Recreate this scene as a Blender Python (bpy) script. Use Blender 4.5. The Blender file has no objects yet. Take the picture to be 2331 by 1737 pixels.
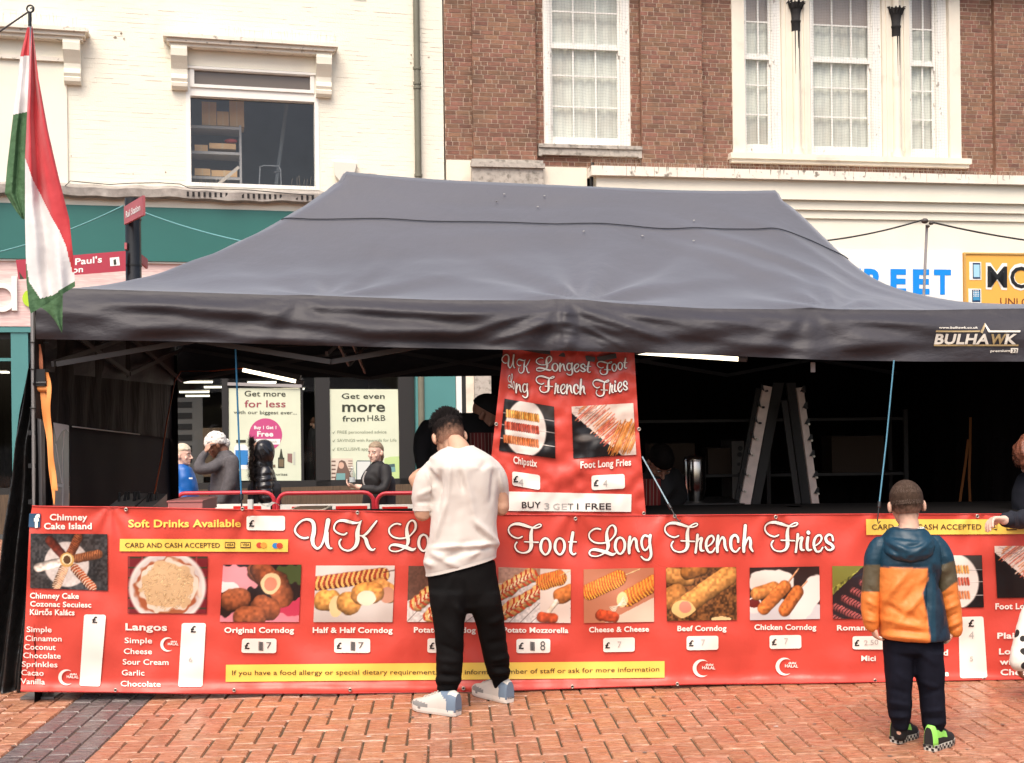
import bpy, bmesh, math, random
import numpy as np
from mathutils import Vector, Matrix, noise
random.seed(7)
rnd = random.Random(11)
D2R = math.radians
# ---------------------------------------------------------------- camera, world, sun, exposure
F, CX, HY, CAMZ, ROLL = 2700.0, 1165.5, 946.0, 1.49, 0.0125
RW, RH = 2331.0, 1737.0
sc = bpy.context.scene
cam_d = bpy.data.cameras.new('camera'); cam = bpy.data.objects.new('camera', cam_d); sc.collection.objects.link(cam)
cam_d.sensor_width = 36.0; cam_d.lens = 36.0 * F / RW
cam_d.shift_y = (HY - RH / 2) / RW
cam_d.clip_end = 400.0; cam_d.clip_start = 0.05
_r = Vector((1, 0, -ROLL)).normalized(); _u = Vector((ROLL, 0, 1)).normalized(); _f = Vector((0, 1, 0))
cam.matrix_world = Matrix(((_r.x, _u.x, -_f.x, 0), (_r.y, _u.y, -_f.y, 0), (_r.z, _u.z, -_f.z, CAMZ), (0, 0, 0, 1)))
sc.camera = cam
world = bpy.data.worlds.new('World'); sc.world = world; world.use_nodes = True
nt = world.node_tree; nt.nodes.clear()
SUN_EL, SUN_AZ = 57.0, 195.0          # azimuth clockwise from +Y
sky = nt.nodes.new('ShaderNodeTexSky'); sky.sky_type = 'NISHITA'; sky.sun_disc = False
sky.sun_elevation = D2R(SUN_EL); sky.sun_rotation = D2R(SUN_AZ); sky.air_density = 1.0; sky.dust_density = 6.0; sky.ozone_density = 1.0
bg = nt.nodes.new('ShaderNodeBackground'); bg.inputs['Strength'].default_value = 0.15
wo = nt.nodes.new('ShaderNodeOutputWorld')
nt.links.new(sky.outputs[0], bg.inputs[0]); nt.links.new(bg.outputs[0], wo.inputs[0])
sun_d = bpy.data.lights.new('sun', 'SUN'); sun_d.energy = 1.5; sun_d.angle = D2R(42); sun_d.color = (1.0, 0.93, 0.84)
sun = bpy.data.objects.new('sun', sun_d); sc.collection.objects.link(sun)
_d = Vector((math.sin(D2R(SUN_AZ)) * math.cos(D2R(SUN_EL)), math.cos(D2R(SUN_AZ)) * math.cos(D2R(SUN_EL)), math.sin(D2R(SUN_EL))))
sun.rotation_euler = _d.to_track_quat('Z', 'Y').to_euler(); sun.location = (0, -5, 20)
sc.view_settings.view_transform = 'Standard'; sc.view_settings.look = 'None'
sc.view_settings.exposure = 0.74; sc.view_settings.gamma = 1.0; sc.view_settings.use_curve_mapping = False
sc.cycles.max_bounces = 6; sc.cycles.transparent_max_bounces = 8

# ---------------------------------------------------------------- helpers
def ray(px, py):
    u = (px - CX) / F; v = (HY - py) / F
    return _r * u + _u * v + _f
CAMP = Vector((0, 0, CAMZ))
def V(*a): return Vector(a)
class Pl:
    """vertical plane Y = Y0 + k X; s along it, z up, d out towards the viewer's side"""
    def __init__(s, Y0, k, X0=0.0):
        s.Y0 = Y0 - k * X0; s.k = k
        s.T = Vector((1, k, 0)).normalized(); s.N = Vector((k, -1, 0)).normalized(); s.O = Vector((0, s.Y0, 0))
    def hit(s, px, py, d=0.0):
        r = ray(px, py); o = s.O + s.N * d
        t = (o - CAMP).dot(s.N) / r.dot(s.N)
        return CAMP + r * t
    def sz(s, px, py, d=0.0):
        p = s.hit(px, py, d) - s.O
        return p.dot(s.T), p.z
    def W(s, a, z, d=0.0): return s.O + s.T * a + Vector((0, 0, z)) + s.N * d
def gp(px, py, z=0.0):
    r = ray(px, py); t = (z - CAMZ) / r.z
    return CAMP + r * t
def at(px, py, Y):
    r = ray(px, py); return CAMP + r * (Y / r.y)
def lin(c):
    return tuple(((x / 255.0) / 12.92 if x <= 10 else (((x / 255.0) + 0.055) / 1.055) ** 2.4) for x in c)
_mats = {}
def mat(name, col, rough=0.6, metal=0.0, var=0.0, vscale=3.0, bump=0.0, bscale=60.0, spec=0.5, emit=0.0, col2=None,
        c2scale=4.0, c2lo=0.45, c2hi=0.65, coat=0.0, trans=0.0, rvar=0.0, stretch=None, attr=None, objrand=False, ior=1.45, alpha=1.0, bdist=0.01, sheen=0.0, tone=0.28):
    """procedural Principled material; col is linear rgb"""
    if name in _mats: return _mats[name]
    m = bpy.data.materials.new(name); m.use_nodes = True; t = m.node_tree; N = t.nodes; L = t.links
    b = N['Principled BSDF']
    b.inputs['Base Color'].default_value = (*col, 1); b.inputs['Roughness'].default_value = rough; b.inputs['Metallic'].default_value = metal
    b.inputs['Specular IOR Level'].default_value = spec; b.inputs['Coat Weight'].default_value = coat; b.inputs['IOR'].default_value = ior
    b.inputs['Transmission Weight'].default_value = trans; b.inputs['Alpha'].default_value = alpha
    b.inputs['Sheen Weight'].default_value = sheen
    if emit > 0:
        b.inputs['Emission Color'].default_value = (*col, 1); b.inputs['Emission Strength'].default_value = emit
    cur = None
    need = var or col2 or bump or rvar
    if need:
        g = N.new('ShaderNodeNewGeometry'); src = g.outputs['Position']
        if stretch:
            mp = N.new('ShaderNodeMapping'); mp.inputs['Scale'].default_value = stretch; L.new(src, mp.inputs[0]); src = mp.outputs[0]
    if attr:
        a = N.new('ShaderNodeAttribute'); a.attribute_name = attr; cur = a.outputs['Color']
    def noi(scale, detail=4):
        n = N.new('ShaderNodeTexNoise'); n.inputs['Scale'].default_value = scale; n.inputs['Detail'].default_value = detail
        L.new(src, n.inputs['Vector']); return n.outputs['Fac']
    if col2:
        mr = N.new('ShaderNodeMapRange'); mr.inputs[1].default_value = c2lo; mr.inputs[2].default_value = c2hi
        L.new(noi(c2scale, 6), mr.inputs[0])
        mx = N.new('ShaderNodeMix'); mx.data_type = 'RGBA'; L.new(mr.outputs[0], mx.inputs[0])
        if cur: L.new(cur, mx.inputs[6])
        else: mx.inputs[6].default_value = (*col, 1)
        mx.inputs[7].default_value = (*col2, 1); cur = mx.outputs[2]
    if objrand or var:
        hsv = N.new('ShaderNodeHueSaturation')
        if cur: L.new(cur, hsv.inputs['Color'])
        else: hsv.inputs['Color'].default_value = (*col, 1)
        fac = None
        if objrand:
            if objrand == 'attr':
                a2 = N.new('ShaderNodeAttribute'); a2.attribute_name = 'tone'; ro = a2.outputs['Fac']
            else:
                oi = N.new('ShaderNodeObjectInfo'); ro = oi.outputs['Random']
            m1 = N.new('ShaderNodeMapRange'); m1.inputs[3].default_value = 1 - tone; m1.inputs[4].default_value = 1 + tone; L.new(ro, m1.inputs[0]); fac = m1.outputs[0]
            mh = N.new('ShaderNodeMapRange'); mh.inputs[3].default_value = 0.5 - tone * .05; mh.inputs[4].default_value = 0.5 + tone * .045
            mm = N.new('ShaderNodeMath'); mm.operation = 'FRACT'; mk = N.new('ShaderNodeMath'); mk.operation = 'MULTIPLY'; mk.inputs[1].default_value = 7.31
            L.new(ro, mk.inputs[0]); L.new(mk.outputs[0], mm.inputs[0]); L.new(mm.outputs[0], mh.inputs[0]); L.new(mh.outputs[0], hsv.inputs['Hue'])
        if var:
            m2 = N.new('ShaderNodeMapRange'); m2.inputs[1].default_value = 0.25; m2.inputs[2].default_value = 0.75
            m2.inputs[3].default_value = 1 - var; m2.inputs[4].default_value = 1 + var; L.new(noi(vscale, 5), m2.inputs[0])
            if fac:
                mu = N.new('ShaderNodeMath'); mu.operation = 'MULTIPLY'; L.new(fac, mu.inputs[0]); L.new(m2.outputs[0], mu.inputs[1]); fac = mu.outputs[0]
            else: fac = m2.outputs[0]
        L.new(fac, hsv.inputs['Value']); cur = hsv.outputs[0]
    if cur: L.new(cur, b.inputs['Base Color'])
    if rvar:
        m3 = N.new('ShaderNodeMapRange'); m3.inputs[1].default_value = 0.35; m3.inputs[2].default_value = 0.65
        m3.inputs[3].default_value = max(0.02, rough - rvar); m3.inputs[4].default_value = min(1, rough + rvar); L.new(noi(vscale * 0.7 if vscale else 3), m3.inputs[0]); L.new(m3.outputs[0], b.inputs['Roughness'])
    if bump:
        bp = N.new('ShaderNodeBump'); bp.inputs['Strength'].default_value = bump; bp.inputs['Distance'].default_value = bdist
        L.new(noi(bscale, 5), bp.inputs['Height']); L.new(bp.outputs[0], b.inputs['Normal'])
    _mats[name] = m; return m

ORG = {}
def org(o): return ORG.get(o.name, Vector((0, 0, 0)))
class MB:
    """collects faces, then build() links them as ONE mesh object"""
    def __init__(s): s.v = []; s.f = []; s.m = []; s.sm = []; s.col = None; s.tone = []
    def quad(s, a, b, c, d, m=0): n = len(s.v); s.v += [a, b, c, d]; s.f.append((n, n + 1, n + 2, n + 3)); s.m.append(m); s.sm.append(False); return s
    def poly(s, pts, m=0): n = len(s.v); s.v += list(pts); s.f.append(tuple(range(n, n + len(pts)))); s.m.append(m); s.sm.append(False); return s
    def hexa(s, p, m=0):
        """p: 8 corners, bottom ring then top ring"""
        n = len(s.v); s.v += list(p)
        for q in ((3, 2, 1, 0), (4, 5, 6, 7), (0, 1, 5, 4), (1, 2, 6, 5), (2, 3, 7, 6), (3, 0, 4, 7)):
            s.f.append(tuple(n + i for i in q)); s.m.append(m); s.sm.append(False)
        return s
    def pbox(s, pl, s0, s1, z0, z1, d0, d1, m=0):
        return s.hexa([pl.W(s0, z0, d1), pl.W(s1, z0, d1), pl.W(s1, z0, d0), pl.W(s0, z0, d0),
                       pl.W(s0, z1, d1), pl.W(s1, z1, d1), pl.W(s1, z1, d0), pl.W(s0, z1, d0)], m)
    def box(s, x0, x1, y0, y1, z0, z1, m=0):
        return s.hexa([V(x0, y0, z0), V(x1, y0, z0), V(x1, y1, z0), V(x0, y1, z0), V(x0, y0, z1), V(x1, y0, z1), V(x1, y1, z1), V(x0, y1, z1)], m)
    def bar(s, a, b, w, h, up=Vector((0, 0, 1)), m=0):
        """rectangular bar from a to b, w across, h along up"""
        d = (b - a).normalized(); x = d.cross(up)
        if x.length < 1e-4: x = d.cross(Vector((0, 1, 0)))
        x.normalize(); u = x.cross(d).normalized(); x = x * w / 2; u = u * h / 2
        return s.hexa([a - x - u, a + x - u, b + x - u, b - x - u, a - x + u, a + x + u, b + x + u, b - x + u], m)
    def tube(s, pts, r, n=8, m=0, cap=True):
        rs = r if isinstance(r, (list, tuple)) else [r] * len(pts)
        base = len(s.v); up = Vector((0, 0, 1)); px = None
        for i, p in enumerate(pts):
            d = (pts[min(i + 1, len(pts) - 1)] - pts[max(i - 1, 0)]).normalized()
            x = px - d * px.dot(d) if px is not None else d.cross(up)
            if x.length < 1e-4: x = d.cross(Vector((0, 1, 0)))
            x.normalize(); y = d.cross(x); px = x
            for k in range(n):
                a = 2 * math.pi * k / n; s.v.append(p + (x * math.cos(a) + y * math.sin(a)) * rs[i])
        for i in range(len(pts) - 1):
            for k in range(n):
                a = base + i * n + k; b = base + i * n + (k + 1) % n
                s.f.append((a, b, b + n, a + n)); s.m.append(m); s.sm.append(True)
        if cap:
            s.poly([s.v[base + k] for k in reversed(range(n))], m); s.poly([s.v[base + (len(pts) - 1) * n + k] for k in range(n)], m)
        return s
    def grid(s, fn, nu, nv, m=0, smooth=True, flip=False):
        base = len(s.v)
        for j in range(nv + 1):
            for i in range(nu + 1): s.v.append(fn(i / nu, j / nv))
        for j in range(nv):
            for i in range(nu):
                a = base + j * (nu + 1) + i; q = (a, a + 1, a + nu + 2, a + nu + 1)
                s.f.append(q[::-1] if flip else q); s.m.append(m); s.sm.append(smooth)
        return s
    def loft(s, rings, m=0, cap=True, smooth=True, weld=False):
        base = len(s.v); n = len(rings[0])
        for r in rings: s.v += list(r)
        for i in range(len(rings) - 1):
            for k in range(n):
                a = base + i * n + k; b = base + i * n + (k + 1) % n
                s.f.append((a, b, b + n, a + n)); s.m.append(m); s.sm.append(smooth)
        if cap:
            if weld:
                s.f.append(tuple(base + k for k in reversed(range(n)))); s.f.append(tuple(base + (len(rings) - 1) * n + k for k in range(n))); s.m += [m, m]; s.sm += [smooth, smooth]
            else: s.poly([s.v[base + k] for k in reversed(range(n))], m); s.poly([s.v[base + (len(rings) - 1) * n + k] for k in range(n)], m)
        return s
    def ball(s, c, r, n=10, m=0, sc=(1, 1, 1)):
        rings = []
        for i in range(1, n):
            a = math.pi * i / n - math.pi / 2
            rings.append([c + Vector((math.cos(a) * math.cos(2 * math.pi * k / (2 * n)) * r * sc[0], math.cos(a) * math.sin(2 * math.pi * k / (2 * n)) * r * sc[1], math.sin(a) * r * sc[2])) for k in range(2 * n)])
        return s.loft(rings, m, weld=True)
    def build(s, name, mats, parent=None, smooth=None, loc=None, **props):
        if not isinstance(mats, (list, tuple)): mats = [mats]
        if parent is not None: o0 = org(parent)
        elif loc is not None: o0 = Vector(loc)
        else:
            vs = s.v
            o0 = Vector(((min(p.x for p in vs) + max(p.x for p in vs)) / 2, (min(p.y for p in vs) + max(p.y for p in vs)) / 2, min(p.z for p in vs)))
        me = bpy.data.meshes.new(name)
        me.from_pydata([tuple(p - o0) for p in s.v], [], s.f)
        for mm in mats: me.materials.append(mm)
        me.polygons.foreach_set('material_index', s.m)
        sm = s.sm if smooth is None else [smooth] * len(s.f)
        me.polygons.foreach_set('use_smooth', sm)
        if s.tone:
            a = me.attributes.new('tone', 'FLOAT', 'FACE'); a.data.foreach_set('value', s.tone)
        if s.col is not None:
            a = me.attributes.new('print', 'FLOAT_COLOR', 'POINT'); a.data.foreach_set('color', np.asarray(s.col, dtype=np.float32).ravel())
        me.update()
        return link(name, me, parent, o0, **props)
def link(name, me, parent, o0, **props):
    o = bpy.data.objects.new(name, me); sc.collection.objects.link(o)
    if parent is not None: o.parent = parent; ORG[o.name] = o0
    else: o.location = o0; ORG[o.name] = o0
    for k, v in props.items(): o[k] = v
    return o
def thing(name, loc, label, category, group=None):
    o = bpy.data.objects.new(name, None); o.empty_display_size = 0.1; sc.collection.objects.link(o)
    o.location = loc; ORG[o.name] = Vector(loc); o['label'] = label; o['category'] = category
    if group: o['group'] = group
    return o
def inst(name, me, parent, wpos, rotz=0.0, scale=None):
    """a piece sharing mesh data, child of parent"""
    o = bpy.data.objects.new(name, me); sc.collection.objects.link(o); o.parent = parent
    o.location = Vector(wpos) - org(parent); o.rotation_euler = (0, 0, rotz)
    if scale: o.scale = scale
    ORG[o.name] = Vector(wpos); return o
# temporary scene for evaluating modifiers / text
_tmp = bpy.data.scenes.new('tmp_eval')
def evaluated(obs):
    for o in obs: _tmp.collection.objects.link(o)
    vl = _tmp.view_layers[0]; vl.update(); dg = vl.depsgraph
    out = []
    for o in obs:
        out.append(bpy.data.meshes.new_from_object(o.evaluated_get(dg), depsgraph=dg))
    for o in obs: bpy.data.objects.remove(o)
    return out
def cr(pts, sub=6):
    """Catmull-Rom through tuples"""
    out = []; P = [pts[0]] + list(pts) + [pts[-1]]
    for i in range(1, len(P) - 2):
        p0, p1, p2, p3 = (np.array(P[i + q], dtype=float) for q in (-1, 0, 1, 2))
        for j in range(sub):
            t = j / sub
            out.append(0.5 * ((2 * p1) + (-p0 + p2) * t + (2 * p0 - 5 * p1 + 4 * p2 - p3) * t * t + (-p0 + 3 * p1 - 3 * p2 + p3) * t ** 3))
    out.append(np.array(pts[-1], dtype=float)); return out
def interp(pts, x):
    if x <= pts[0][0]: return pts[0][1]
    for (a, b), (c, d) in zip(pts, pts[1:]):
        if x <= c: return b + (d - b) * (x - a) / (c - a)
    return pts[-1][1]
TXT = {}
def prep_text(items):
    obs = []
    for s, bold in items:
        cu = bpy.data.curves.new('t', 'FONT'); cu.body = s; cu.offset = bold; cu.resolution_u = 3; cu.size = 1.0
        if bold > 0.001: cu.space_character = 1.0 + bold * 1.6
        obs.append(bpy.data.objects.new('t', cu))
    for (s, bold), me in zip(items, evaluated(obs)):
        vs = [(v.co.x, v.co.y) for v in me.vertices]; fs = [tuple(p.vertices) for p in me.polygons]
        x0 = min(v[0] for v in vs); x1 = max(v[0] for v in vs)
        TXT[(s, bold)] = ([((x - x0) / (x1 - x0), y / 0.73) for x, y in vs], fs, (x1 - x0) / 0.73)
        bpy.data.meshes.remove(me)
def put_text(mb, s, bold, fn, base, cap, m=0, slant=0.0):
    """base: [(px,py),...] baseline polyline; cap: cap height px; fn(px,py)->world"""
    if (s, bold) not in TXT: prep_text([(s, bold)])
    vs, fs, _ = TXT[(s, bold)]; n = len(mb.v); x0 = base[0][0]; x1 = base[-1][0]
    for u, h in vs:
        px = x0 + (x1 - x0) * u; mb.v.append(fn(px + slant * h * cap, interp(base, px) - h * cap))
    for f in fs: mb.f.append(tuple(n + i for i in f)); mb.m.append(m); mb.sm.append(False)
    return mb
# ---------------------------------------------------------------- setting: ground, paving
WP = Pl(20.05, 0.253, -1.15); BP = Pl(20.25, 0.172)
M_joint = mat('paving_joint', (0.075, 0.052, 0.028), 0.9, var=0.3, vscale=8)
M_asph = mat('asphalt', (0.05, 0.048, 0.046), 0.85, var=0.2, vscale=4, bump=0.3, bscale=120)
def paver_mat(name, c, c2, orand):
    return mat(name, c, 0.33, var=0.3, vscale=17, bump=0.7, bscale=30, stretch=(1.0, 3.2, 1.0), col2=c2, c2scale=15, c2lo=0.48, c2hi=0.66, rvar=0.2, objrand=orand, bdist=0.006, tone=.09)
M_pav = paver_mat('clay_paver', (0.335, 0.14, 0.076), (0.43, 0.23, 0.145), 'obj')
M_pavS = paver_mat('clay_paver_mass', (0.335, 0.14, 0.076), (0.43, 0.23, 0.145), 'attr')
M_gp = paver_mat('grey_paver', (0.115, 0.09, 0.088), (0.16, 0.14, 0.125), 'obj')
M_gpS = paver_mat('grey_paver_mass', (0.115, 0.09, 0.088), (0.16, 0.14, 0.125), 'attr')
def zfall(y):                                   # the street falls a little behind the stall
    return -0.22 * min(1, max(0, (y - 9.7) / 2.0))
mb = MB()
for j in range(60):
    y0, y1 = -40 + j * 1.0, -39 + j * 1.0
    mb.quad(V(-60, y0, zfall(y0) - 0.03), V(60, y0, zfall(y0) - 0.03), V(60, y1, zfall(y1) - 0.03), V(-60, y1, zfall(y1) - 0.03))
mb.box(-60, 60, 20, 160, -0.6, -0.26)
ground = mb.build('ground', M_asph, loc=(0, 0, 0), kind='structure')
TH = 0.055; ct, st = math.cos(TH), math.sin(TH)
def pw(u, v, z=0): return V(u * ct - v * st, u * st + v * ct, z)      # local (u right, v away) -> world
def pl_(p): return (p.x * ct + p.y * st, -p.x * st + p.y * ct)
a1 = pl_(gp(338, 1599)); a2 = pl_(gp(202, 1736)); b1 = pl_(gp(161, 1597)); b2 = pl_(gp(4, 1722))
SR = round((a1[0] + a2[0]) / 2, 1); SL = round(SR - 0.4, 1)
U0, U1, V0, V1 = -7.0, 7.0, 3.6, 17.6
mb = MB()
for j in range(20):
    y0 = V0 + (V1 - V0) * j / 20; y1 = V0 + (V1 - V0) * (j + 1) / 20
    for i in range(24):
        u0, u1 = U0 + (U1 - U0) * i / 24, U0 + (U1 - U0) * (i + 1) / 24
        a, b, c, d = pw(u0, y0), pw(u1, y0), pw(u1, y1), pw(u0, y1)
        for p in (a, b, c, d): p.z = zfall(p.y) - 0.008 - (0.006 if 9.4 < p.y < 12.2 else 0)
        mb.quad(a, b, c, d)
pavement = mb.build('pavement', M_joint, loc=(0, 0, 0), kind='structure')
bricks = []
G = 0.1
for a in range(int(U0 / G), int(U1 / G)):
    for b in range(int(V0 / G), int(V1 / G)):
        u, v = a * G, b * G
        if SL - 1e-6 <= u < SR - 1e-6: continue
        c = (a - b) % 4
        ins = lambda uu: SL - 1e-6 <= uu < SR - 1e-6
        if c == 0: bricks.append((u, v, G if ins(u + G) else 2 * G, G, 0))
        elif c == 1 and ins(u - G): bricks.append((u, v, G, G, 0))
        elif c == 3: bricks.append((u, v, G, 2 * G, 0))
for k in range(4):
    v = V0 - 0.2 + (0.1 if k % 2 else 0)
    while v < V1: bricks.append((SL + k * G, v, G, 2 * G, 1)); v += 2 * G
def paver_mesh(w, l, m):
    g = 0.0028; x0, x1, y0, y1, h, e = g, w - g, g, l - g, 0.0, 0.005
    q = [V(x0, y0, -0.01), V(x1, y0, -0.01), V(x1, y1, -0.01), V(x0, y1, -0.01), V(x0 + e, y0 + e, h), V(x1 - e, y0 + e, h), V(x1 - e, y1 - e, h), V(x0 + e, y1 - e, h)]
    me = bpy.data.meshes.new('paver'); me.from_pydata([tuple(p) for p in q], [], [(4, 5, 6, 7), (0, 1, 5, 4), (1, 2, 6, 5), (2, 3, 7, 6), (3, 0, 4, 7)])
    me.materials.append(m); return me, q
pm = {}
for w, l in ((1, 1), (2, 1), (1, 2)):
    pm[(w, l, 0)] = paver_mesh(w * G, l * G, M_pav); pm[(w, l, 1)] = paver_mesh(w * G, l * G, M_gp)
def inview(p, mg=30):
    d = p - CAMP
    if d.y < 0.3: return False
    v = d.z / d.y; u = d.x / d.y; px = CX + F * (u - ROLL * v); py = HY - F * (v + ROLL * u)
    return -mg < px < RW + mg and -mg < py < RH + mg
def ckey(b):
    p = pw(b[0] + b[2] / 2, b[1] + b[3] / 2); return (0 if (inview(p) and p.y < 6.7) else 1, p.length)
bricks.sort(key=ckey)
mbs = MB(); mbs.tone = []
for i, (u, v, w, l, g) in enumerate(bricks):
    k = (round(w / G), round(l / G), g); z = rnd.uniform(-0.0022, 0.0022); p = pw(u, v)
    p.z = zfall(p.y) + z
    if i < 300:
        o = inst('paver', pm[k][0], pavement, p, TH + rnd.uniform(-.012, .012)); o.rotation_euler.x = rnd.uniform(-.008, .008)
        if g: o['label'] = 'dark grey-purple paver of the band'
    else:
        q = pm[k][1]; n = len(mbs.v)
        for t in q: mbs.v.append(pw(u + t.x, v + t.y, p.z + t.z))
        for f in ((4, 5, 6, 7), (0, 1, 5, 4), (1, 2, 6, 5), (2, 3, 7, 6), (3, 0, 4, 7)): mbs.f.append(tuple(n + t for t in f)); mbs.m.append(g); mbs.sm.append(False); mbs.tone.append(0.0)
        tn = rnd.random(); mbs.tone[-5:] = [tn] * 5
mbs.build('paver_mass', [M_pavS, M_gpS], pavement, kind='stuff')

# ---------------------------------------------------------------- buildings
def R(pl, x0, y0, x1, y1, d=0.0):
    xm, ym = (x0 + x1) / 2, (y0 + y1) / 2
    return pl.sz(x0, ym, d)[0], pl.sz(x1, ym, d)[0], pl.sz(xm, y1, d)[1], pl.sz(xm, y0, d)[1]
M_cream = mat('cream_paint', (0.80, 0.755, 0.63), 0.7, var=0.04, vscale=1.2, bump=0.25, bscale=45, col2=(0.66, 0.60, 0.50), c2scale=1.1, c2lo=0.60, c2hi=0.9)
M_creamD = mat('weathered_cream_paint', (0.76, 0.70, 0.60), 0.75, var=0.08, vscale=3, bump=0.4, bscale=30, col2=(0.22, 0.19, 0.15), c2scale=9, c2lo=0.60, c2hi=0.72)
M_stone = mat('pale_stone', (0.76, 0.69, 0.57), 0.75, var=0.06, vscale=2, bump=0.25, bscale=40, col2=(0.5, 0.42, 0.35), c2scale=2.2, c2lo=0.58, c2hi=0.85)
M_stoneG = mat('grey_rough_stone', (0.42, 0.38, 0.33), 0.85, var=0.15, vscale=12, bump=0.5, bscale=50, col2=(0.2, 0.18, 0.15), c2scale=14, c2lo=0.5, c2hi=0.7)
M_white = mat('white_gloss_paint', (0.80, 0.78, 0.72), 0.45, var=0.04, vscale=6)
M_whiteP = mat('peeling_white_paint', (0.80, 0.78, 0.72), 0.55, var=0.05, vscale=6, bump=0.5, bscale=45, col2=(0.36, 0.32, 0.27), c2scale=16, c2lo=0.63, c2hi=0.72, stretch=(1, 1, 0.45))
M_mortar = mat('mortar', (0.45, 0.35, 0.27), 0.9, var=0.15, vscale=6)
BRC, BRC2 = (0.215, 0.107, 0.069), (0.15, 0.086, 0.057)
def brick_mat(n, o): return mat(n, BRC, 0.85, var=0.22, vscale=16, bump=0.5, bscale=60, col2=BRC2, c2scale=2.2, c2lo=0.5, c2hi=0.75, objrand=o, tone=.24)
M_brick = brick_mat('red_brick', 'obj'); M_brickS = brick_mat('red_brick_mass', 'attr')
M_soot = mat('soot', (0.022, 0.02, 0.02), 0.9, var=0.3, vscale=10)
M_black = mat('black_metal', (0.012, 0.012, 0.013), 0.4)
M_dark = mat('dark_interior', (0.018, 0.016, 0.016), 0.8)
M_teal = mat('teal_paint', (0.028, 0.135, 0.118), 0.35, var=0.06, vscale=1.5)
M_tealL = mat('light_teal_paint', (0.075, 0.23, 0.225), 0.4, var=0.06, vscale=1.5)
M_lead = mat('lead_flashing', (0.30, 0.27, 0.24), 0.7, var=0.3, vscale=8, bump=0.6, bscale=20)
M_spike = mat('bird_spike_steel', (0.38, 0.33, 0.27), 0.5)
M_net = mat('bird_net', (0.20, 0.20, 0.18), 0.8)
M_pipe = mat('olive_drainpipe', (0.15, 0.145, 0.105), 0.5, var=0.1, vscale=5)
M_wood = mat('brown_wood', (0.10, 0.062, 0.036), 0.6, var=0.3, vscale=8, stretch=(6, 6, 0.7))
def glass(name, tint, refl=1.0):
    m = bpy.data.materials.new(name); m.use_nodes = True; t = m.node_tree; N = t.nodes; N.clear(); L = t.links
    fr = N.new('ShaderNodeLayerWeight'); fr.inputs[0].default_value = .5; pw_ = N.new('ShaderNodeMath'); pw_.operation = 'POWER'; pw_.inputs[1].default_value = 3.5; L.new(fr.outputs['Facing'], pw_.inputs[0])
    mu = N.new('ShaderNodeMath'); mu.operation = 'MULTIPLY_ADD'; mu.inputs[1].default_value = .8 * refl; mu.inputs[2].default_value = .05 * refl; L.new(pw_.outputs[0], mu.inputs[0])
    tr = N.new('ShaderNodeBsdfTransparent'); tr.inputs[0].default_value = (*tint, 1)
    gl = N.new('ShaderNodeBsdfGlossy'); gl.inputs['Roughness'].default_value = 0.03; gl.inputs['Color'].default_value = (1, 1, 1, 1)
    mx = N.new('ShaderNodeMixShader'); o = N.new('ShaderNodeOutputMaterial')
    L.new(mu.outputs[0], mx.inputs[0]); L.new(tr.outputs[0], mx.inputs[1]); L.new(gl.outputs[0], mx.inputs[2]); L.new(mx.outputs[0], o.inputs[0]); return m
M_glass = glass('window_glass', (0.96, 0.98, 0.98)); M_glassS = glass('shop_glass', (0.85, 0.88, 0.86), 0.5)
M_curtain = mat('pale_blind', (0.66, 0.66, 0.58), 0.8, var=0.12, vscale=1.3, col2=(.50, .45, .38), c2scale=1.1, c2lo=.45, c2hi=.75)
M_blind2 = mat('brown_blind', (0.42, 0.34, 0.29), 0.8, var=0.05, vscale=2)

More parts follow.
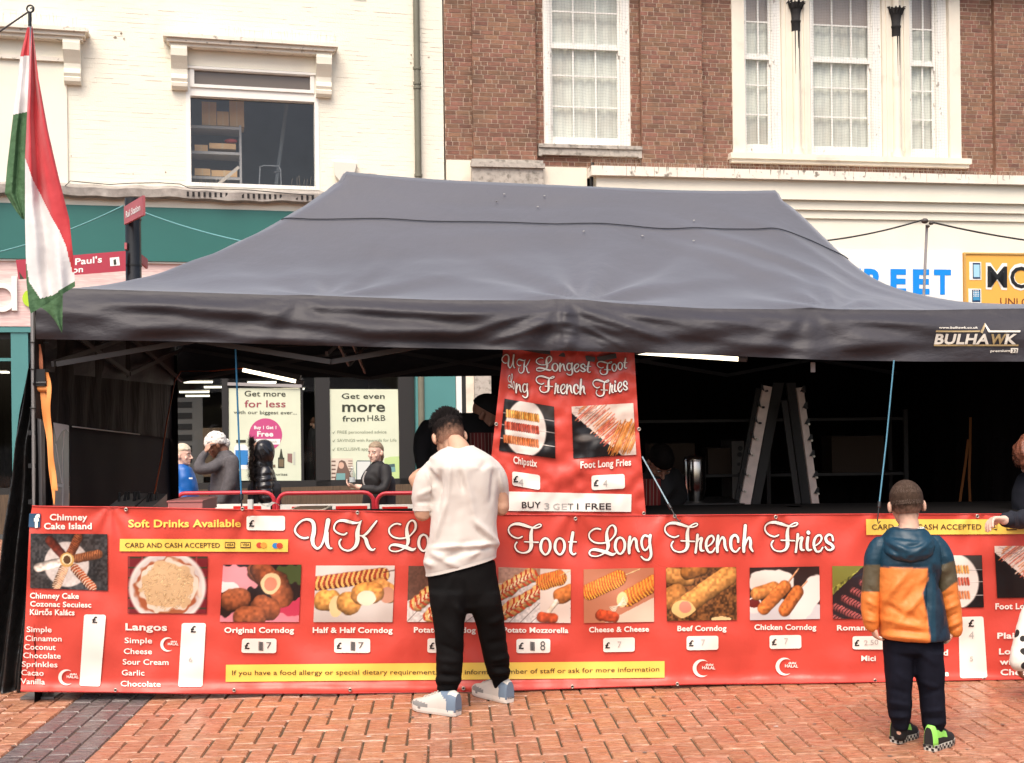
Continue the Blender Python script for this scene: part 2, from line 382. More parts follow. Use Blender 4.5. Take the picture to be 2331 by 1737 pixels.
def lay_bricks(parent, pl, zones, m1, mS, proud, name='brick'):
    """zones: (s0,s1,z0,z1,d)"""
    out = []
    for (s0, s1, z0, z1, d) in zones:
        n0 = math.floor(z0 / 0.075); z = n0 * 0.075; row = n0
        while z < z1 - 0.01:
            za, zb = max(z, z0), min(z + 0.067, z1)
            if zb - za > 0.01:
                r2 = random.Random(row * 31 + 5); pat = r2.choice(['SSH', 'SSSH', 'SHH', 'S', 'SH', 'SSSS'])
                off = r2.uniform(0, 0.33) + (0.1125 if row % 2 else 0); s = s0 - off; q = 0
                while s < s1:
                    L = 0.215 if pat[q % len(pat)] == 'S' else 0.1025; q += 1
                    a, b = max(s, s0), min(s + L, s1)
                    if b - a > 0.02: out.append((a, b, za, zb, d, (b - a) > L - 0.001 and (zb - za) > 0.0665, L))
                    s += L + 0.008
            z += 0.075; row += 1
    out.sort(key=lambda t: (0 if (t[5] and inview(pl.W((t[0] + t[1]) / 2, t[2], t[4]), -4)) else 1, (pl.W(t[0], t[2], t[4]) - CAMP).length))
    mesh = {}
    for L in (0.215, 0.1025):
        x0, x1, z0, z1, d = 0, L, 0, 0.067, proud + 0.012; e = 0.002
        q = [V(x0, 0, z0), V(x1, 0, z0), V(x1, 0, z1), V(x0, 0, z1), V(x0 + e, -d, z0 + e), V(x1 - e, -d, z0 + e), V(x1 - e, -d, z1 - e), V(x0 + e, -d, z1 - e)]
        me = bpy.data.meshes.new(name); me.from_pydata([tuple(p) for p in q], [], [(4, 5, 6, 7), (0, 1, 5, 4), (1, 2, 6, 5), (2, 3, 7, 6), (3, 0, 4, 7)]); me.materials.append(m1); mesh[L] = me
    rz = math.atan(pl.k); mb = MB(); mb.tone = []; cnt = 0
    for (a, b, za, zb, d, full, L) in out:
        j = rnd.uniform(-0.0015, 0.0015)
        if cnt < 300 and full:
            inst(name, mesh[L], parent, pl.W(a, za, d - 0.012 + j), rz); cnt += 1
        else:
            e = 0.002; n = len(mb.v); dd = d + proud + j
            mb.v += [pl.W(a, za, d - 0.012), pl.W(b, za, d - 0.012), pl.W(b, zb, d - 0.012), pl.W(a, zb, d - 0.012), pl.W(a + e, za + e, dd), pl.W(b - e, za + e, dd), pl.W(b - e, zb - e, dd), pl.W(a + e, zb - e, dd)]
            tn = rnd.random()
            for f in ((4, 5, 6, 7), (0, 1, 5, 4), (1, 2, 6, 5), (2, 3, 7, 6), (3, 0, 4, 7)): mb.f.append(tuple(n + t for t in f)); mb.m.append(0); mb.sm.append(False); mb.tone.append(tn)
    mb.build(name + '_mass', mS, parent, kind='stuff')
def spikes(parent, pl, s0, s1, z, d, h=0.11, step=0.022, dens=0.85, zf=None):
    mb = MB(); s = s0
    while s < s1:
        if rnd.random() < dens:
            zz = zf(s) if zf else z
            a = pl.W(s, zz, d + rnd.uniform(-.02, .02)); b = pl.W(s + rnd.uniform(-.03, .03), zz + h * rnd.uniform(.7, 1.1), d + rnd.uniform(-.04, .05))
            mb.tube([a, b], 0.0022, 3, cap=False)
        s += step
    mb.build('bird_spike', M_spike, parent, kind='stuff')
def net(parent, pl, s0, s1, z0, z1, d, step=0.05):
    mb = MB(); w = 0.0019
    n = max(2, int((z1 - z0) / step)); m_ = max(2, int((s1 - s0) / step))
    def wv(s, z): return s + 0.008 * math.sin(z * 9 + s * 3) , z + 0.014 * math.sin(s * 14 + z * 2.3)
    for i in range(1, m_):
        s = s0 + (s1 - s0) * i / m_; K = 14
        for k in range(K):
            za, zb = z0 + (z1 - z0) * k / K, z0 + (z1 - z0) * (k + 1) / K
            A, B = wv(s, za), wv(s, zb); mb.quad(pl.W(A[0] - w / 2, za, d), pl.W(A[0] + w / 2, za, d), pl.W(B[0] + w / 2, zb, d), pl.W(B[0] - w / 2, zb, d))
    for i in range(1, n):
        z = z0 + (z1 - z0) * i / n; K = 10
        for k in range(K):
            sa, sb = s0 + (s1 - s0) * k / K, s0 + (s1 - s0) * (k + 1) / K
            A, B = wv(sa, z), wv(sb, z); mb.quad(pl.W(sa, A[1] - w / 2, d + .001), pl.W(sb, B[1] - w / 2, d + .001), pl.W(sb, B[1] + w / 2, d + .001), pl.W(sa, A[1] + w / 2, d + .001))
    mb.build('bird_net', M_net, parent, kind='stuff')
def frame_rect(mb, pl, s0, s1, z0, z1, w, d0, d1, m=0, wb=None, wt=None):
    wb = w if wb is None else wb; wt = w if wt is None else wt
    mb.pbox(pl, s0, s0 + w, z0, z1, d0, d1, m); mb.pbox(pl, s1 - w, s1, z0, z1, d0, d1, m)
    mb.pbox(pl, s0 + w, s1 - w, z0, z0 + wb, d0, d1, m); mb.pbox(pl, s0 + w, s1 - w, z1 - wt, z1, d0, d1, m)

# --- brick building
ZT = 9.3          # buildings continue above the picture
bb = thing('brick_building', BP.W(4.5, 0, 0), 'red brick building with white sash windows and cream stone cornice over its shops', 'building')
zcor = BP.sz(1400, 372)[1]
def S(px, py=200, d=0.0): return BP.sz(px, py, d)[0]
def Zb(px, py, d=0.0): return BP.sz(px, py, d)[1]
zlo = Zb(1150, 367) ; PD = 0.09
s_wl, s_wr = S(1237), S(1435); s_bl, s_br = S(1666), S(2185)
zw = Zb(1336, 333); zbay = Zb(1926, 358)
zspk = Zb(1500, 377)
sE = S(1012); sF = S(2331) + 1.2
mb = MB()    # mortar backing wall
for a, b, z0, z1, d in ((sE, s_wl, zlo, ZT, 0), (s_wr, s_bl, zspk - .1, ZT, 0), (s_br, sF, zspk - .1, ZT, 0), (s_wl, s_wr, zspk - .1, zw, 0), (s_bl, s_br, zspk - .1, zbay, 0),
                        (S(1074) + .014, S(1218) - .014, zlo, ZT, PD), (S(1456) + .014, S(1595) - .014, zspk - .1, ZT, PD), (S(2258) + .014, sF, zspk - .1, ZT, PD)):
    mb.pbox(BP, a, b, z0, z1, d - 0.3 if d == 0 else d - PD + .001, d)
wallb = mb.build('wall', M_mortar, bb)
for a, o1, o2 in ((1074, -.0005, .0135), (1218, -.0135, .0005), (1456, -.0005, .0135), (1595, -.0135, .0005), (2258, -.0005, .0135)):
    mb = MB(); mb.pbox(BP, S(a) + o1, S(a) + o2, zlo if a < 1300 else zspk - .1, ZT, .001, PD + .003); mb.tone = [.5] * len(mb.f); mb.build('pier_return', M_brickS, bb)
zones = [(sE, S(1074), zlo, ZT, 0), (S(1074), S(1218), zlo, ZT, PD), (S(1218), s_wl, zspk - .08, ZT, 0), (s_wr, S(1456), zspk - .08, ZT, 0),
         (S(1456), S(1595), zspk - .1, ZT, PD), (S(1595), s_bl, zspk - .1, ZT, 0), (s_wl, s_wr, zspk - .08, zw - .002, 0), (s_bl, s_br, zspk - .1, zbay - .002, 0),
         (s_br, S(2258), zspk - .1, ZT, 0), (S(2258), sF, zspk - .1, ZT, PD)]
lay_bricks(bb, BP, zones, M_brick, M_brickS, 0.005)
def sash(parent, pl, x0, x1, glassx, rows, frame_l, dfr, ztop, zbot, blind, brown_rows=0, netd=0.03):
    """glassx: list of (px0,px1) of panes; rows: z boundaries from the top (with the meeting rail given by tuple index)"""
    win = None
    mb = MB(); s0, s1 = S(x0), S(x1)
    g0, g1 = S(glassx[0][0]), S(glassx[-1][1])
    mb.pbox(pl, s0, g0 - .045, zbot, ztop, dfr - .12, dfr); mb.pbox(pl, g1 + .045, s1, zbot, ztop, dfr - .12, dfr)
    mb.pbox(pl, s0 + .02, g0 - .065, zbot, ztop, dfr, dfr + .018); mb.pbox(pl, g1 + .065, s1 - .02, zbot, ztop, dfr, dfr + .018)
    mb.pbox(pl, g0 - .045, g1 + .045, zbot, zbot + .03, dfr - .12, dfr - .005)
    win = mb.build('window', M_whiteP, parent)
    zm = rows['meet']; bars = rows['bars']; zg = rows['bottom']
    mb = MB()     # lower sash (set back) and upper sash
    dl, du = dfr - .075, dfr - .035
    mb.pbox(pl, g0 - .045, g0, zbot + .03, zm + .03, dl - .035, dl); mb.pbox(pl, g1, g1 + .045, zbot + .03, zm + .03, dl - .035, dl)
    mb.pbox(pl, g0, g1, zbot + .03, zg, dl - .035, dl); mb.pbox(pl, g0, g1, zm - .03, zm + .03, dl - .035, dl)
    mb.build('lower_sash', M_whiteP, win)
    mb = MB()
    mb.pbox(pl, g0 - .045, g0, zm - .035, ztop, du - .035, du); mb.pbox(pl, g1, g1 + .045, zm - .035, ztop, du - .035, du); mb.pbox(pl, g0 - .045, g1 + .045, zm - .085, zm - .035, du - .035, du)
    mb.pbox(pl, g0 - .06, g0 - .02, zm - .17, zm - .085, du - .035, du); mb.pbox(pl, g1 + .02, g1 + .06, zm - .17, zm - .085, du - .035, du)
    mb.build('upper_sash', M_white, win)
    vb = [(S(a[1]) + S(b[0])) / 2 for a, b in zip(glassx, glassx[1:])]
    mb = MB(); w = .013
    for s in vb:
        mb.pbox(pl, s - w, s + w, zg, zm - .03, dl - .03, dl - .002); mb.pbox(pl, s - w, s + w, zm - .0349, ztop, du - .03, du - .002)
    for z in bars:
        d = dl if z < zm else du
        mb.pbox(pl, g0, g1, z - w, z + w, d - .029, d - .004)
    mb.build('glazing_bar', M_white, win)
    zs = sorted([zg, zm - .03] + [z for z in bars if z < zm]); zu = sorted([zm - .03] + [z for z in bars if z > zm] + [ztop])
    cols = [g0] + vb + [g1]
    for zz, d in ((zs, dl - .022), (zu, du - .022)):
        for za, zb in zip(zz, zz[1:]):
            for sa, sb in zip(cols, cols[1:]):
                q = MB(); q.quad(pl.W(sa, za, d), pl.W(sb, za, d), pl.W(sb, zb, d), pl.W(sa, zb, d)); q.build('pane', M_glass, win)
    q = MB(); zc = bars[0] if bars and bars[0] > zm else zm + .3
    def cf(u, v): return pl.W(g0 - .05 + (g1 - g0 + .1) * u, zbot + (ztop - zbot) * v, dfr - .16 + .012 * math.sin(u * 40 * (g1 - g0)))
    q.grid(cf, 40, 2, 0); q.build('blind', blind, win)
    if brown_rows:
        q = MB(); q.pbox(pl, g0 - .05, g1 + .05, zm + .62, ztop, dfr - .14, dfr - .135); q.build('roller_blind', M_blind2, win)
    net(win, pl, s0 + .03, s1 - .03, zbot, ztop, dfr + netd)
    return win
def Zr(x, ys): return [Zb(x, y) for y in ys]
zm = Zb(1335, 99)
sash(bb, BP, 1237, 1435, [(1260, 1306), (1310, 1357), (1362, 1408)], {'meet': zm, 'bars': Zr(1335, (26, 170, 241)), 'bottom': Zb(1335, 310)}, 0, -0.02, ZT, zw, M_curtain)
# sill under the single window
mb = MB(); sa, sb = S(1222), S(1456)
mb.pbox(BP, sa, sb, zw - .06, zw, -.2, .12); mb.pbox(BP, sa + .05, sb - .05, zw - .18, zw - .06, 0.001, .09); mb.pbox(BP, sa, sa + .06, zw - .2, zw - .06, 0.001, .095); mb.pbox(BP, sb - .06, sb, zw - .2, zw - .06, 0.001, .095)
mb.build('window_sill', M_stoneG, bb)
# bay
mb = MB(); st_w = []
jl, jr = s_bl, s_br
cols = [(1781, 1845, 1795, 1826), (2010, 2072, 2030, 2055)]
mb.pbox(BP, jl, S(1694), zbay, ZT, -.3, .03); mb.pbox(BP, S(2160), jr, zbay, ZT, -.3, .03)
for a, b, c, d in cols: mb.pbox(BP, S(a), S(b), zbay, ZT, -.3, -.01)
sur = mb.build('stone_surround', M_stone, bb)
for a, b, c, d in cols:
    mb = MB(); sc_, r_ = S((a + b) / 2), .085
    for zz0, zz1, rr in ((zbay, zbay + .12, .11), (zbay + .12, ZT, .075)):
        rg = []
        for z in (zz0, zz1): rg.append([BP.W(sc_ + rr * math.cos(math.pi * 2 * k / 16), z, .0 + rr * math.sin(math.pi * 2 * k / 16)) for k in range(16)])
        mb.loft(rg, 0)
    for off in (-.17, .17): mb.pbox(BP, sc_ + off - .022, sc_ + off + .022, zbay, ZT, -.01, .012)
    col = mb.build('column', M_stone, bb)
    mb = MB(); zc = Zb((a + b) / 2, 9 if a < 1900 else 22); prof = [(-.50, .078), (-.34, .079), (-.33, .09), (-.30, .09), (-.29, .078), (-.18, .086), (-.08, .105), (-.02, .13), (0, .13)]
    mb.loft([[BP.W(sc_ + r * math.cos(math.pi * 2 * k / 14), zc + z, .0 + r * math.sin(math.pi * 2 * k / 14)) for k in range(14)] for z, r in prof], 0)
    for q in range(9):
        th = -1.9 + q * .48; p0_ = BP.W(sc_ + .10 * math.sin(th), zc - .09, .10 * math.cos(th)); mb.tube([p0_, BP.W(sc_ + .145 * math.sin(th), zc + rnd.uniform(-.02, .05), .15 * math.cos(th)), BP.W(sc_ + .18 * math.sin(th), zc + rnd.uniform(-.03, .03), .18 * math.cos(th))], [.022, .02, .008], 5)
    for q in range(4):      # soot running down below the capital
        o_ = rnd.uniform(-.05, .06); ln = rnd.uniform(.25, .9); w_ = rnd.uniform(.004, .014)
        th = o_ / .085; pts = lambda zz, ww: BP.W(sc_ + .079 * math.sin(th + ww / .08), zz, .079 * math.cos(th + ww / .08))
        mb.poly([pts(zc - .49, -w_), pts(zc - .49, w_), pts(zc - .49 - ln, .002), pts(zc - .49 - ln, -.002)])
    mb.build('sooty_capital', M_soot, col)
zmb = Zb(1926, 129)
rowb = lambda: {'meet': zmb, 'bars': Zr(1926, (55, 196, 263)), 'bottom': Zb(1926, 330)}
sash(bb, BP, 1695, 1781, [(1705, 1730), (1734, 1754)], rowb(), 0, -.06, ZT, zbay, M_curtain, 1)
sash(bb, BP, 1845, 2010, [(1859, 1899), (1903, 1942), (1947, 1983)], rowb(), 0, -.06, ZT, zbay, M_curtain, 1)
sash(bb, BP, 2072, 2160, [(2084, 2107), (2111, 2130)], rowb(), 0, -.06, ZT, zbay, M_curtain, 1)
mb = MB(); mb.pbox(BP, S(1655), S(2199), zbay - .10, zbay, -.3, .16); mb.pbox(BP, S(1658), S(2196), zbay - .16, zbay - .10, 0.001, .12); mb.build('bay_sill', M_stone, bb)
# cornice of the shop front
sC0 = S(1345); zc1 = Zb(1840, 384, .35)
mb = MB(); bounds = [1345, 1425, 1488, 1540, 1600, 1771, 1940, 2107, 2268, 2420, 2560]
zt = Zb(1700, 386, .3); zd = Zb(1700, 407, .3)
for a, b in zip(bounds, bounds[1:]):
    q = MB(); q.pbox(BP, S(a, 390, .3) + .004, S(b, 390, .3) - .004, zd, zt, 0.001, .34 + rnd.uniform(-.003, .003)); o = q.build('coping_stone', M_creamD, bb)
zz = [zd, Zb(1900, 456, .22), Zb(1900, 479, .14), Zb(1900, 498, .1), Zb(1900, 577, .1)]
s9 = S(2331, 400) + 1.2
mb.pbox(BP, sC0 + .02, s9, zz[1], zz[0], 0.001, .24); mb.pbox(BP, sC0 + .02, s9, zz[2], zz[1], 0.001, .17); mb.pbox(BP, sC0 + .02, s9, zz[3], zz[2], 0.001, .12); mb.pbox(BP, sC0 + .02, s9, zz[4], zz[3], 0.001, .08)
mb.build('cornice', M_cream, bb)
spikes(bb, BP, S(1348, 380, .3), S(1470, 380, .3), zt, .25, .15); spikes(bb, BP, S(1470, 380, .3), S(2140, 380, .3), zt, .25, .12, dens=.8); spikes(bb, BP, S(2140, 380, .3), s9, zt, .25, .1)
mb = MB(); s = sC0 + .1
while s < s9:
    mb.quad(BP.W(s, zt - .002, .3425), BP.W(s + rnd.uniform(.004, .02), zt - .002, .3425), BP.W(s + .006, zt - rnd.uniform(.03, .12), .3425), BP.W(s + .003, zt - .07, .3425)); s += rnd.uniform(.02, .35)
mb.build('dirt_streak', mat('drip_stain', (0.16, 0.13, 0.1), 0.9), bb, kind='stuff')
mb = MB(); mb.pbox(BP, sE + .01, S(1072, 390), 0, zlo - .002, -.3, .02); mb.pbox(BP, S(1233, 390), S(1335, 390), 0, Zb(1280, 381), -.3, .03); mb.build('lower_wall', M_stone, bb)
mb = MB(); mb.pbox(BP, S(1072, 390), S(1233, 390), 0, zlo - .002, -.3, .14); mb.pbox(BP, S(1069, 390), S(1236, 390), zlo - .14, zlo - .06, .1, .19); mb.build('pilaster_head', M_stoneG, bb)
mb = MB(); mb.tube([BP.W(S(1343, 390), Zb(1343, 375), .2), BP.W(S(1341, 390), Zb(1341, 395), .16), BP.W(S(1344, 420), 0.2, .16)], .028, 8); mb.build('drainpipe', M_black, bb)
# shop floor level behind the stall: stall riser, glass, pilasters
mb = MB(); zs = zz[4]
mb.pbox(BP, sC0 + .02, s9, 2.72, zs, -.3, -.02); mb.pbox(BP, sE + .3, sC0 + .4, 0, .5, -.3, -.05); mb.pbox(BP, sC0 + .02, s9, -.3, .5, -.3, -.05)
for a in (1345, 1700, 2190, 2420): mb.pbox(BP, S(a, 700), S(a, 700) + .25, -.3, 2.72, -.28, .06)
mb.build('shopfront', mat('pale_shopfront', (0.6, 0.57, 0.52), 0.5, var=0.1, vscale=2), bb)
q = MB(); q.quad(BP.W(sC0, .5, -.15), BP.W(s9, .5, -.15), BP.W(s9, 2.72, -.15), BP.W(sC0, 2.72, -.15)); q.build('shop_window', M_glassS, bb)
q = MB(); q.pbox(BP, sC0, s9, -.3, 2.9, -3.3, -3.2); q.build('shop_back_wall', M_dark, bb)
q = MB(); q.pbox(BP, sE + .3, s9, -.3, ZT, -3.5, -3.4); q.pbox(BP, s9, s9 + .1, -.3, ZT, -3.5, .1); q.pbox(BP, sE, s9, ZT, ZT + .1, -3.5, 0.4); q.build('rear_wall', M_dark, bb)
# signs on it
def sign_text(name, pl, items, m, parent, d):
    mb = MB()
    for s_, bold, base, cap, *sl in items: put_text(mb, s_, bold, lambda x, y: pl.hit(x, y, d), base, cap, 0, sl[0] if sl else 0)
    return mb.build(name, m, parent)
s0, s1, z0, z1 = R(BP, 1700, 573, 2192, 745, .12)
sg = thing('shop_sign', BP.W((s0 + s1) / 2, z0, .1), 'white shop fascia sign with blue capitals ending in REET', 'sign')
mb = MB(); mb.pbox(BP, s0, s1, z0, z1, .05, .12); mb.build('sign_board', mat('white_acrylic', (0.80, 0.79, 0.74), 0.3), sg)
prep_text([(t, b) for t, b in (('S', .045), ('T', .045), ('R', .045), ('E', .045), ('MOBILE', .012), ('MOBILE', .05), ('UNLOCKING', .0))])
mblue = mat('sky_blue_lettering', (0.004, 0.24, 0.72), 0.4)
mb = MB(); [put_text(mb, c_, .045, lambda x, y: BP.hit(x, y, .125), [(x0_, 664 + (x0_ - 1870) * .012), (x1_, 664 + (x1_ - 1870) * .012)], 54) for c_, x0_, x1_ in (('S', 1868, 1908), ('T', 1918, 1960), ('R', 1967, 2013), ('E', 2027, 2063), ('E', 2078, 2116), ('T', 2126, 2165))]; mb.build('lettering', mblue, sg)
s0, s1, z0, z1 = R(BP, 2195, 577, 2560, 745, .14)
sg = thing('shop_sign', BP.W((s0 + s1) / 2, z0, .1), 'orange shop fascia sign with black letters MO beside the white one', 'sign')
mb = MB(); mb.pbox(BP, s0, s1, z0, z1, .05, .14); mb.build('sign_board', mat('orange_acrylic', (0.78, 0.40, 0.075), 0.35), sg)
mb = MB(); frame_rect(mb, BP, s0, s1, z0, z1, .03, .14, .16); mb.build('sign_frame', mat('ochre_trim', (0.55, 0.33, 0.1), 0.5), sg)
fO = lambda d: (lambda x, y: BP.hit(x, y, d))
mb = MB(); put_text(mb, 'MOBILE', .05, fO(.145), [(2244, 655), (2481, 661)], 57); mb.build('letter_outline', M_white, sg)
mb = MB(); put_text(mb, 'MOBILE', .012, fO(.150), [(2248, 653), (2477, 659)], 50); mb.build('lettering', M_black, sg)
mb = MB(); put_text(mb, 'UNLOCKING', .0, fO(.146), [(2277, 694), (2420, 697)], 17); mb.build('lettering', mat('maroon_lettering', (0.16, 0.03, 0.012), 0.5), sg)
for (x0, y0, x1, y1, mm) in ((2207, 596, 2234, 637, 0), (2205, 657, 2234, 690, 1)):
    mb = MB(); a, b, c, d = R(BP, x0, y0, x1, y1, .15); mb.pbox(BP, a, b, c, d, .14, .146); mb.build('picture_panel', M_white, sg)
    mb = MB(); mb.pbox(BP, a + (b - a) * .28, b - .02, c + .02, d - .02, .146, .150, 0)
    mb.pbox(BP, a + (b - a) * .34, b - .035, c + .05, d - .05, .150, .152, 1)
    if mm:
        for i in range(4):
            for j in range(4): mb.pbox(BP, a + (b - a) * (.36 + .12 * i), a + (b - a) * (.43 + .12 * i), c + (d - c) * (.45 + .12 * j), c + (d - c) * (.52 + .12 * j), .152, .153, 2)
    mb.build('phone_picture', [mat('navy_print', (0.01, 0.03, 0.09), 0.4), mat('pale_screen_print', (0.35, 0.6, 0.75), 0.4) if not mm else mat('blue_screen_print', (0.05, 0.25, 0.45), 0.4), M_white], sg)
# ---------------------------------------------------------------- white painted building
wb = thing('white_building', WP.W(-4.5, 0, 0), 'cream painted brick building with hooded upstairs windows above a green shop fascia', 'building')
def SW(px, py=300, d=0.0): return WP.sz(px, py, d)[0]
def ZW(px, py, d=0.0): return WP.sz(px, py, d)[1]
w0, w1 = SW(424), SW(726); wz0, wz1 = ZW(575, 428), ZW(575, 158)
eL = SW(0) - 1.5; eR = SW(1010); zled = ZW(575, 452)
lw1 = SW(154); lz0, lz1 = ZW(80, 425), ZW(60, 128)       # blind window far left
mb = MB()
mb.pbox(WP, eL, w0, zled, ZT, -.3, 0); mb.pbox(WP, w1, eR, zled, ZT, -.3, 0); mb.pbox(WP, w0, w1, wz1, ZT, -.3, 0); mb.pbox(WP, w0, w1, zled, wz0, -.3, 0)
mb.build('wall', M_cream, wb)
zn = [(lw1, w0 - .02, zled, ZT, 0.0), (w1 + .02, eR, zled, ZT, 0.0), (w0 - .02, w1 + .02, wz1 + .62, ZT, 0.0), (eL, lw1, lz1 + .65, ZT, 0.0)]
lay_bricks(wb, WP, zn, M_cream, M_cream, 0.0014, 'painted_brick')
# damage marks in the paint
mb = MB()
for (x, y, w, h) in ((262, 85, 9, 6), (276, 76, 8, 5), (282, 88, 5, 5), (303, 396, 3, 3), (422, 78, 12, 2), (430, 75, 6, 1.6), (936, 125, 4, 4), (976, 130, 7, 2), (935, 143, 3, 4), (377, 392, 5, 4), (162, 355, 2, 4)):
    pts = [WP.hit(x + w * .5 * math.cos(a) * rnd.uniform(.6, 1.2), y + h * .5 * math.sin(a) * rnd.uniform(.6, 1.2), .0075) for a in [-k * 2 * math.pi / 9 for k in range(9)]]
    mb.poly(pts)
for k in range(70):
    x = rnd.uniform(190, 1000); y = rnd.choice([rnd.uniform(20, 400), rnd.uniform(10, 200)]); s_, z_ = WP.sz(x, y); z_ = round(z_ / .075) * .075 - .005; l = rnd.uniform(.05, .3)
    if w0 - .1 < s_ + l and s_ < w1 + .1 and z_ < wz1 + .7: continue
    mb.quad(WP.W(s_, z_, .0045), WP.W(s_ + l, z_ - .001, .0045), WP.W(s_ + l, z_ + .002, .0045), WP.W(s_, z_ + .003, .0045))
mb.build('paint_crack', mat('cracked_mortar', (0.30, 0.24, 0.18), 0.9, var=.4, vscale=9), wb, kind='stuff')
# hood moulds, corbels
def hood(sa, sb, z, name='window_hood'):
    mb = MB()
    def seg(a, b, z0, z1, d): mb.pbox(WP, a, b, z0, z1, 0.0005, d)
    seg(sa, sb, z + .11, z + .17, .30); seg(sa + .05, sb - .05, z + .05, z + .11, .25); seg(sa + .09, sb - .09, z, z + .05, .2)
    return mb.build(name, M_creamD, wb)
def corbel(s, z):
    prof = [(0, .22), (-.05, .235), (-.16, .225), (-.26, .15), (-.34, .10), (-.42, .095), (-.44, .125), (-.50, .135), (-.55, .11), (-.565, .13), (-.62, .12), (-.66, .07)]
    mb = MB(); w = .125
    ring = lambda so: [WP.W(so, z + a, d) for a, d in prof] + [WP.W(so, z - .66, .0005), WP.W(so, z, .0005)]
    L_, R_ = ring(s - w), ring(s + w); n = len(L_)
    for i in range(n):
        j = (i + 1) % n; mb.quad(L_[i], R_[i], R_[j], L_[j])
    mb.poly(list(reversed(L_))); mb.poly(R_)
    return mb.build('corbel', M_cream, wb)
zh = ZW(575, 112, .25)
hood(SW(371, 100, .28), SW(770, 100, .28), zh); corbel(SW(408, 150, .12), zh); corbel(SW(737, 160, .12), zh)
zh2 = ZW(100, 84, .25); hood(eL, SW(200, 80, .28), zh2); corbel(SW(164, 130, .12), zh2)
spikes(wb, WP, SW(515, 80, .2), SW(692, 80, .2), zh + .17, .2, .17, .035, .8); spikes(wb, WP, SW(700, 80, .2), SW(765, 80, .2), zh + .17, .2, .17, .035, .8); spikes(wb, WP, eL, SW(175, 80, .2), zh2 + .17, .2, .2, .035, .8)
mb = MB(); mb.pbox(WP, w0 - .03, w1 + .03, wz1 + .0005, zh - .002, 0.0005, .03); mb.build('lintel_panel', M_cream, wb)
mb = MB(); mb.pbox(WP, eL, lw1, zled, zh2, 0.0005, .035); mb.build('blind_window_panel', M_cream, wb)
mb = MB(); mb.pbox(WP, eL, SW(150), ZW(80, 140), ZW(80, 131), .035, .09); mb.build('panel_moulding', M_creamD, wb)
# window
mb = MB(); frame_rect(mb, WP, w0, w1, wz0, wz1, .07, -.2, .012, 0, .06, .02); mb.pbox(WP, w0 + .02, w1 - .02, wz1 - .05, wz1 - .01, .012, .05)
win = mb.build('window', M_white, wb)
t0, t1 = ZW(575, 206), ZW(575, 222)
mb = MB(); frame_rect(mb, WP, w0 + .07, w1 - .07, t0, wz1 - .02, .065, -.15, .03, 0, .05, .045); mb.build('top_light_frame', M_white, win)
mb = MB(); mb.pbox(WP, w0 + .07, w1 - .07, t1 - .02, t0, -.15, .002); mb.build('transom', M_white, win)
q = MB(); q.quad(WP.W(w0 + .13, t0 + .04, -.03), WP.W(w1 - .13, t0 + .04, -.03), WP.W(w1 - .13, wz1 - .06, -.03), WP.W(w0 + .13, wz1 - .06, -.03)); q.build('pane', mat('frosted_pane', (0.14, 0.115, 0.095), 0.15, spec=.6), win)
q = MB(); q.quad(WP.W(w0 + .07, wz0 + .07, -.1), WP.W(w1 - .07, wz0 + .07, -.1), WP.W(w1 - .07, t1 - .02, -.1), WP.W(w0 + .07, t1 - .02, -.1)); q.build('pane', M_glass, win)
# room behind it
q = MB(); a, b = w0 - 1.2, w1 + 1.2; zr0, zr1 = wz0 - .8, wz1 + .5
q.pbox(WP, a, b, zr0 - .05, zr0, -3, -.31); q.pbox(WP, a, b, zr1, zr1 + .05, -3, -.31); q.pbox(WP, a, b, zr0, zr1, -3.05, -3); q.pbox(WP, a - .05, a, zr0, zr1, -3, -.31); q.pbox(WP, b, b + .05, zr0, zr1, -3, -.31)
q.build('room', mat('blue_grey_room', (0.17, 0.21, 0.28), 0.7, var=.2, vscale=1.5), wb)
M_card = mat('cardboard', (0.55, 0.34, 0.17), 0.8, var=.1, vscale=4); M_shelf = mat('pale_shelf_metal', (0.33, 0.31, 0.30), 0.5)
dS = -.55
def PX(x, y, d): return WP.sz(x, y, d)
sh = thing('metal_shelving', WP.W(SW(490, 330, dS), zr0, dS), 'grey metal shelving unit behind the upstairs window of the cream building', 'shelving')
sl, srr = SW(444, 330, dS) - .4, SW(545, 330, dS)
for y in (290, 348, 405):
    mb = MB(); z = PX(500, y, dS)[1]; mb.pbox(WP, sl, srr, z - .025, z + .02, dS - .5, dS); mb.build('shelf', M_shelf, sh)
for s_ in (srr,):
    for d_ in (dS, dS - .5):
        mb = MB(); mb.pbox(WP, s_, s_ + .035, zr0, PX(500, 290, dS)[1] + .05, d_ - .035, d_); mb.build('upright', M_shelf, sh)
def cbox(x0, y0, x1, y1, dep, lab, m=None, d=dS - .03):
    a, z1 = PX(x0, y0, d); b, z0 = PX(x1, y1, d); mb = MB(); mb.pbox(WP, a, b, z0, z1, d - dep, d)
    mb.pbox(WP, a + (b - a) * .46, a + (b - a) * .54, z0 + .003, z1 + .002, d - dep + .01, d + .0015, 1)
    mb.build('cardboard_box', [m or M_card, mat('parcel_tape', (0.52, 0.36, 0.2), 0.3)], None, label=lab, category='box')
cbox(459, 231, 493, 286, .4, 'tall cardboard box at the left end of the top shelf upstairs', )
cbox(494, 253, 521, 287, .35, 'low cardboard box between two taller ones on the top shelf upstairs')
cbox(522, 229, 556, 289, .4, 'tall cardboard box at the right end of the top shelf upstairs')
cbox(476, 325, 537, 340, .3, 'flat cardboard box lying on the middle shelf upstairs')
cbox(443, 329, 473, 345, .3, 'plain cardboard carton left of the flat box on the middle shelf')
cbox(443, 383, 479, 400, .3, 'short cardboard carton on the bottom shelf by the window edge')
cbox(481, 387, 540, 403, .3, 'long cardboard carton on the bottom shelf by the upright')
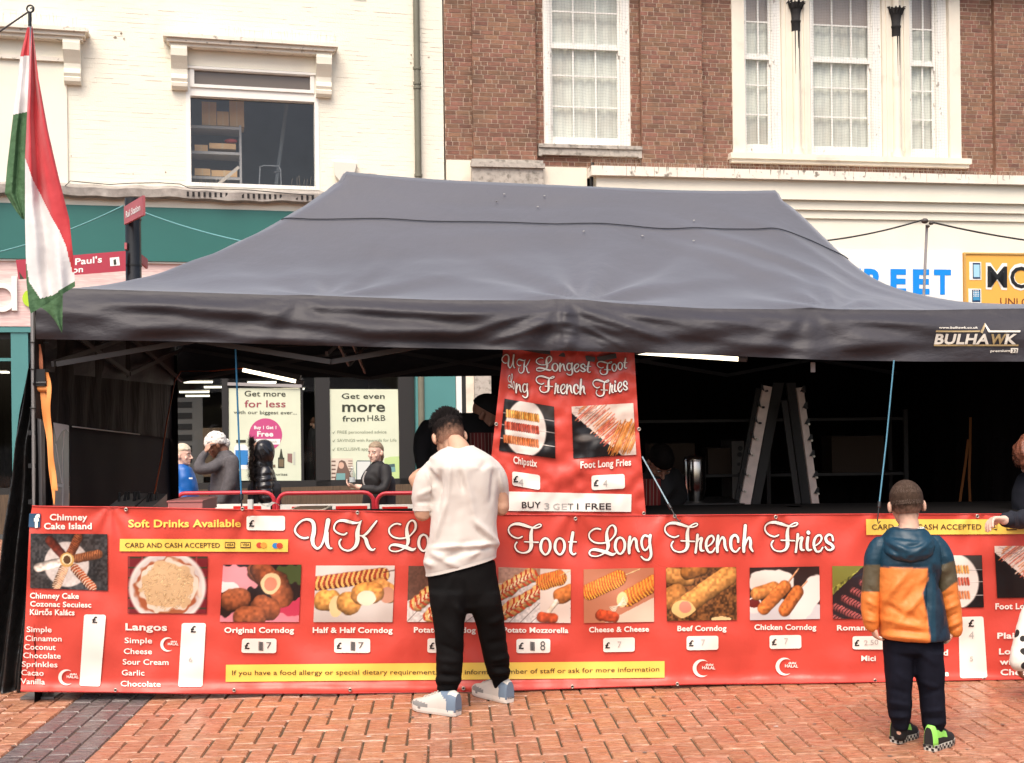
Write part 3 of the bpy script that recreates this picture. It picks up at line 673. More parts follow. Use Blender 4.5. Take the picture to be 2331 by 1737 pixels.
mb = MB(); c = PX(526, 321, dS - .1); mb.ball(WP.W(c[0], c[1], dS - .12), .07, 7, sc=(1.6, 1, .6)); mb.build('red_bag', mat('red_bag', (0.35, 0.03, 0.03), .4), None, label='small crumpled red bag on the flat cardboard box upstairs', category='bag')
mb = MB(); mb.bar(WP.hit(487, 428, -.25), WP.hit(544, 380, -.3), .02, .05); mb.build('wooden_prop', mat('pale_wood', (.4, .35, .3), .7), None, label='pale stick propped across inside the upstairs window', category='stick')
mb = MB(); mb.bar(WP.hit(654, 228, -1.3), WP.hit(627, 430, -1.3), .06, .06); mb.build('ladder_pole', mat('grey_pole', (.2, .22, .24), .5), None, label='grey leaning pole deep in the room upstairs', category='pole')
mb = MB(); mb.tube([WP.hit(x, y, -.8) for x, y in ((590, 425), (592, 380), (600, 377), (634, 378), (639, 386), (640, 425))], .012, 6)
mb.tube([WP.hit(625, 392, -.8), WP.hit(640, 390, -1.0)], .01); mb.build('chair_frame', mat('grey_tube', (.25, .26, .28), .4), None, label='thin tubular chair back in the room upstairs', category='chair')
# ledge
zl0, zl1 = ZW(575, 462, .2), ZW(575, 440, .2)
mb = MB()
def lg(u, v):
    s_ = eL + (eR - eL) * u; t = v * 4
    pr = [(0.0005, zl1 + .1), (.2, zl1 + .02), (.27, zl1), (.27, zl0 + .03), (.2, zl0)]
    d_, z_ = pr[min(4, int(round(t)))]
    return WP.W(s_, z_ + .012 * math.sin(s_ * 3.1) + .008 * math.sin(s_ * 11), d_ + .008 * math.sin(s_ * 7 + v * 4))
mb.grid(lg, 160, 4, smooth=False, flip=True); mb.build('ledge', M_lead, wb)
mb = MB(); s = SW(150, 440, .2); pts = [WP.W(SW(x, y, .3), ZW(x, y, .3), .3) for x, y in ((148, 424), (160, 412), (200, 416), (250, 420), (300, 417), (360, 416), (410, 419), (430, 428), (480, 430), (560, 432), (650, 440), (715, 445))]
mb.tube(pts, .007, 5); mb.build('cable', M_black, wb)
mb = MB(); s = w0
while s < SW(715): mb.pbox(WP, s, s + .035, zl0 + .06, zl1 - .02, .272, .275); s += .085
mb.build('ledge_grille', M_dark, wb, kind='stuff')
spikes(wb, WP, SW(445), SW(520), wz0, .1, .2, .05, .9); spikes(wb, WP, SW(660), SW(718), wz0, .1, .2, .05, .9)
mb = MB(); mb.pbox(WP, eL, eR, ZW(300, 473), zl0 + .03, 0.0005, .12); mb.build('frieze', M_cream, wb)
# drainpipe
mb = MB(); sp = SW(948, 200); zz_ = [ZT, ZW(948, 159), ZW(948, 193), ZW(950, 405), 0]
mb.tube([WP.W(sp, 0, .08), WP.W(sp, ZT, .08)], .055, 14)
for y in (159, 193, 203, 402): z = ZW(948, y); mb.tube([WP.W(sp, z - .02, .08), WP.W(sp, z + .025, .08)], .068, 14)
mb.build('drainpipe', M_pipe, wb)
# alarm box
al = thing('alarm_box', WP.hit(786, 400, .05), 'pale shield-shaped alarm box with small lettering on the cream wall', 'alarm box')
mb = MB(); pts = [(758, 368), (812, 372), (806, 398), (788, 416), (772, 410), (762, 398)]
f0 = [WP.hit(x, y, .12) for x, y in pts]; f1 = [WP.hit(x, y, 0.001) for x, y in pts]; n = len(pts)
mb.poly(list(reversed(f0)))
for i in range(n): j = (i + 1) % n; mb.quad(f0[i], f0[j], f1[j], f1[i])
mb.build('casing', mat('aged_plastic', (.68, .64, .56), .5), al)
# ---------------------------------------------------------------- fascia, pink shop sign, shop front
zf1, zf0 = ZW(300, 474), ZW(300, 597); zp0 = ZW(10, 744)
mb = MB(); mb.pbox(WP, eL, eR - .05, zf0, zf1, -.2, .14); mb.pbox(WP, eL, eR - .05, zf0 - .0, zf0 + .05, .14, .18)
mb.build('green_fascia', M_teal, wb)
sg = thing('shop_sign', WP.W(SW(150, 650), zp0, .1), 'pink wood-grain shop sign with white letter d and lime dot', 'sign')
M_pink = mat('pink_woodgrain', (0.66, 0.46, 0.43), 0.6, var=0.12, vscale=6, stretch=(1, 1, 9), col2=(0.74, 0.60, 0.55), c2scale=3, c2lo=.4, c2hi=.7)
mb = MB(); mb.pbox(WP, eL, eR - .05, zp0, zf0 - .002, -.2, .11); mb.build('sign_board', M_pink, sg)
mb = MB(); mb.pbox(WP, eL, eR - .05, zf0 - .03, zf0 - .003, .11, .15); mb.build('sign_trim', M_white, sg)
def ringpoly(mb, cx, cy, rx, ry, ix, iy, d0, d1, pl, n=40):
    o = [pl.hit(cx + rx * math.cos(a), cy + ry * math.sin(a), d1) for a in [2 * math.pi * k / n for k in range(n)]]
    i_ = [pl.hit(cx + ix * math.cos(a), cy + iy * math.sin(a), d1) for a in [2 * math.pi * k / n for k in range(n)]]
    ob = [p - pl.N * (d1 - d0) for p in o]
    for k in range(n):
        j = (k + 1) % n; mb.quad(o[k], i_[k], i_[j], o[j]); mb.quad(o[k], o[j], ob[j], ob[k]); mb.quad(i_[k], i_[k] - pl.N * (d1 - d0), i_[j] - pl.N * (d1 - d0), i_[j])
mb = MB(); ringpoly(mb, 4, 677, 33, 33, 22, 22, .11, .16, WP)
a, z1 = WP.sz(26, 629, .16); b, z0 = WP.sz(39, 707, .16); mb.pbox(WP, a, b, z0, z1, .11, .161); mb.build('letter', mat('white_letter', (.80, .79, .74), .4), sg)
mb = MB(); mb.poly([WP.hit(67 + 16 * math.cos(a), 679 + 19 * math.sin(a), .15) for a in [-2 * math.pi * k / 30 for k in range(30)]]); mb.build('lime_dot', mat('lime_letter', (.42, .62, .03), .4), sg)
# teal frame, windows
zg1 = zp0 - .09
mb = MB(); mb.pbox(WP, eL, eR - .05, zg1, zp0 - .003, -.25, .1)
for x0, x1 in ((28, 67), (945, 1035)): mb.pbox(WP, SW(x0, 900), SW(x1, 900), -.3, zg1, -.25, .08)
mb.pbox(WP, eL, SW(28, 900), ZW(10, 822), ZW(10, 815), -.15, .0)
mb.build('shopfront_frame', M_tealL, wb)
mb = MB(); mb.pbox(WP, SW(1037, 950), SW(1049, 950), -.3, zg1, -.2, .1); mb.build('downpipe', mat('white_plastic', (.75, .74, .7), .4), wb)
mb = MB(); mb.pbox(WP, SW(1050, 950), SW(1060, 950), -.3, 2.9, -.2, .05); mb.pbox(WP, SW(745 - 27, 900), SW(745 + 6, 900), .3, zg1, -.22, -.04); mb.pbox(WP, SW(505, 900), SW(519, 900), .3, zg1, -.22, -.04); mb.pbox(WP, SW(908, 900), SW(944, 900), .3, zg1, -.22, -.04)
mb.pbox(WP, eL, SW(944, 900), .36, .46, -.22, -.04); mb.pbox(WP, eL, SW(944, 900), zg1 - .1, zg1, -.22, -.04); mb.pbox(WP, SW(28, 900) - 2.6, SW(28, 900) - 2.5, .3, zg1, -.22, -.04)
mb.pbox(WP, SW(684, 900), SW(690, 900), .46, zg1 - .1, -.2, -.06)
mb.build('window_frame', mat('charcoal_frame', (.022, .021, .02), .45), wb)
mb = MB(); mb.pbox(WP, eL, SW(944, 900), -.3, .36, -.2, -.03)
mb.build('stall_riser', M_wood, wb)
q = MB(); q.quad(WP.W(eL, .46, -.08), WP.W(SW(944, 900), .46, -.08), WP.W(SW(944, 900), zg1 - .1, -.08), WP.W(eL, zg1 - .1, -.08)); q.build('shop_window', M_glassS, wb)
# shop interior
mb = MB(); a, b = eL, eR - .1; D0, D1 = -9.5, -.3
mb.pbox(WP, a, b, -.3, -.2, D0, D1); mb.pbox(WP, a, b, -.2, zf1, D0 - .1, D0); mb.pbox(WP, a - .1, a, -.2, zf1, D0, D1); mb.pbox(WP, b, b + .1, -.2, zf1, D0, D1)
mb.build('shop_interior', mat('dim_shop_interior', (.05, .043, .038), .7, var=.4, vscale=1.5), wb)
mb = MB(); mb.pbox(WP, a, b, 2.9, 2.98, D0, D1); mb.build('shop_ceiling', mat('shop_ceiling', (.10, .095, .09), .8), wb)
M_lamp = mat('lamp_white', (1.0, 0.93, 0.78), .5, emit=1.5)
for (x0, y0, x1, y1, d) in ((415, 866, 488, 874, -2.2), (462, 879, 512, 884, -3.4), (405, 889, 480, 896, -3.8), (420, 900, 480, 903, -5.2), (560, 869, 632, 873, -2.0), (0, 845, 20, 850, -2.5), (540, 884, 700, 888, -4.5)):
    s_, z_ = WP.sz((x0 + x1) / 2, y0, d); L_ = (WP.sz(x1, y0, d)[0] - WP.sz(x0, y0, d)[0]) * .8
    zc = 2.36
    # the batten lies where the line of sight meets the ceiling
    p = ray((x0 + x1) / 2, (y0 + y1) / 2); t = (zc - .05 - CAMZ) / p.z; P = CAMP + p * t
    P = WP.hit((x0 + x1) / 2, (y0 + y1) / 2, d - 1.5)
    c = thing('ceiling_light', P, 'strip light on the shop ceiling, %s' % {415: 'upper left one beyond the tent opening', 462: 'beside the first poster', 405: 'broad one at the left edge of the opening', 420: 'deepest small one', 560: 'above the pink disc poster', 0: 'at the far left window', 540: 'behind the first poster'}[x0], 'light', 'strip lights in the health shop')
    mb = MB(); mb.bar(P - WP.T * L_ * .6, P + WP.T * L_ * .6, .3, .03); mb.build('diffuser', M_lamp, c)
    mb = MB(); mb.bar(P - WP.T * L_ * .62 + V(0, 0, .03), P + WP.T * L_ * .62 + V(0, 0, .03), .34, .025); mb.build('housing', M_white, c)
# display unit with slots and a brown board inside the shop
du = thing('display_rack', WP.hit(440, 1080, -.8), 'dark slotted display rack inside the shop left of the posters', 'display rack')
s0_, s1_, z0_, z1_ = R(WP, 400, 905, 462, 1090, -.8)
mb = MB(); mb.pbox(WP, s0_ - .4, s1_, z0_ - .3, z1_, -1.0, -.85); mb.build('panel', mat('rack_grey', (.12, .11, .105), .5), du)
for k in range(6):
    y = 915 + k * 25; a, z1 = WP.sz(400, y, -.8); b, z0 = WP.sz(437, y + 13, -.8); mb = MB(); mb.pbox(WP, a - .35, b, z0, z1, -.85, -.84); mb.build('slot', M_dark, du)
mb = MB(); s0_, s1_, z0_, z1_ = R(WP, 462, 974, 512, 1085, -.5); mb.pbox(WP, s0_, s1_, z0_, z1_, -.6, -.5); mb.build('wooden_board', M_wood, None, label='brown wooden board standing in the shop window behind the headscarf', category='board')
# posters
prep_text([('Get more', .012), ('for less', .012), ('with our biggest ever...', .006), ('Buy 1 Get 1', .03), ('Free', .03), ('Mix & Match', 0), ('favourites', .006), ('Get even', .012), ('more', .02), ('from', .016), ('H&B', 0),
           ('\u2713', .0), ('FREE personalised advice', 0), ('SAVINGS with Rewards for Life', 0), ('EXCLUSIVE app', 0)])
def PP(x, y): return (500 + .19847 * x, 860 + .19847 * y)
def fP(d): return lambda x, y: WP.hit(*PP(x, y), d)
M_paper = mat('pale_green_poster_paper', (.62, .66, .50), .55, var=.05, vscale=2, emit=0)
def sheet(mb, quad, pl_fn, m=0): mb.quad(*[pl_fn(x, y) for x, y in quad], m)
dk = mat('charcoal_print', (.035, .04, .025), .6); ros = mat('rose_print', (.30, .07, .085), .6); mg = mat('magenta_print', (.50, .07, .20), .5); gr = mat('grey_green_print', (.20, .23, .15), .6); wh = mat('white_print', (.8, .8, .76), .5)
po = thing('poster', WP.hit(600, 1090, -.14), 'pale green window poster reading Get more for less with a pink disc', 'poster', 'posters in the health shop window')
D = -.06
mb = MB(); sheet(mb, ((105, 1180), (935, 1180), (935, 120), (105, 120)), fP(D)); mb.build('sheet', M_paper, po)
mb = MB(); mb.bar(fP(D + .02)(90, 70), fP(D + .02)(942, 95), .03, .05); mb.build('top_rail', M_shelf, po)
def TX(m, s_, b_, d_, base, cap): q_ = MB(); put_text(q_, s_, b_, fP(D + d_), base, cap); return q_.build('lettering', m, po)
TX(dk, 'Get more', .012, .004, [(285, 212), (757, 214)], 66); TX(dk, 'with our biggest ever...', .006, .004, [(160, 414), (885, 420)], 42); TX(dk, 'favourites', .006, .004, [(560, 1118), (776, 1124)], 32); TX(ros, 'for less', .012, .004, [(285, 338), (757, 338)], 84)
mb = MB(); mb.poly([fP(D + .003)(527 + 190 * math.cos(a), 655 + 190 * math.sin(a)) for a in [-2 * math.pi * k / 40 for k in range(40)]]); mb.build('disc', mg, po)
TX(wh, 'Buy 1 Get 1', .03, .006, [(395, 588), (650, 588)], 38); TX(wh, 'Free', .03, .006, [(430, 672), (615, 672)], 60)
mb = MB(); sheet(mb, ((400, 765), (690, 765), (698, 702), (400, 702)), fP(D + .005)); mb.build('disc_band', wh, po); TX(gr, 'Mix & Match', 0, .007, [(455, 748), (655, 748)], 30)
# products printed on the first poster
f_ = fP(D + .004); brn, tub_, rj, pj = mat('brown_label_print', (.16, .12, .07), .6), mat('blue_tub_print', (.03, .2, .5), .5), mat('rose_jar_print', (.25, .14, .12), .5), mat('pale_jar_print', (.48, .5, .42), .5)
def PI(name, m, pts, d_=.004): q_ = MB(); q_.poly([fP(D + d_)(x, y) for x, y in pts]); return q_.build(name, m, po)
PI('bottle_picture', dk, ((670, 1035), (742, 1035), (742, 915), (728, 915), (720, 870), (710, 815), (700, 815), (692, 870), (684, 915), (670, 915))); PI('bottle_label_picture', brn, ((678, 1020), (734, 1020), (734, 935), (678, 935)), .005)
PI('tub_lid_picture', dk, ((190, 745), (300, 745), (300, 712), (190, 712))); PI('tub_picture', wh, ((165, 1050), (330, 1050), (330, 800), (290, 765), (190, 765), (165, 800))); PI('tub_label_picture', tub_, ((180, 1000), (325, 1000), (325, 830), (180, 830)), .005)
PI('balm_picture', brn, ((565, 1035), (640, 1028), (638, 995), (560, 1000))); PI('jar_picture', rj, ((778, 960), (832, 980), (832, 870), (778, 868))); PI('tube_picture', pj, ((845, 1000), (868, 1000), (868, 850), (845, 850)))
po = thing('poster', WP.hit(830, 1090, -.14), 'pale green window poster reading Get even more from H&B with ticked lines', 'poster', 'posters in the health shop window')
mb = MB(); sheet(mb, ((1272, 1178), (2065, 1170), (2045, 132), (1252, 130)), fP(D)); mb.build('sheet', M_paper, po)
TX(dk, 'Get even', .012, .004, [(1400, 240), (1893, 240)], 64); TX(dk, 'more', .02, .004, [(1405, 388), (1898, 388)], 125); TX(dk, 'from', .016, .004, [(1408, 500), (1665, 500)], 66); TX(dk, 'H&B', 0, .004, [(1695, 495), (1900, 493)], 70)
for k, (s_, x1, yb) in enumerate((('FREE personalised advice', 1912, 640), ('SAVINGS with Rewards for Life', 2028, 735), ('EXCLUSIVE app', 1700, 835))):
    TX(gr, s_, 0, .004, [(1350, yb), (x1, yb - 3)], 36); PI('tick', gr, [(x, yb + y) for x, y in ((1290, -18), (1303, -8), (1330, -36), (1304, 6))][::-1], .005)
PI('lime_patch', mat('lime_wash_print', (.48, .62, .26), .6), ((1880, 1172), (2065, 1170), (2058, 900), (1960, 905), (1890, 925))); dtp, tlp, brh = mat('dark_teal_print', (.06, .11, .12), .5), mat('teal_print', (.16, .33, .32), .6), mat('brown_hair_print', (.16, .10, .075), .6)
PI('card_picture', dtp, ((1925, 1030), (2012, 1020), (2008, 985), (1920, 995)), .006); PI('card_picture', tlp, ((1935, 1085), (2018, 1078), (2012, 1021), (1926, 1031)), .006)
pp_ = PI('portrait_picture', mat('cream_print', (.62, .52, .42), .6), ((1280, 1172), (1530, 1172), (1527, 925), (1278, 925)))
PI('portrait_hair', brh, ((1320, 1172), (1520, 1172), (1490, 1080), (1440, 960), (1400, 942), (1370, 960), (1350, 1040)), .006); PI('portrait_face', mat('skin_print', (.6, .38, .28), .6), [(1395 + 32 * math.cos(a), 1005 + 38 * math.sin(a)) for a in [-2 * math.pi * k / 16 for k in range(16)]], .008); PI('portrait_shirt', tlp, ((1335, 1172), (1440, 1172), (1440, 1095), (1340, 1095)), .007)
for k in range(5): PI('portrait_shelf', brh, [(x, y + k * 46) for x, y in ((1283, 950), (1330, 950), (1330, 966), (1283, 966))], .007); PI('portrait_shelf', brh, [(x, y + k * 30) for x, y in ((1475, 950), (1524, 950), (1524, 958), (1475, 958))], .007)
PI('phone_picture', dtp, ((1566, 1165), (1735, 1165), (1735, 950), (1580, 948), (1566, 965))); PI('phone_screen_picture', mat('pale_grey_print', (.62, .64, .6), .6), ((1576, 1165), (1728, 1165), (1728, 960), (1576, 960)), .006)

# ---------------------------------------------------------------- fingerpost
fpY = 12.58
fp = thing('fingerpost', at(303, 1200, fpY) * 1.0, 'black street fingerpost with dark red direction signs behind the tent corner', 'signpost')
X0 = at(303, 520, fpY).x
mb = MB(); r_ = 17.5 / F * fpY
mb.loft([[V(X0 + r * math.cos(2 * math.pi * k / 16), fpY + r * math.sin(2 * math.pi * k / 16), z) for k in range(16)] for z, r in ((-.25, r_ * 1.3), (.8, r_ * 1.25), (.82, r_), (at(303, 452, fpY).z, r_))])
for y in (500, 605): z = at(303, y, fpY).z; mb.tube([V(X0, fpY, z - .01), V(X0, fpY, z + .01)], r_ * 1.08, 16)
mb.build('post', mat('black_gloss_post', (.012, .012, .013), .25), fp)
M_fr = mat('crimson_sign', (.36, .035, .06), .4, var=.05); 
prep_text([("St Paul's", .02), ('Station', .02), ('Rail Station', .015)])
SPl = Pl(fpY - .12, -.1, X0); fS = lambda d: (lambda x, y: SPl.hit(x, y, d))
mb = MB(); q0 = [(42, 636), (286, 617), (286, 571), (36, 592)]; 
A = [fS(.02)(x, y) for x, y in q0]; B = [fS(0)(x, y) for x, y in q0]; mb.hexa([A[0], A[1], B[1], B[0], A[3], A[2], B[2], B[3]]); arm = mb.build('finger_sign', M_fr, fp)
mb = MB(); put_text(mb, "St Paul's", .02, fS(.023), [(140, 606), (232, 597)], 15); put_text(mb, 'Station', .02, fS(.023), [(120, 625), (189, 619)], 14)
mb.poly([fS(.023)(x, y) for x, y in ((251, 606), (273, 604), (271, 585), (250, 587))]); mb.build('lettering', wh, arm)
mb = MB(); mb.poly([fS(.026)(x, y) for x, y in ((259, 603), (265, 602), (264, 590), (258, 591))]); mb.poly([fS(.024)(x, y) for x, y in ((46, 636), (55, 635), (43, 618))]); mb.build('bus_symbol', dk, arm)
# second finger, turned sharply towards the viewer
c0 = V(X0, fpY - r_, 0); dirx = V(.10, -.38, 0)
zt1, zb1 = at(300, 485, fpY).z, at(300, 515, fpY).z
def arm2(zc_b, zc_t, z_b, z_t, dv, txt):
    mb = MB(); a = V(X0 - .05, fpY - r_ - .02, 0); b = a + dv; n = V(dv.y, -dv.x, 0).normalized() * .012
    mb.hexa([a + V(0, 0, zc_b) - n, b + V(0, 0, z_b) - n, b + V(0, 0, z_b) + n, a + V(0, 0, zc_b) + n, a + V(0, 0, zc_t) - n, b + V(0, 0, z_t) - n, b + V(0, 0, z_t) + n, a + V(0, 0, zc_t) + n])
    o = mb.build('finger_sign', mat('dusty_crimson_sign', (.40, .10, .11), .5, var=.1), fp)
    if txt:
        mb = MB(); vs, fs, _ = TXT[(txt, .015)]
        for u, h in vs:
            p = a + dv * (.12 + .76 * u); z = (zc_b + zc_t) / 2 + (z_b + z_t - zc_b - zc_t) / 2 * (.12 + .76 * u) + (h - .5) * .07
            mb.v.append(V(p.x, p.y, z) + (n if n.y < 0 else -n) * 1.3)
        for f in fs: mb.f.append(f); mb.m.append(0); mb.sm.append(False)
        mb.build('lettering', wh, o)
k_ = at(330, 470, 11.659)
arm2(at(288, 515, fpY).z, at(288, 475, fpY).z, at(327, 490, 11.889).z, at(327, 445, 11.889).z, V(at(328, 470, 11.889).x - X0 + .05, 11.889 - fpY + r_ + .02, 0), 'Rail Station')
arm2(at(318, 570, fpY).z, at(318, 555, fpY).z, at(334, 612, 13.193).z, at(334, 590, 13.193).z, V(at(334, 600, 13.193).x - X0 + .05, 13.193 - fpY + .1, 0), None)
# guy lines to the post
M_tealrope = mat('teal_guy_rope', (.13, .32, .33), .6); M_blackrope = mat('black_guy_rope', (.02, .018, .018), .6)
def rope(name, pts, r, m, label, sag=0.0, cat='rope', group=None, n=14):
    out = []
    for a, b in zip(pts, pts[1:]):
        for k in range(n): t = k / n; p = a.lerp(b, t); p.z -= sag * 4 * t * (1 - t); out.append(p)
    out.append(pts[-1]); mb = MB(); mb.tube(out, r, 6); o = mb.build(name, m, None, label=label, category=cat)
    if group: o['group'] = group
    return o
rope('guy_rope', [at(-30, 580, 12.580), V(X0 - r_, fpY - .05, at(285, 470, fpY).z)], .007, M_tealrope, 'teal rope from the left frame edge up to the black fingerpost', .05)
rope('guy_rope', [V(X0 + r_, fpY - .05, at(330, 481, fpY).z), at(590, 557, 11.045)], .007, M_tealrope, 'teal rope sloping from the black fingerpost down to the tent roof', .03)
# ---------------------------------------------------------------- gazebo
FL, FR, RL, RR = V(-2.53, 6.35, 0), V(3.47, 6.90, 0), V(-2.66, 9.45, 0), V(3.3, 10.0, 0)
def foot(u, v): return (FL * (1 - u) + FR * u) * (1 - v) + (RL * (1 - u) + RR * u) * v
EAVE = 2.16
gz = thing('gazebo', foot(.5, .5), 'black pop-up gazebo with sagging grey-lit canopy over the food stall', 'gazebo')
PLk = at(795, 401, 8.05); PRk = at(1770, 444, 8.33)
HP = (PLk.z + PRk.z) / 2
uL, uR = 0.249, 0.746
def canopy(u, v, raw=False):
    """height above the eave for footprint coordinates"""
    eu = u / uL if u < uL else ((1 - u) / (1 - uR) if u > uR else 9)
    ev = v / .5 if v < .5 else (1 - v) / .5
    t = min(eu, ev, 1.0)
    if abs(eu - ev) < .12 and t < .98: t = min(t, (eu + ev) / 2 - .03)
    hz = PLk.z + (PRk.z - PLk.z) * min(1, max(0, (u - uL) / (uR - uL)))
    t = max(0, t); k_ = min(1, max(0, (u - uR + .03) / .14)); g = t ** (1.5 + 1.55 * k_ * k_ * (3 - 2 * k_))
    return t, g, hz
def eave_z(u):     # front eave: high at the three supports, sagging between
    px = 80 + u * 2360
    return interp([(0, 0.0), (.05, .0), (.25, .01), (.5, .03), (.75, .0), (1, .0)], u) + EAVE
def cano_pt(u, v):
    t, g, hz = canopy(u, v)
    p = foot(u, v)
    # masts sit where the peaks are seen
    ez = eave_z(u) if v < .5 else EAVE
    p.z = ez + (hz - ez) * g
    # tension folds from the three front supports and general cloth relief
    a = 0.0
    if v < .5:
        for uc, am in ((.27, .016), (.51, .03), (.745, .02)):
            du = u - uc
            if abs(du) < .3:
                th = math.atan2(v * 2.6, du * 6.0); r = math.hypot(v * 2.6, du * 6.0)
                a += am * math.sin(th * 9 + 1.3 * math.sin(r * 2)) * math.exp(-r * 1.7) * min(1, r * 4)
        a += .012 * math.sin(u * 31 + v * 9 + 2 * math.sin(v * 7)) * (1 - t) * t * 4 * .5
        a += (.030 * noise.noise(Vector((u * 5, v * 4, 3.1))) + .016 * noise.noise(Vector((u * 14 + v * 9, v * 5, 1.1)))) * min(1, t * 4) * (1 - .7 * t)
        w_ = (u - .62) * 6.2 - (v - .25) * 2.2; a += .013 * math.sin(w_ * 7) * math.exp(-w_ * w_ * 2.2 - ((v - .18) / .14) ** 2)
    for u0, v0, u1, v1, w, am in CF:
        ex, ey = (u1 - u0) * 2, v1 - v0; qx, qy = (u - u0) * 2, v - v0; tt = min(1, max(0, (qx * ex + qy * ey) / (ex * ex + ey * ey))); dd = ((qx - ex * tt) ** 2 + (qy - ey * tt) ** 2) / (w * w)
        if dd < 6: a += am * .65 * math.exp(-dd) * math.sin(math.pi * (.05 + .9 * tt))
    a -= .036 * math.exp(-((u - .885) / .055) ** 2) * min(1, t * 6)
    p.z += a
    return p
CF = [(.60, .40, .84, .10, .022, .030), (.62, .33, .88, .07, .018, -.024), (.56, .36, .80, .06, .020, .024), (.66, .44, .90, .14, .018, .02), (.52, .06, .70, .20, .02, .020), (.52, .05, .62, .30, .02, -.016), (.49, .06, .40, .26, .02, .018), (.50, .05, .34, .14, .02, .016), (.27, .04, .40, .16, .02, .016), (.26, .05, .30, .30, .02, -.016), (.10, .10, .30, .16, .03, .02), (.30, .30, .56, .34, .03, .02), (.32, .42, .60, .44, .02, -.016), (.745, .05, .70, .24, .02, .018), (.03, .03, .24, .46, .03, .02), (.20, .20, .50, .26, .025, -.014)]
NU, NV = 220, 90
mb = MB()
def cf(u, v):
    p = cano_pt(u, v); return p
mb.grid(cf, NU, NV)
M_can = mat('black_canopy_cloth', (.050, .0465, .055), .50, spec=.85, var=.12, vscale=1.2, bump=.22, bscale=9, sheen=.5, bdist=.02)
# --- valance: front one follows the eave seen in the picture
top_px = [(60, 652), (145, 656), (400, 664), (640, 672), (690, 671), (760, 674), (1000, 683), (1230, 684), (1262, 681), (1330, 682), (1400, 690), (1600, 702), (1780, 704), (1845, 700), (1900, 704), (2100, 706), (2331, 702), (2440, 700), (2560, 699)]
bot_px = [(83, 772), (400, 777), (780, 788), (1100, 795), (1300, 799), (1560, 806), (1900, 820), (2100, 823), (2331, 823), (2560, 823)]
GPn = Pl(6.55, .092)
xr = 1165.5 + F * FR.x / FR.y
VF = [(1262, 700, 1010, 770, 9, .022), (1262, 690, 980, 722, 9, .018), (1258, 735, 1090, 785, 7, .020), (1262, 715, 1120, 742, 5, -.014), (1320, 700, 1560, 790, 10, .024), (1318, 690, 1640, 752, 10, .020), (1322, 740, 1430, 795, 6, .020), (1320, 722, 1420, 750, 4, -.014), (1330, 765, 1400, 790, 4, .014),
      (1268, 712, 1322, 716, 4, .012), (1266, 732, 1324, 738, 4, .013), (1268, 752, 1322, 758, 4, .013), (1266, 775, 1326, 780, 4, .012), (1270, 692, 1275, 790, 3, -.012), (1318, 692, 1316, 792, 3, -.012),
      (1640, 710, 1850, 735, 8, .022), (1480, 700, 1830, 760, 11, .020), (1860, 722, 2160, 742, 9, .022), (1870, 712, 2250, 712, 6, -.016), (1600, 770, 1900, 802, 10, .014), (1900, 760, 2150, 785, 12, .012), (1815, 703, 1880, 704, 6, -.024),
      (660, 672, 740, 676, 7, -.026), (560, 690, 680, 682, 7, .014), (700, 690, 950, 712, 12, .012), (200, 690, 560, 705, 12, .014), (420, 730, 780, 722, 12, -.014), (250, 750, 620, 760, 10, .012), (700, 745, 1000, 775, 12, .012), (120, 700, 300, 735, 12, .010)]
def valf(u, v):
    px = 82 + (xr - 82) * u
    yt, yb = interp(top_px, px), interp(bot_px, px); py = yt + (yb - yt) * v
    d = .085 * (1 - math.exp(-v * 5.0)) + .015 * math.sin(math.pi * v)
    x = u
    for pc, am in ((690, .018), (1290, .035), (1845, .022)):
        dx = (px - pc) / 330.0; r = math.hypot(dx, v * .55)
        th = math.atan2(v * .62, abs(dx) + 1e-4)
        d += .5 * am * math.sin(th * 9 + 1.5 * math.sin(dx * 3)) * math.exp(-abs(dx) * 1.1) * min(1, r * 5) * (.4 + v)
        if abs(px - pc) < 32: d += .02 * math.sin((v * 9 + dx * 12)) * (1 - abs(px - pc) / 32) if pc == 1290 else -.015 * (1 - abs(px - pc) / 32) * (1 - v)
    d += .010 * math.sin(u * 40 + v * 10 + 3 * math.sin(u * 9)) * v + .022 * noise.noise(Vector((u * 9, v * 3.5, 9.0))) + .012 * noise.noise(Vector((u * 26, v * 3, 5.0)))
    d += .012 * math.sin(v * 15 - u * 22) * math.exp(-((u - .3) / .2) ** 2)
    for x0, y0, x1, y1, w, am in VF:
        ex, ey = x1 - x0, y1 - y0; t = ((px - x0) * ex + (py - y0) * ey) / (ex * ex + ey * ey)
        if -.4 < t < 1.4:
            tc = min(1, max(0, t)); dd = ((px - x0 - ex * tc) ** 2 + (py - y0 - ey * tc) ** 2) / (w * w)
            if dd < 6: d += am * math.exp(-dd) * math.sin(math.pi * min(1, max(0, .08 + tc * .92)))
    return GPn.hit(px, py, d * (0.1 + .9 * min(1, v * 4)) - .02)
mb2 = MB(); mb2.grid(valf, 420, 22)
# blend: pull the canopy's front edge onto the valance top
vt = [valf(i / NU, 0) for i in range(NU + 1)]
for i in range(NU + 1):
    dlt = vt[i] - mb.v[i]
    for j in range(0, 26):
        w = (1 - j / 26) ** 2; mb.v[j * (NU + 1) + i] = mb.v[j * (NU + 1) + i] + dlt * w
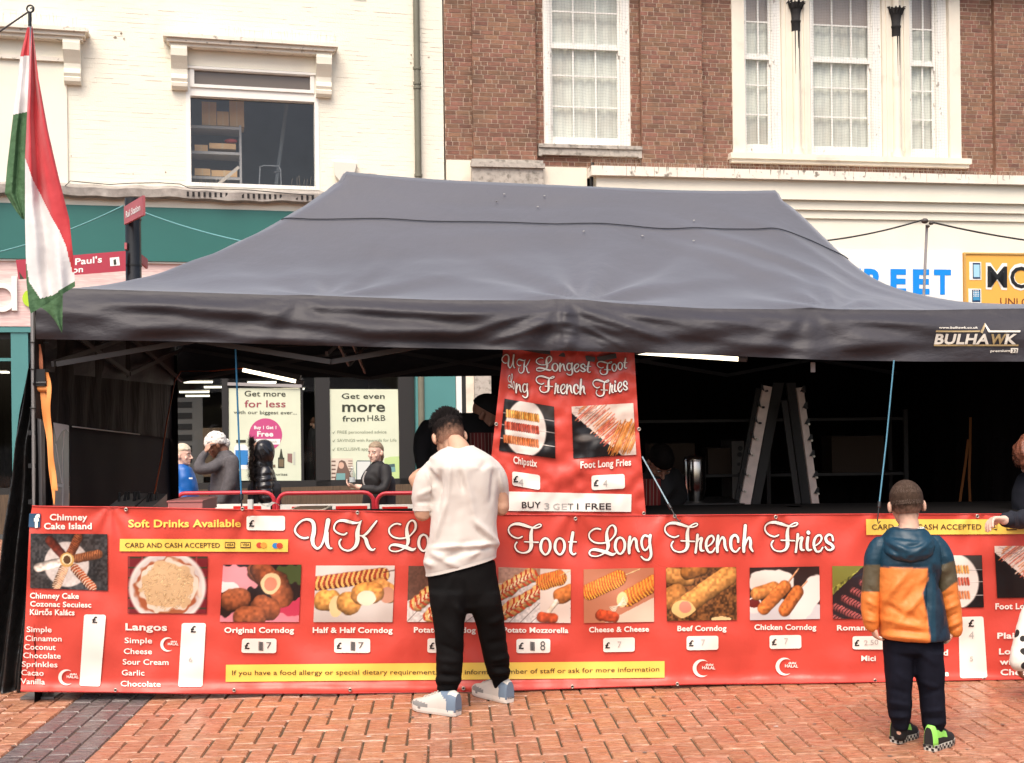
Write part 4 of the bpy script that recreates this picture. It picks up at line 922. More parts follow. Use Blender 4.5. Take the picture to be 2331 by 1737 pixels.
# pull the peaks onto the points seen in the picture
for i in range(NU + 1):
    for j in range(NV + 1):
        u, v = i / NU, j / NV; p = mb.v[j * (NU + 1) + i]
        wL = max(0, 1 - math.hypot((u - uL) * 6, (v - .5) * 2.6) / .9); wR = max(0, 1 - math.hypot((u - uR) * 6, (v - .5) * 2.6) / .9)
        p.z += .05 * (wL ** 2 + wR ** 2) * .6
def cap_seam(level):
    pts = []
    for i in range(NU + 1):
        col = [mb.v[j * (NU + 1) + i] for j in range(NV // 2 + 1)]
        ts = [canopy(i / NU, j / NV)[0] for j in range(NV // 2 + 1)]
        for j in range(NV // 2):
            if ts[j] <= level < ts[j + 1]:
                f = (level - ts[j]) / (ts[j + 1] - ts[j]); p = col[j].lerp(col[j + 1], f) + V(0, -.006, .006); pts.append(p); break
    return pts
roof = mb.build('canopy_roof', M_can, gz)
pts = cap_seam(.72); q = MB(); q.tube(pts[1:-1], .004, 5); q.build('seam', mat('seam_black', (.02, .02, .025), .6), roof)
M_val = mat('black_valance_cloth', (.034, .031, .036), .55, spec=.4, var=.15, vscale=2, bump=.35, bscale=11, stretch=(1, 1, 2.2), bdist=.02)
mb2.build('front_valance', M_val, gz)
def side_val(a, b, h, name, n=40):
    m_ = MB()
    m_.grid(lambda u, v: a.lerp(b, u) + V(0, 0, EAVE - h * v) + V(.01 * math.sin(u * 30), .012 * math.sin(u * 24 + v), 0), n, 6); return m_.build(name, M_val, gz)
side_val(FL, RL, .40, 'side_valance'); side_val(FR, RR, .36, 'side_valance'); side_val(RL, RR, .345, 'rear_valance')
# dirt flecks on the canopy
q = MB()
for (x, y) in ((1152, 450), (1139, 466), (1131, 466), (1234, 455), (1219, 473), (1334, 531), (1582, 505), (1582, 553), (1455, 543)):
    best = None
    for i in range(0, NU + 1, 2):
        for j in range(0, NV // 2 + 1):
            p = mb.v[j * (NU + 1) + i]; d_ = p - CAMP; v_ = d_.z / d_.y; u_ = d_.x / d_.y
            e = abs(CX + F * (u_ - ROLL * v_) - x) + abs(HY - F * (v_ + ROLL * u_) - y)
            if best is None or e < best[0]: best = (e, p.copy())
    q.ball(best[1] + V(0, -.010, .012), .008, 4, sc=(1, 1, .6))
q.build('bird_dropping', mat('bird_dropping', (.45, .43, .41), .7), roof, kind='stuff')
# --- legs, trusses
M_leg = mat('galvanised_leg', (.20, .19, .19), .4, metal=.6); M_legd = mat('black_leg', (.02, .02, .02), .4)
for (p, m) in ((FL + V(-.035, .07, 0), M_leg), (RL + V(-.04, -.02, 0), M_legd), (FR + V(-.05, .06, 0), M_leg), (RR, M_legd)):
    q = MB(); q.box(p.x - .025, p.x + .025, p.y - .025, p.y + .025, zfall(p.y), EAVE - .03); q.box(p.x - .09, p.x + .09, p.y - .06, p.y + .06, zfall(p.y), zfall(p.y) + .012); q.build('leg', m, gz)
M_bar = mat('grey_truss', (.075, .07, .07), .5, metal=.2)
def truss(a, b, n, z0, z1, name='truss_bar'):
    for k in range(n):
        p, r_ = a.lerp(b, k / n), a.lerp(b, (k + 1) / n)
        for (u_, w_) in ((z0, z1), (z1, z0)):
            q = MB(); q.bar(p + V(0, .012 if u_ == z0 else -.012, u_), r_ + V(0, .012 if u_ == z0 else -.012, w_), .014, .028); q.build(name, M_bar, gz)
i_ = .08
truss(FL + V(.06, i_, 0), FR + V(-.06, i_, 0), 4, 1.80, 2.05); truss(RL + V(.06, -i_, 0), RR + V(-.06, -i_, 0), 4, 1.80, 2.05); truss(FL + V(.05, .05, 0), RL + V(.05, -.05, 0), 2, 1.80, 2.05)
truss(foot(.5, .02), foot(.5, .98), 2, 1.80, 2.06); truss(foot(.25, .05), foot(.25, .95), 2, 1.85, 2.06)
for u, pk in ((uL, PLk), (uR, PRk)):
    q = MB(); t_ = foot(u, .5); q.tube([V(t_.x, t_.y, 2.0), V(t_.x, t_.y, pk.z - .02)], .02, 8); q.build('mast', M_bar, gz)
for a, b in ((foot(.12, .15), foot(uL, .5)), (foot(.12, .85), foot(uL, .5)), (foot(.38, .1), foot(uL, .5)), (foot(.88, .2), foot(uR, .5)), (foot(.6, .1), foot(uR, .5))):
    q = MB(); q.bar(a + V(0, 0, 2.05), b + V(0, 0, 2.0), .014, .028); q.build('roof_strut', M_bar, gz)
# --- side wall, back walls
M_wallc = mat('black_tent_wall', (.007, .0055, .006), .8, spec=.12, var=.25, vscale=2.5, bump=.5, bscale=7, stretch=(1.5, 1.5, .5), bdist=.03)
M_wallg = mat('greyed_tent_wall', (.020, .0175, .017), .7, spec=.2, var=.3, vscale=3, bump=.7, bscale=7, stretch=(2, 2, .6), bdist=.03)
def cloth(name, a, b, zt, zb, m, n=40, amp=.02, parent=gz, nv=10, bot=None, fr=40):
    q = MB(); dr = (b - a); nn = V(dr.y, -dr.x, 0).normalized()
    def f(u, v):
        zbb = zb if bot is None else zb + bot * u
        return a.lerp(b, u) + V(0, 0, zt + (zbb - zt) * v) + nn * (amp * (math.sin(u * fr + 2 * v) + .6 * math.sin(u * fr * 2.3 + 1)) * (.3 + .7 * v) + amp * .8 * noise.noise(Vector((u * 6, v * 4, zt * 3))))
    q.grid(f, n, nv); return q.build(name, m, parent)
SA, SB = FL + V(.0, .12, 0), RL + V(-.02, -.06, 0)
def SWp(px, py, off=0.0):      # a sight line met with the side wall
    n = V(SB.y - SA.y, -(SB.x - SA.x), 0).normalized(); r = ray(px, py); o = SA + n * off; return CAMP + r * ((o - CAMP).dot(n) / r.dot(n))
def sheet_px(name, tops, bots, m, off, x0, x1, amp=.012, fr=.16, n=50, nv=14, ztop=None):
    q = MB(); nn = V(SB.y - SA.y, -(SB.x - SA.x), 0).normalized()
    def f(u, v):
        px = x0 + (x1 - x0) * (u ** 1.0); t_, b_ = SWp(px, interp(tops, px), off), SWp(px, interp(bots, px), off)
        if ztop: t_.z = ztop
        if b_.z < .0: b_.z = 0
        return t_.lerp(b_, v) + nn * (amp * math.sin(px * fr + v * 2) * (.3 + .7 * v) + amp * noise.noise(V(px * .03, v * 4, 2)))
    q.grid(f, n, nv); return q.build(name, m, gz)
sheet_px('side_wall', [(80, 770), (405, 850)], [(80, 952), (165, 972), (320, 990), (405, 1000)], M_wallg, 0, 82, 402, .012, .2, ztop=2.12)
sheet_px('side_wall_flap', [(150, 965), (405, 1000)], [(150, 1800), (405, 1500)], mat('navy_tent_panel', (.005, .0065, .013), .7, var=.3, vscale=2, spec=.15), -.03, 157, 402, .008, .05)
sheet_px('side_wall_flap', [(80, 940), (125, 950)], [(80, 1800), (125, 1800)], M_wallc, -.03, 82, 123, .008, .2, 16)
q = MB(); q.quad(*[SWp(x, y, -.02) for x, y in ((121, 1250), (157, 1250), (157, 966), (121, 960))]); q.build('window_panel', mat('clear_vinyl_dull', (.36, .40, .39), .25, var=.2, vscale=5), gz)
q = MB(); wv_ = mat('white_webbing', (.8, .78, .74), .6)
def strip(pts, w):
    for (a, b), (c, d) in zip(pts, pts[1:]): q.poly([SWp(a, b, .012), SWp(c, d, .012), SWp(c + w, d, .012), SWp(a + w, b, .012)])
q.poly([SWp(x, y, .011) for x, y in ((121, 962), (129, 1005), (140, 982), (150, 977), (156, 984), (157, 968))]); strip([(145, 982), (144, 1010), (141, 1030), (142, 1100)], 2); strip([(126, 1010), (140, 1100)], 2); strip([(142, 1100), (140, 1180)], 3); q.poly([SWp(x, y, .013) for x, y in ((128, 1100), (128, 1107), (144, 1110), (144, 1103))])
q.build('webbing', wv_, gz)
q = MB(); q.tube([SWp(165, 971, .02), SWp(240, 980, .02), SWp(318, 989, .02)], .004, 5); q.build('white_piping', wv_, gz)
BX = at(1118, 900, 9.65)
cloth('back_wall', V(BX.x, 9.72, 0), RR + V(.1, -.08, 0), 2.1, -.2, M_wallc, 90, .02, fr=70)
cloth('side_wall', FR + V(-.12, .05, 0), RR + V(-.08, -.05, 0), 2.1, 0, M_wallc, 50, .02)
cloth('curtain_edge', RL + V(-.16, -.12, 0), RL + V(.015, -.06, 0), 2.0, -.1, M_wallc, 14, .01)
# tarpaulin drawn out at the left front corner
q = MB()
TL = [(82, 770, 50), (60, 850, 30), (42, 930, 50), (30, 1000, 52), (22, 1080, 58), (6, 1200, 70), (-10, 1340, 80), (-30, 1480, 90), (-45, 1588, 100)]
def tarp(u, v):
    i = v * (len(TL) - 1); k = min(int(i), len(TL) - 2); f = i - k
    xl = TL[k][0] + (TL[k + 1][0] - TL[k][0]) * f; y = TL[k][1] + (TL[k + 1][1] - TL[k][1]) * f
    xr_ = interp([(770, 84), (1150, 72), (1574, 46), (1600, 60)], y)
    p = at(xl + (xr_ + 14 - xl) * u, y, 6.50 + .06 * u)
    p.y += .035 * math.sin(u * 16 + v * 3) + .03 * noise.noise(Vector((u * 4, v * 6, 1)))
    if p.z < .003: p.z = .003
    return p
q.grid(tarp, 40, 60); q.build('tarpaulin', mat('black_shiny_tarpaulin', (.012, .0115, .0115), .28, spec=.7, bump=.5, bscale=14, bdist=.03), gz)
# printed maker's mark on the valance
def fV(e):
    def f(px, py):
        u = (px - 82) / (xr - 82); yt, yb = interp(top_px, px), interp(bot_px, px)
        return valf(u, (py - yt) / (yb - yt)) + V(0, -.006 - e, 0)
    return f
prep_text([('BULHAWK', .03), ('BULHA', .035), ('W', .035), ('K', .035), ('www.bulhawk.co.uk', .02), ('premium', .02), ('32', .01)])
Zc = lambda x, y: (1551 + .3518 * x, 580 + .3518 * y)
def zz6(l): return [Zc(*p) for p in l]
silver = mat('silver_print', (.62, .58, .5), .4); gold = mat('gold_print', (.34, .25, .12), .4)
q = MB(); put_text(q, 'BULHA', .035, fV(.002), zz6([(1632, 577), (1985, 577)]), 23, 0, .22); put_text(q, 'K', .035, fV(.002), zz6([(2086, 577), (2162, 577)]), 23, 0, .22); put_text(q, 'www.bulhawk.co.uk', .02, fV(.002), zz6([(1663, 478), (1915, 478)]), 5, 0, .15); put_text(q, 'premium', .02, fV(.002), zz6([(1996, 630), (2122, 628)]), 5.5, 0, .15)
for l in (((1975, 490), (2192, 490), (2188, 502), (1985, 502)), ((1960, 440), (1995, 490), (1985, 502), (1962, 462)), ((2128, 604), (2176, 604), (2172, 636), (2126, 636))): q.poly([fV(.002)(*Zc(*p)) for p in l][::-1])
lm = q.build('maker_mark', silver, gz)
q = MB(); put_text(q, 'W', .035, fV(.002), zz6([(1988, 577), (2088, 577)]), 23, 0, .22)
for l in (((1645, 490), (1930, 490), (1925, 501), (1642, 501)), ((1930, 501), (1960, 440), (1962, 462), (1945, 510)), ((1630, 581), (2178, 581), (2176, 592), (1630, 592))): q.poly([fV(.003)(*Zc(*p)) for p in l][::-1])
q.build('gold_mark', gold, lm)
q = MB(); put_text(q, '32', .01, fV(.004), zz6([(2134, 631), (2168, 631)]), 7, 0, .1); q.build('lettering', M_black, lm)

# ---------------------------------------------------------------- banners
BN = Pl(6.443, .046)
top_b = [(60, 1150), (74, 1151), (252, 1153), (568, 1159), (946, 1164), (1157, 1170), (1472, 1172), (1945, 1169), (2331, 1169), (2600, 1169)]
bot_b = [(40, 1574), (47, 1574), (420, 1580), (788, 1580), (1051, 1577), (1262, 1570), (1577, 1559), (2103, 1553), (2331, 1552), (2600, 1549)]
lef_b = [(1150, 74), (1180, 68), (1300, 62), (1420, 57), (1574, 47)]
def rip(px, py):
    x, y = px / 100.0, py / 100.0; e = (py - 1150) / 420.0
    r = .012 * math.sin(x * 1.7 + .7 * math.sin(y * 2.1)) + .009 * math.sin(x * 3.1 - y * 2.6 + 1) * (1 - .4 * e)
    r += .010 * noise.noise(Vector((x * 1.1, y * 1.6, 0))) + .006 * noise.noise(Vector((x * 2.6, y * 1.2, 4)))
    for gx in (252, 568, 814, 1310, 1535, 1768, 2005, 2225):      # tension at the top eyelets
        dx = (px - gx) / 60.0; dy = (py - 1160) / 90.0
        if abs(dx) < 3 and dy < 3: r += .006 * math.cos(math.atan2(dx, dy + .15) * 8) * math.exp(-(dx * dx + dy * dy) * .5)
    dx, dy = px - 1310, py - 1400      # soft creases around the middle
    r += .014 * math.sin((dx * .6 - dy) / 46.0) * math.exp(-(dx / 220.0) ** 2 - (dy / 160.0) ** 2)
    if px < 330: r += .010 * math.sin((px - 70 + (py - 1200) * .5) / 15.0) * math.exp(-(px - 60) / 42.0)
    r += .045 * math.exp(-((py - 1580 + (px - 60) / 95) / 15.0) ** 2)          # bottom hem kicks out
    return r
def fB(e=0.0):
    def f(px, py):
        p = BN.hit(px, py, rip(px, py) + .004 + e)
        return p
    return f
bn = thing('menu_banner', BN.W(0, 0, 0), 'long red menu banner hung across the stall front listing corndogs and fries', 'banner')
M_ban = mat('red_vinyl', (.56, .062, .042), .34, spec=.45, var=.07, vscale=1.5, bump=.28, bscale=7, rvar=.08, bdist=.02)
def bf(u, v):
    px0 = 60 + (2520 - 60) * u; yt, yb = interp(top_b, px0), interp(bot_b, px0); py = yt + (yb - yt) * v
    xl = interp(lef_b, py); px = xl + (2520 - xl) * u
    p = BN.hit(px, py, rip(px, py))
    if p.z < .006: p.z = .006
    return p
q = MB(); q.grid(bf, 430, 46); q.build('sheet', M_ban, bn)
q = MB()
for v_ in (.004, .994):
    q.tube([bf(i / 200, v_) + V(0, -.003, 0) for i in range(201)], .003, 5)
q.build('hem', mat('red_hem', (.45, .03, .025), .4), bn)
M_ey = mat('steel_eyelet', (.5, .42, .36), .3, metal=.8)
me = None
def eyelet(parent, f, x, y):
    q = MB(); c = f(x, y)
    ringp = [[c + V(r * math.cos(a), -e, r * math.sin(a)) for a in [2 * math.pi * k / 12 for k in range(12)]] for r, e in ((.011, .001), (.010, .004), (.006, .004), (.005, .001))]
    q.loft(ringp, 0, cap=False); q.quad(*[c + V(dx * .005, -.0015, dz * .005) for dx, dz in ((-1, -1), (1, -1), (1, 1), (-1, 1))], 1)
    q.build('eyelet', [M_ey, M_black], parent)
for x, y in ((287, 1160), (552, 1158), (814, 1167), (1310, 1181), (1536, 1175), (1766, 1177), (2225, 1175), (263, 1571), (533, 1571), (797, 1570), (1055, 1567), (1303, 1563), (1542, 1557), (1992, 1549), (2240, 1546)): eyelet(bn, fB(.003), x, y)

Z1 = lambda x, y: (x * .3614, 1140 + y * .3614)
Z2 = lambda x, y: (580 + x * .3614, 1140 + y * .3614)
Z3 = lambda x, y: (1160 + x * .3614, 1140 + y * .3614)
Z4 = lambda x, y: (1731 + x * .3614, 1140 + y * .3614)
K = .3614
prep_text([(t, .028) for t in ('Chimney', 'Cake Island', 'Soft Drinks Available', 'Chimney Cake', 'Cozonac Secuiesc', 'Kürtős Kalács', 'Langos', 'Original Corndog', 'Half & Half Corndog', 'Potato Corndog', 'Potato Mozzorella', 'Cheese & Cheese', 'Beef Corndog', 'Chicken Corndog', 'Romanian', 'Mici', 'Foot Long Fries', 'Plain', 'Loaded', 'with', 'Cheese', '£', 'Chipstix')]
    + [(t, .012) for t in ('Simple', 'Cinnamon', 'Coconut', 'Chocolate', 'Sprinkles', 'Cacao', 'Vanilla', 'Cheese', 'Sour Cream', 'Garlic', 'CARD AND CASH ACCEPTED', 'BUY 3 GET 1 FREE')]
    + [('If you have a food allergy or special dietary requirement, please inform a member of staff or ask for more information', .004), ('HALAL', .03), ('VISA', .03), ('7', 0), ('8', 0), ('4', 0), ('5', 0), ('2.50', 0), ('6', 0), ('BUY', .012), ('3', .006), ('G', .004), ('E', 0), ('T', .006), ('1 FREE', .012), ('f', .05), ('حلال', .01)])
white_t = mat('white_vinyl_print', (.80, .74, .66), .4); yellow_t = mat('yellow_vinyl_print', (.82, .56, .10), .4); black_t = mat('black_vinyl_print', (.02, .015, .015), .45); brown_t = mat('dark_brown_print', (.07, .035, .015), .5)
def panel(parent, pts, fn, m, name='printed_panel', nu=None, rnd_=True):
    """quad tl,tr,br,bl in px, following the banner's ripples; rounded corners by trimming"""
    tl, tr, br, bl = [np.array(p, float) for p in pts]
    w = np.linalg.norm(tr - tl); h = np.linalg.norm(bl - tl); nu = max(2, int(w / 8)); nv = max(2, int(h / 8))
    def f(u, v):
        if rnd_:      # squeeze the rows near the top and bottom edge
            r_ = 5.0; e = min(v, 1 - v) * h
            ins = 0 if e > r_ else r_ - math.sqrt(max(0, r_ * r_ - (r_ - e) ** 2)); ww = 1 - 2 * ins / w; u = .5 + (u - .5) * ww
        p = (tl * (1 - u) + tr * u) * (1 - v) + (bl * (1 - u) + br * u) * v
        return fn(p[0], p[1])
    vs = [0, 1.2 / h, 3 / h, 5 / h] + [5 / h + (1 - 10 / h) * k / nv for k in range(1, nv)] + [1 - 5 / h, 1 - 3 / h, 1 - 1.2 / h, 1] if rnd_ else [k / nv for k in range(nv + 1)]
    q = MB(); base = 0
    for v in vs:
        for i in range(nu + 1): q.v.append(f(i / nu, v))
    for j in range(len(vs) - 1):
        for i in range(nu): a = j * (nu + 1) + i; q.f.append((a + nu + 1, a + nu + 2, a + 1, a)); q.m.append(0); q.sm.append(True)
    return q.build(name, m, parent)
def words(parent, Z, items, bold, cap, m, f, name='lettering'):
    for it in items:
        s_, base = it[0], it[1]; cp = it[2] if len(it) > 2 else cap
        q = MB(); put_text(q, s_, bold, f, [Z(*p) for p in base], cp * K); q.build(name, m, parent)
T_ = fB(.004)
words(bn, Z1, [('Chimney', [(313, 122), (550, 122)]), ('Cake Island', [(277, 178), (578, 178)]), ('Chimney Cake', [(188, 614), (497, 617)], 36), ('Cozonac Secuiesc', [(190, 664), (575, 672)], 34), ('Kürtős Kalács', [(188, 717), (470, 721)], 36), ('Langos', [(790, 814), (1052, 818)], 44)], .028, 40, white_t, T_)
words(bn, Z1, [('Soft Drinks Available', [(808, 166), (1517, 164)], 48)], .028, 48, yellow_t, T_)
words(bn, Z1, [('Simple', [(168, 826), (325, 828)]), ('Cinnamon', [(160, 882), (388, 886)]), ('Coconut', [(152, 936), (350, 940)]), ('Chocolate', [(146, 990), (382, 994)]), ('Sprinkles', [(138, 1045), (362, 1049)]), ('Cacao', [(134, 1098), (275, 1102)]), ('Vanilla', [(130, 1153), (283, 1157)]),
               ('Simple', [(785, 896), (958, 898)]), ('Cheese', [(780, 964), (957, 966)]), ('Sour Cream', [(773, 1031), (1062, 1034)]), ('Garlic', [(767, 1099), (910, 1101)]), ('Chocolate', [(760, 1168), (1012, 1172)])], .012, 36, white_t, T_)
words(bn, Z2, [('Original Corndog', [(-192, 831), (247, 831)]), ('Half & Half Corndog', [(365, 831), (868, 831)]), ('Potato Corndog', [(1002, 829), (1392, 831)])], .028, 35, white_t, T_)
words(bn, Z3, [('Potato Mozzorella', [(-40, 829), (370, 832)]), ('Cheese & Cheese', [(500, 828), (878, 823)]), ('Beef Corndog', [(1057, 820), (1366, 818)])], .028, 34, white_t, T_)
words(bn, Z4, [('Chicken Corndog', [(-38, 812), (352, 812)]), ('Romanian', [(482, 816), (735, 814)]), ('Mici', [(635, 1008), (727, 1008)]), ('Foot Long Fries', [(1480, 683), (1850, 680)], 38), ('Plain', [(1492, 868), (1640, 866)], 38), ('Loaded', [(1503, 967), (1720, 964)], 38), ('with', [(1507, 1032), (1640, 1030)], 38), ('Cheese', [(1512, 1098), (1740, 1096)], 38), ('Loaded', [(990, 974), (1182, 974)], 38), ('Cheese', [(1000, 1104), (1187, 1104)], 38)], .028, 34, white_t, T_)
# price panels
PB = [(Z1, 1568, ((1553, 95), (1795, 95), (1795, 188), (1553, 185)), 162, None, 42),
      (Z1, 580, ((530, 715), (668, 718), (630, 1170), (500, 1165)), 768, None, 40), (Z1, 1200, ((1145, 770), (1297, 770), (1275, 1172), (1122, 1172)), 828, '6', 42),
      (Z2, -65, ((-80, 868), (137, 868), (135, 960), (-85, 958)), 932, '7s', 40), (Z2, 515, ((500, 866), (727, 868), (727, 958), (500, 957)), 932, '7s', 40), (Z2, 1100, ((1088, 866), (1312, 868), (1312, 958), (1086, 957)), 932, None, 40),
      (Z3, 57, ((43, 870), (257, 870), (256, 958), (43, 960)), 932, '8s', 40), (Z3, 602, ((590, 864), (789, 860), (788, 950), (590, 954)), 928, '7', 38), (Z3, 1129, ((1115, 853), (1315, 850), (1315, 938), (1115, 942)), 915, '7', 38),
      (Z4, 72, ((57, 848), (257, 845), (258, 930), (58, 933)), 907, '7', 38), (Z4, 593, ((580, 853), (790, 852), (790, 937), (580, 936)), 913, '2.50', 38), (Z4, 1310, ((1247, 732), (1404, 728), (1430, 1115), (1257, 1118)), 792, '45', 45)]
grey_t = mat('faint_pen', (.42, .40, .37), .6); dgrey_t = mat('pen_scribble', (.10, .095, .09), .6)
for Z, x, pts, yb, hand, cp in PB:
    o = panel(bn, [Z(*p) for p in pts], fB(.0035), white_t, 'price_panel')
    q = MB(); put_text(q, '£', .028, fB(.0065), [Z(x, yb), Z(x + cp * .82, yb)], cp * K); q.build('lettering', black_t, o)
    if hand:
        q = MB(); f_ = fB(.0065)
        if hand == '6': put_text(q, '6', 0, f_, [Z(1188, 1015), Z(1212, 1015)], 11); mm = grey_t
        elif hand == '7': put_text(q, '7', 0, f_, [Z(x + 78, yb - 3), Z(x + 102, yb - 3)], 15); mm = grey_t
        elif hand == '2.50': put_text(q, '2.50', 0, f_, [Z(x + 60, yb - 3), Z(x + 150, yb - 8)], 12); mm = grey_t
        elif hand == '45': put_text(q, '4', 0, f_, [Z(1312, 870), Z(1345, 870)], 18); put_text(q, '5', 0, f_, [Z(1318, 1010), Z(1340, 1010)], 11); mm = grey_t
        else:
            mm = dgrey_t; sx = x + 88
            if hand == '8s': put_text(q, '8', 0, f_, [Z(x + 136, yb + 10), Z(x + 168, yb + 10)], 22); sx = x + 72
            else: put_text(q, '7', 0, f_, [Z(x + 138, yb - 2), Z(x + 170, yb - 2)], 15)
            pts_ = []
            for k in range(16): pts_.append(Z(sx + (30 if k % 2 else 0), yb - 45 + k * 3.6))
            for a, b in zip(pts_, pts_[1:]):
                q.poly([f_(a[0], a[1]), f_(a[0], a[1] + 1.6), f_(b[0], b[1] + 1.6), f_(b[0], b[1])])
        q.build('handwriting', mm, o)
# yellow strips
o = panel(bn, [Z1(755, 240), Z2(210, 243), Z2(208, 322), Z1(753, 318)], fB(.0035), yellow_t, 'yellow_strip', rnd_=False)
words(o, Z1, [('CARD AND CASH ACCEPTED', [(788, 294), (1385, 295)])], .012, 31, brown_t, fB(.0065))
def cards(o, Z, xs, y0, y1):
    for x in xs:
        q = MB(); f_ = fB(.0065)
        pts_ = [Z(x, y0), Z(x + 64, y0), Z(x + 64, y1), Z(x, y1)]; q.poly([f_(*p) for p in (pts_[0], pts_[3], pts_[2], pts_[1])], 0)
        i_ = [Z(x + 5, y0 + 6), Z(x + 59, y0 + 6), Z(x + 59, y1 - 7), Z(x + 5, y1 - 7)]; q.poly([fB(.0075)(*p) for p in (i_[0], i_[3], i_[2], i_[1])], 1)
        put_text(q, 'VISA', .03, fB(.0085), [Z(x + 9, y1 - 13), Z(x + 55, y1 - 13)], 6, 0, .15); q.build('card_logo', [brown_t, yellow_t], o)
def discs(o, Z, x, y, c1, c2):
    q = MB()
    for k, (dx, c) in enumerate(((-13, 0), (13, 1))):
        q.poly([fB(.0065 + k * .001)(*Z(x + dx + 20 * math.cos(a), y + 18 * math.sin(a))) for a in [2 * math.pi * t / 20 for t in range(20)]][::-1], c)
    q.build('card_logo', [c1, c2], o)
cards(o, Z1, (1416, 1515), 260, 298); r1, r2, b1 = mat('red_disc', (.5, .06, .03), .4), mat('orange_disc', (.7, .3, .05), .4), mat('blue_disc', (.03, .22, .5), .4)
discs(o, Z2, 42, 280, r1, r2); discs(o, Z2, 143, 283, b1, r1)
o = panel(bn, [Z1(1423, 1033), Z2(600, 1029), Z2(1660, 1025), Z3(976, 1010)][:1] + [Z3(976, 1010), Z3(976, 1114), Z1(1421, 1141)], fB(.0035), yellow_t, 'yellow_strip', rnd_=False)
q = MB(); put_text(q, 'If you have a food allergy or special dietary requirement, please inform a member of staff or ask for more information', .004, fB(.0065), [Z1(1462, 1098), Z2(700, 1094), Z2(1400, 1093), Z3(300, 1085), Z3(943, 1074)], 31 * K); q.build('lettering', brown_t, o)
o = panel(bn, [Z4(665, 115), Z4(1850, 118), Z4(1850, 208), Z4(667, 215)], fB(.0035), yellow_t, 'yellow_strip', rnd_=False)
words(o, Z4, [('CARD AND CASH ACCEPTED', [(702, 181), (1392, 180)])], .012, 34, brown_t, fB(.0065))
cards(o, Z4, (1428, 1550), 140, 185)
# crescents
def crescent(Z, x, y, s):
    q = MB(); f_ = fB(.0045); n = 22; out = []
    A = [(-.15 + math.cos(a) * .5, math.sin(a) * .5) for a in [math.radians(50 + 260 * k / n) for k in range(n + 1)]]
    Bq = [(-.02 + math.cos(a) * .42, math.sin(a) * .42) for a in [math.radians(62 + 236 * k / n) for k in range(n + 1)]]
    for k in range(n): q.poly([f_(*Z(x + p[0] * s, y - p[1] * s)) for p in (A[k], A[k + 1], Bq[k + 1], Bq[k])])
    put_text(q, 'HALAL', .03, f_, [Z(x - .12 * s, y + .04 * s), Z(x + .62 * s, y + .06 * s)], .17 * s * K)
    for k in range(5): q.poly([f_(*Z(x + (.08 + k * .09) * s, y - (.2 + .07 * (k % 2)) * s)) , f_(*Z(x + (.08 + k * .09) * s, y - .14 * s)), f_(*Z(x + (.14 + k * .09) * s, y - .14 * s)), f_(*Z(x + (.15 + k * .09) * s, y - (.22 + .05 * ((k + 1) % 2)) * s))])
    q.build('halal_mark', white_t, bn)
crescent(Z1, 432, 1112, 100); crescent(Z1, 1068, 905, 90); crescent(Z3, 1226, 1055, 112); crescent(Z4, 168, 1044, 112)
o = panel(bn, [Z1(184, 80), Z1(256, 80), Z1(252, 168), Z1(180, 166)], fB(.0035), mat('dark_blue_tile', (.01, .05, .11), .3), 'blue_tile', rnd_=False)
q = MB(); put_text(q, 'f', .05, fB(.0065), [Z1(214, 165), Z1(250, 165)], 80 * K); q.build('lettering', white_t, o)
# ---------------------------------------------------------------- script lettering (pen strokes traced as curves)
GL = {}
def G_(ch, unit, ox, base, *strokes): GL[ch] = [[((x - ox) / unit, (y - base) / unit, w / unit) for x, y, w in st] for st in strokes]
def fillw(st):
    out = []; last = None
    for p in st:
        if len(p) == 3: last = p[2]
        out.append((p[0], p[1], last))
    return out
A_, B_, C_ = 6.93, 6.158, 5.279
G_('U', A_, 60, 565, fillw([(285, 375, 32), (230, 385), (150, 360), (85, 290), (90, 215), (150, 140), (225, 95), (300, 92, 44), (360, 130, 58), (380, 210, 62), (375, 300, 66), (355, 400, 62), (370, 490, 50), (425, 547, 36), (475, 525, 30), (520, 450, 34), (560, 330, 50), (585, 200, 66), (603, 105, 72)]),
   fillw([(585, 300, 52), (580, 400, 62), (590, 480, 55), (622, 540, 36), (660, 545, 24)]))
G_('K', A_, 680, 565, fillw([(895, 295, 28), (850, 320), (770, 300), (705, 250), (697, 190), (740, 120), (820, 95, 40), (910, 110, 52), (1000, 132, 42), (1080, 130, 22), (1130, 100, 14)]),
   fillw([(1120, 110, 18), (1085, 190, 48), (1065, 290, 68), (1065, 400, 66), (1040, 490, 55), (980, 550, 36), (910, 572, 28), (830, 545), (785, 485), (780, 430), (805, 395)]),
   fillw([(1368, 105, 26), (1300, 190, 36), (1230, 280, 40), (1160, 335, 30), (1100, 335, 20)]), fillw([(1140, 340, 26), (1195, 390, 52), (1220, 470, 56), (1260, 540, 46), (1310, 562, 28), (1340, 540, 20)]))
G_('L', A_, 1550, 580, fillw([(1745, 170, 26), (1690, 158), (1630, 175), (1570, 230), (1568, 300), (1620, 360), (1700, 388), (1780, 388), (1860, 370, 24), (1930, 310), (1978, 240, 34), (1982, 160, 38), (1950, 112, 30), (1910, 112, 24), (1870, 150, 30), (1843, 230, 42), (1848, 330, 60), (1865, 420, 56), (1850, 490, 40), (1800, 548, 24), (1700, 592, 20), (1610, 590), (1567, 552, 24), (1592, 502, 28), (1660, 490, 44), (1760, 510, 52), (1850, 538, 56), (1930, 568, 46), (1985, 545, 18)]))
G_('o', B_, 545, 500, fillw([(625, 272, 30), (582, 300, 34), (560, 370, 40), (567, 440, 38), (612, 498, 28), (655, 488, 30), (690, 420, 36), (690, 340, 36), (662, 288, 28), (622, 272, 28)]))
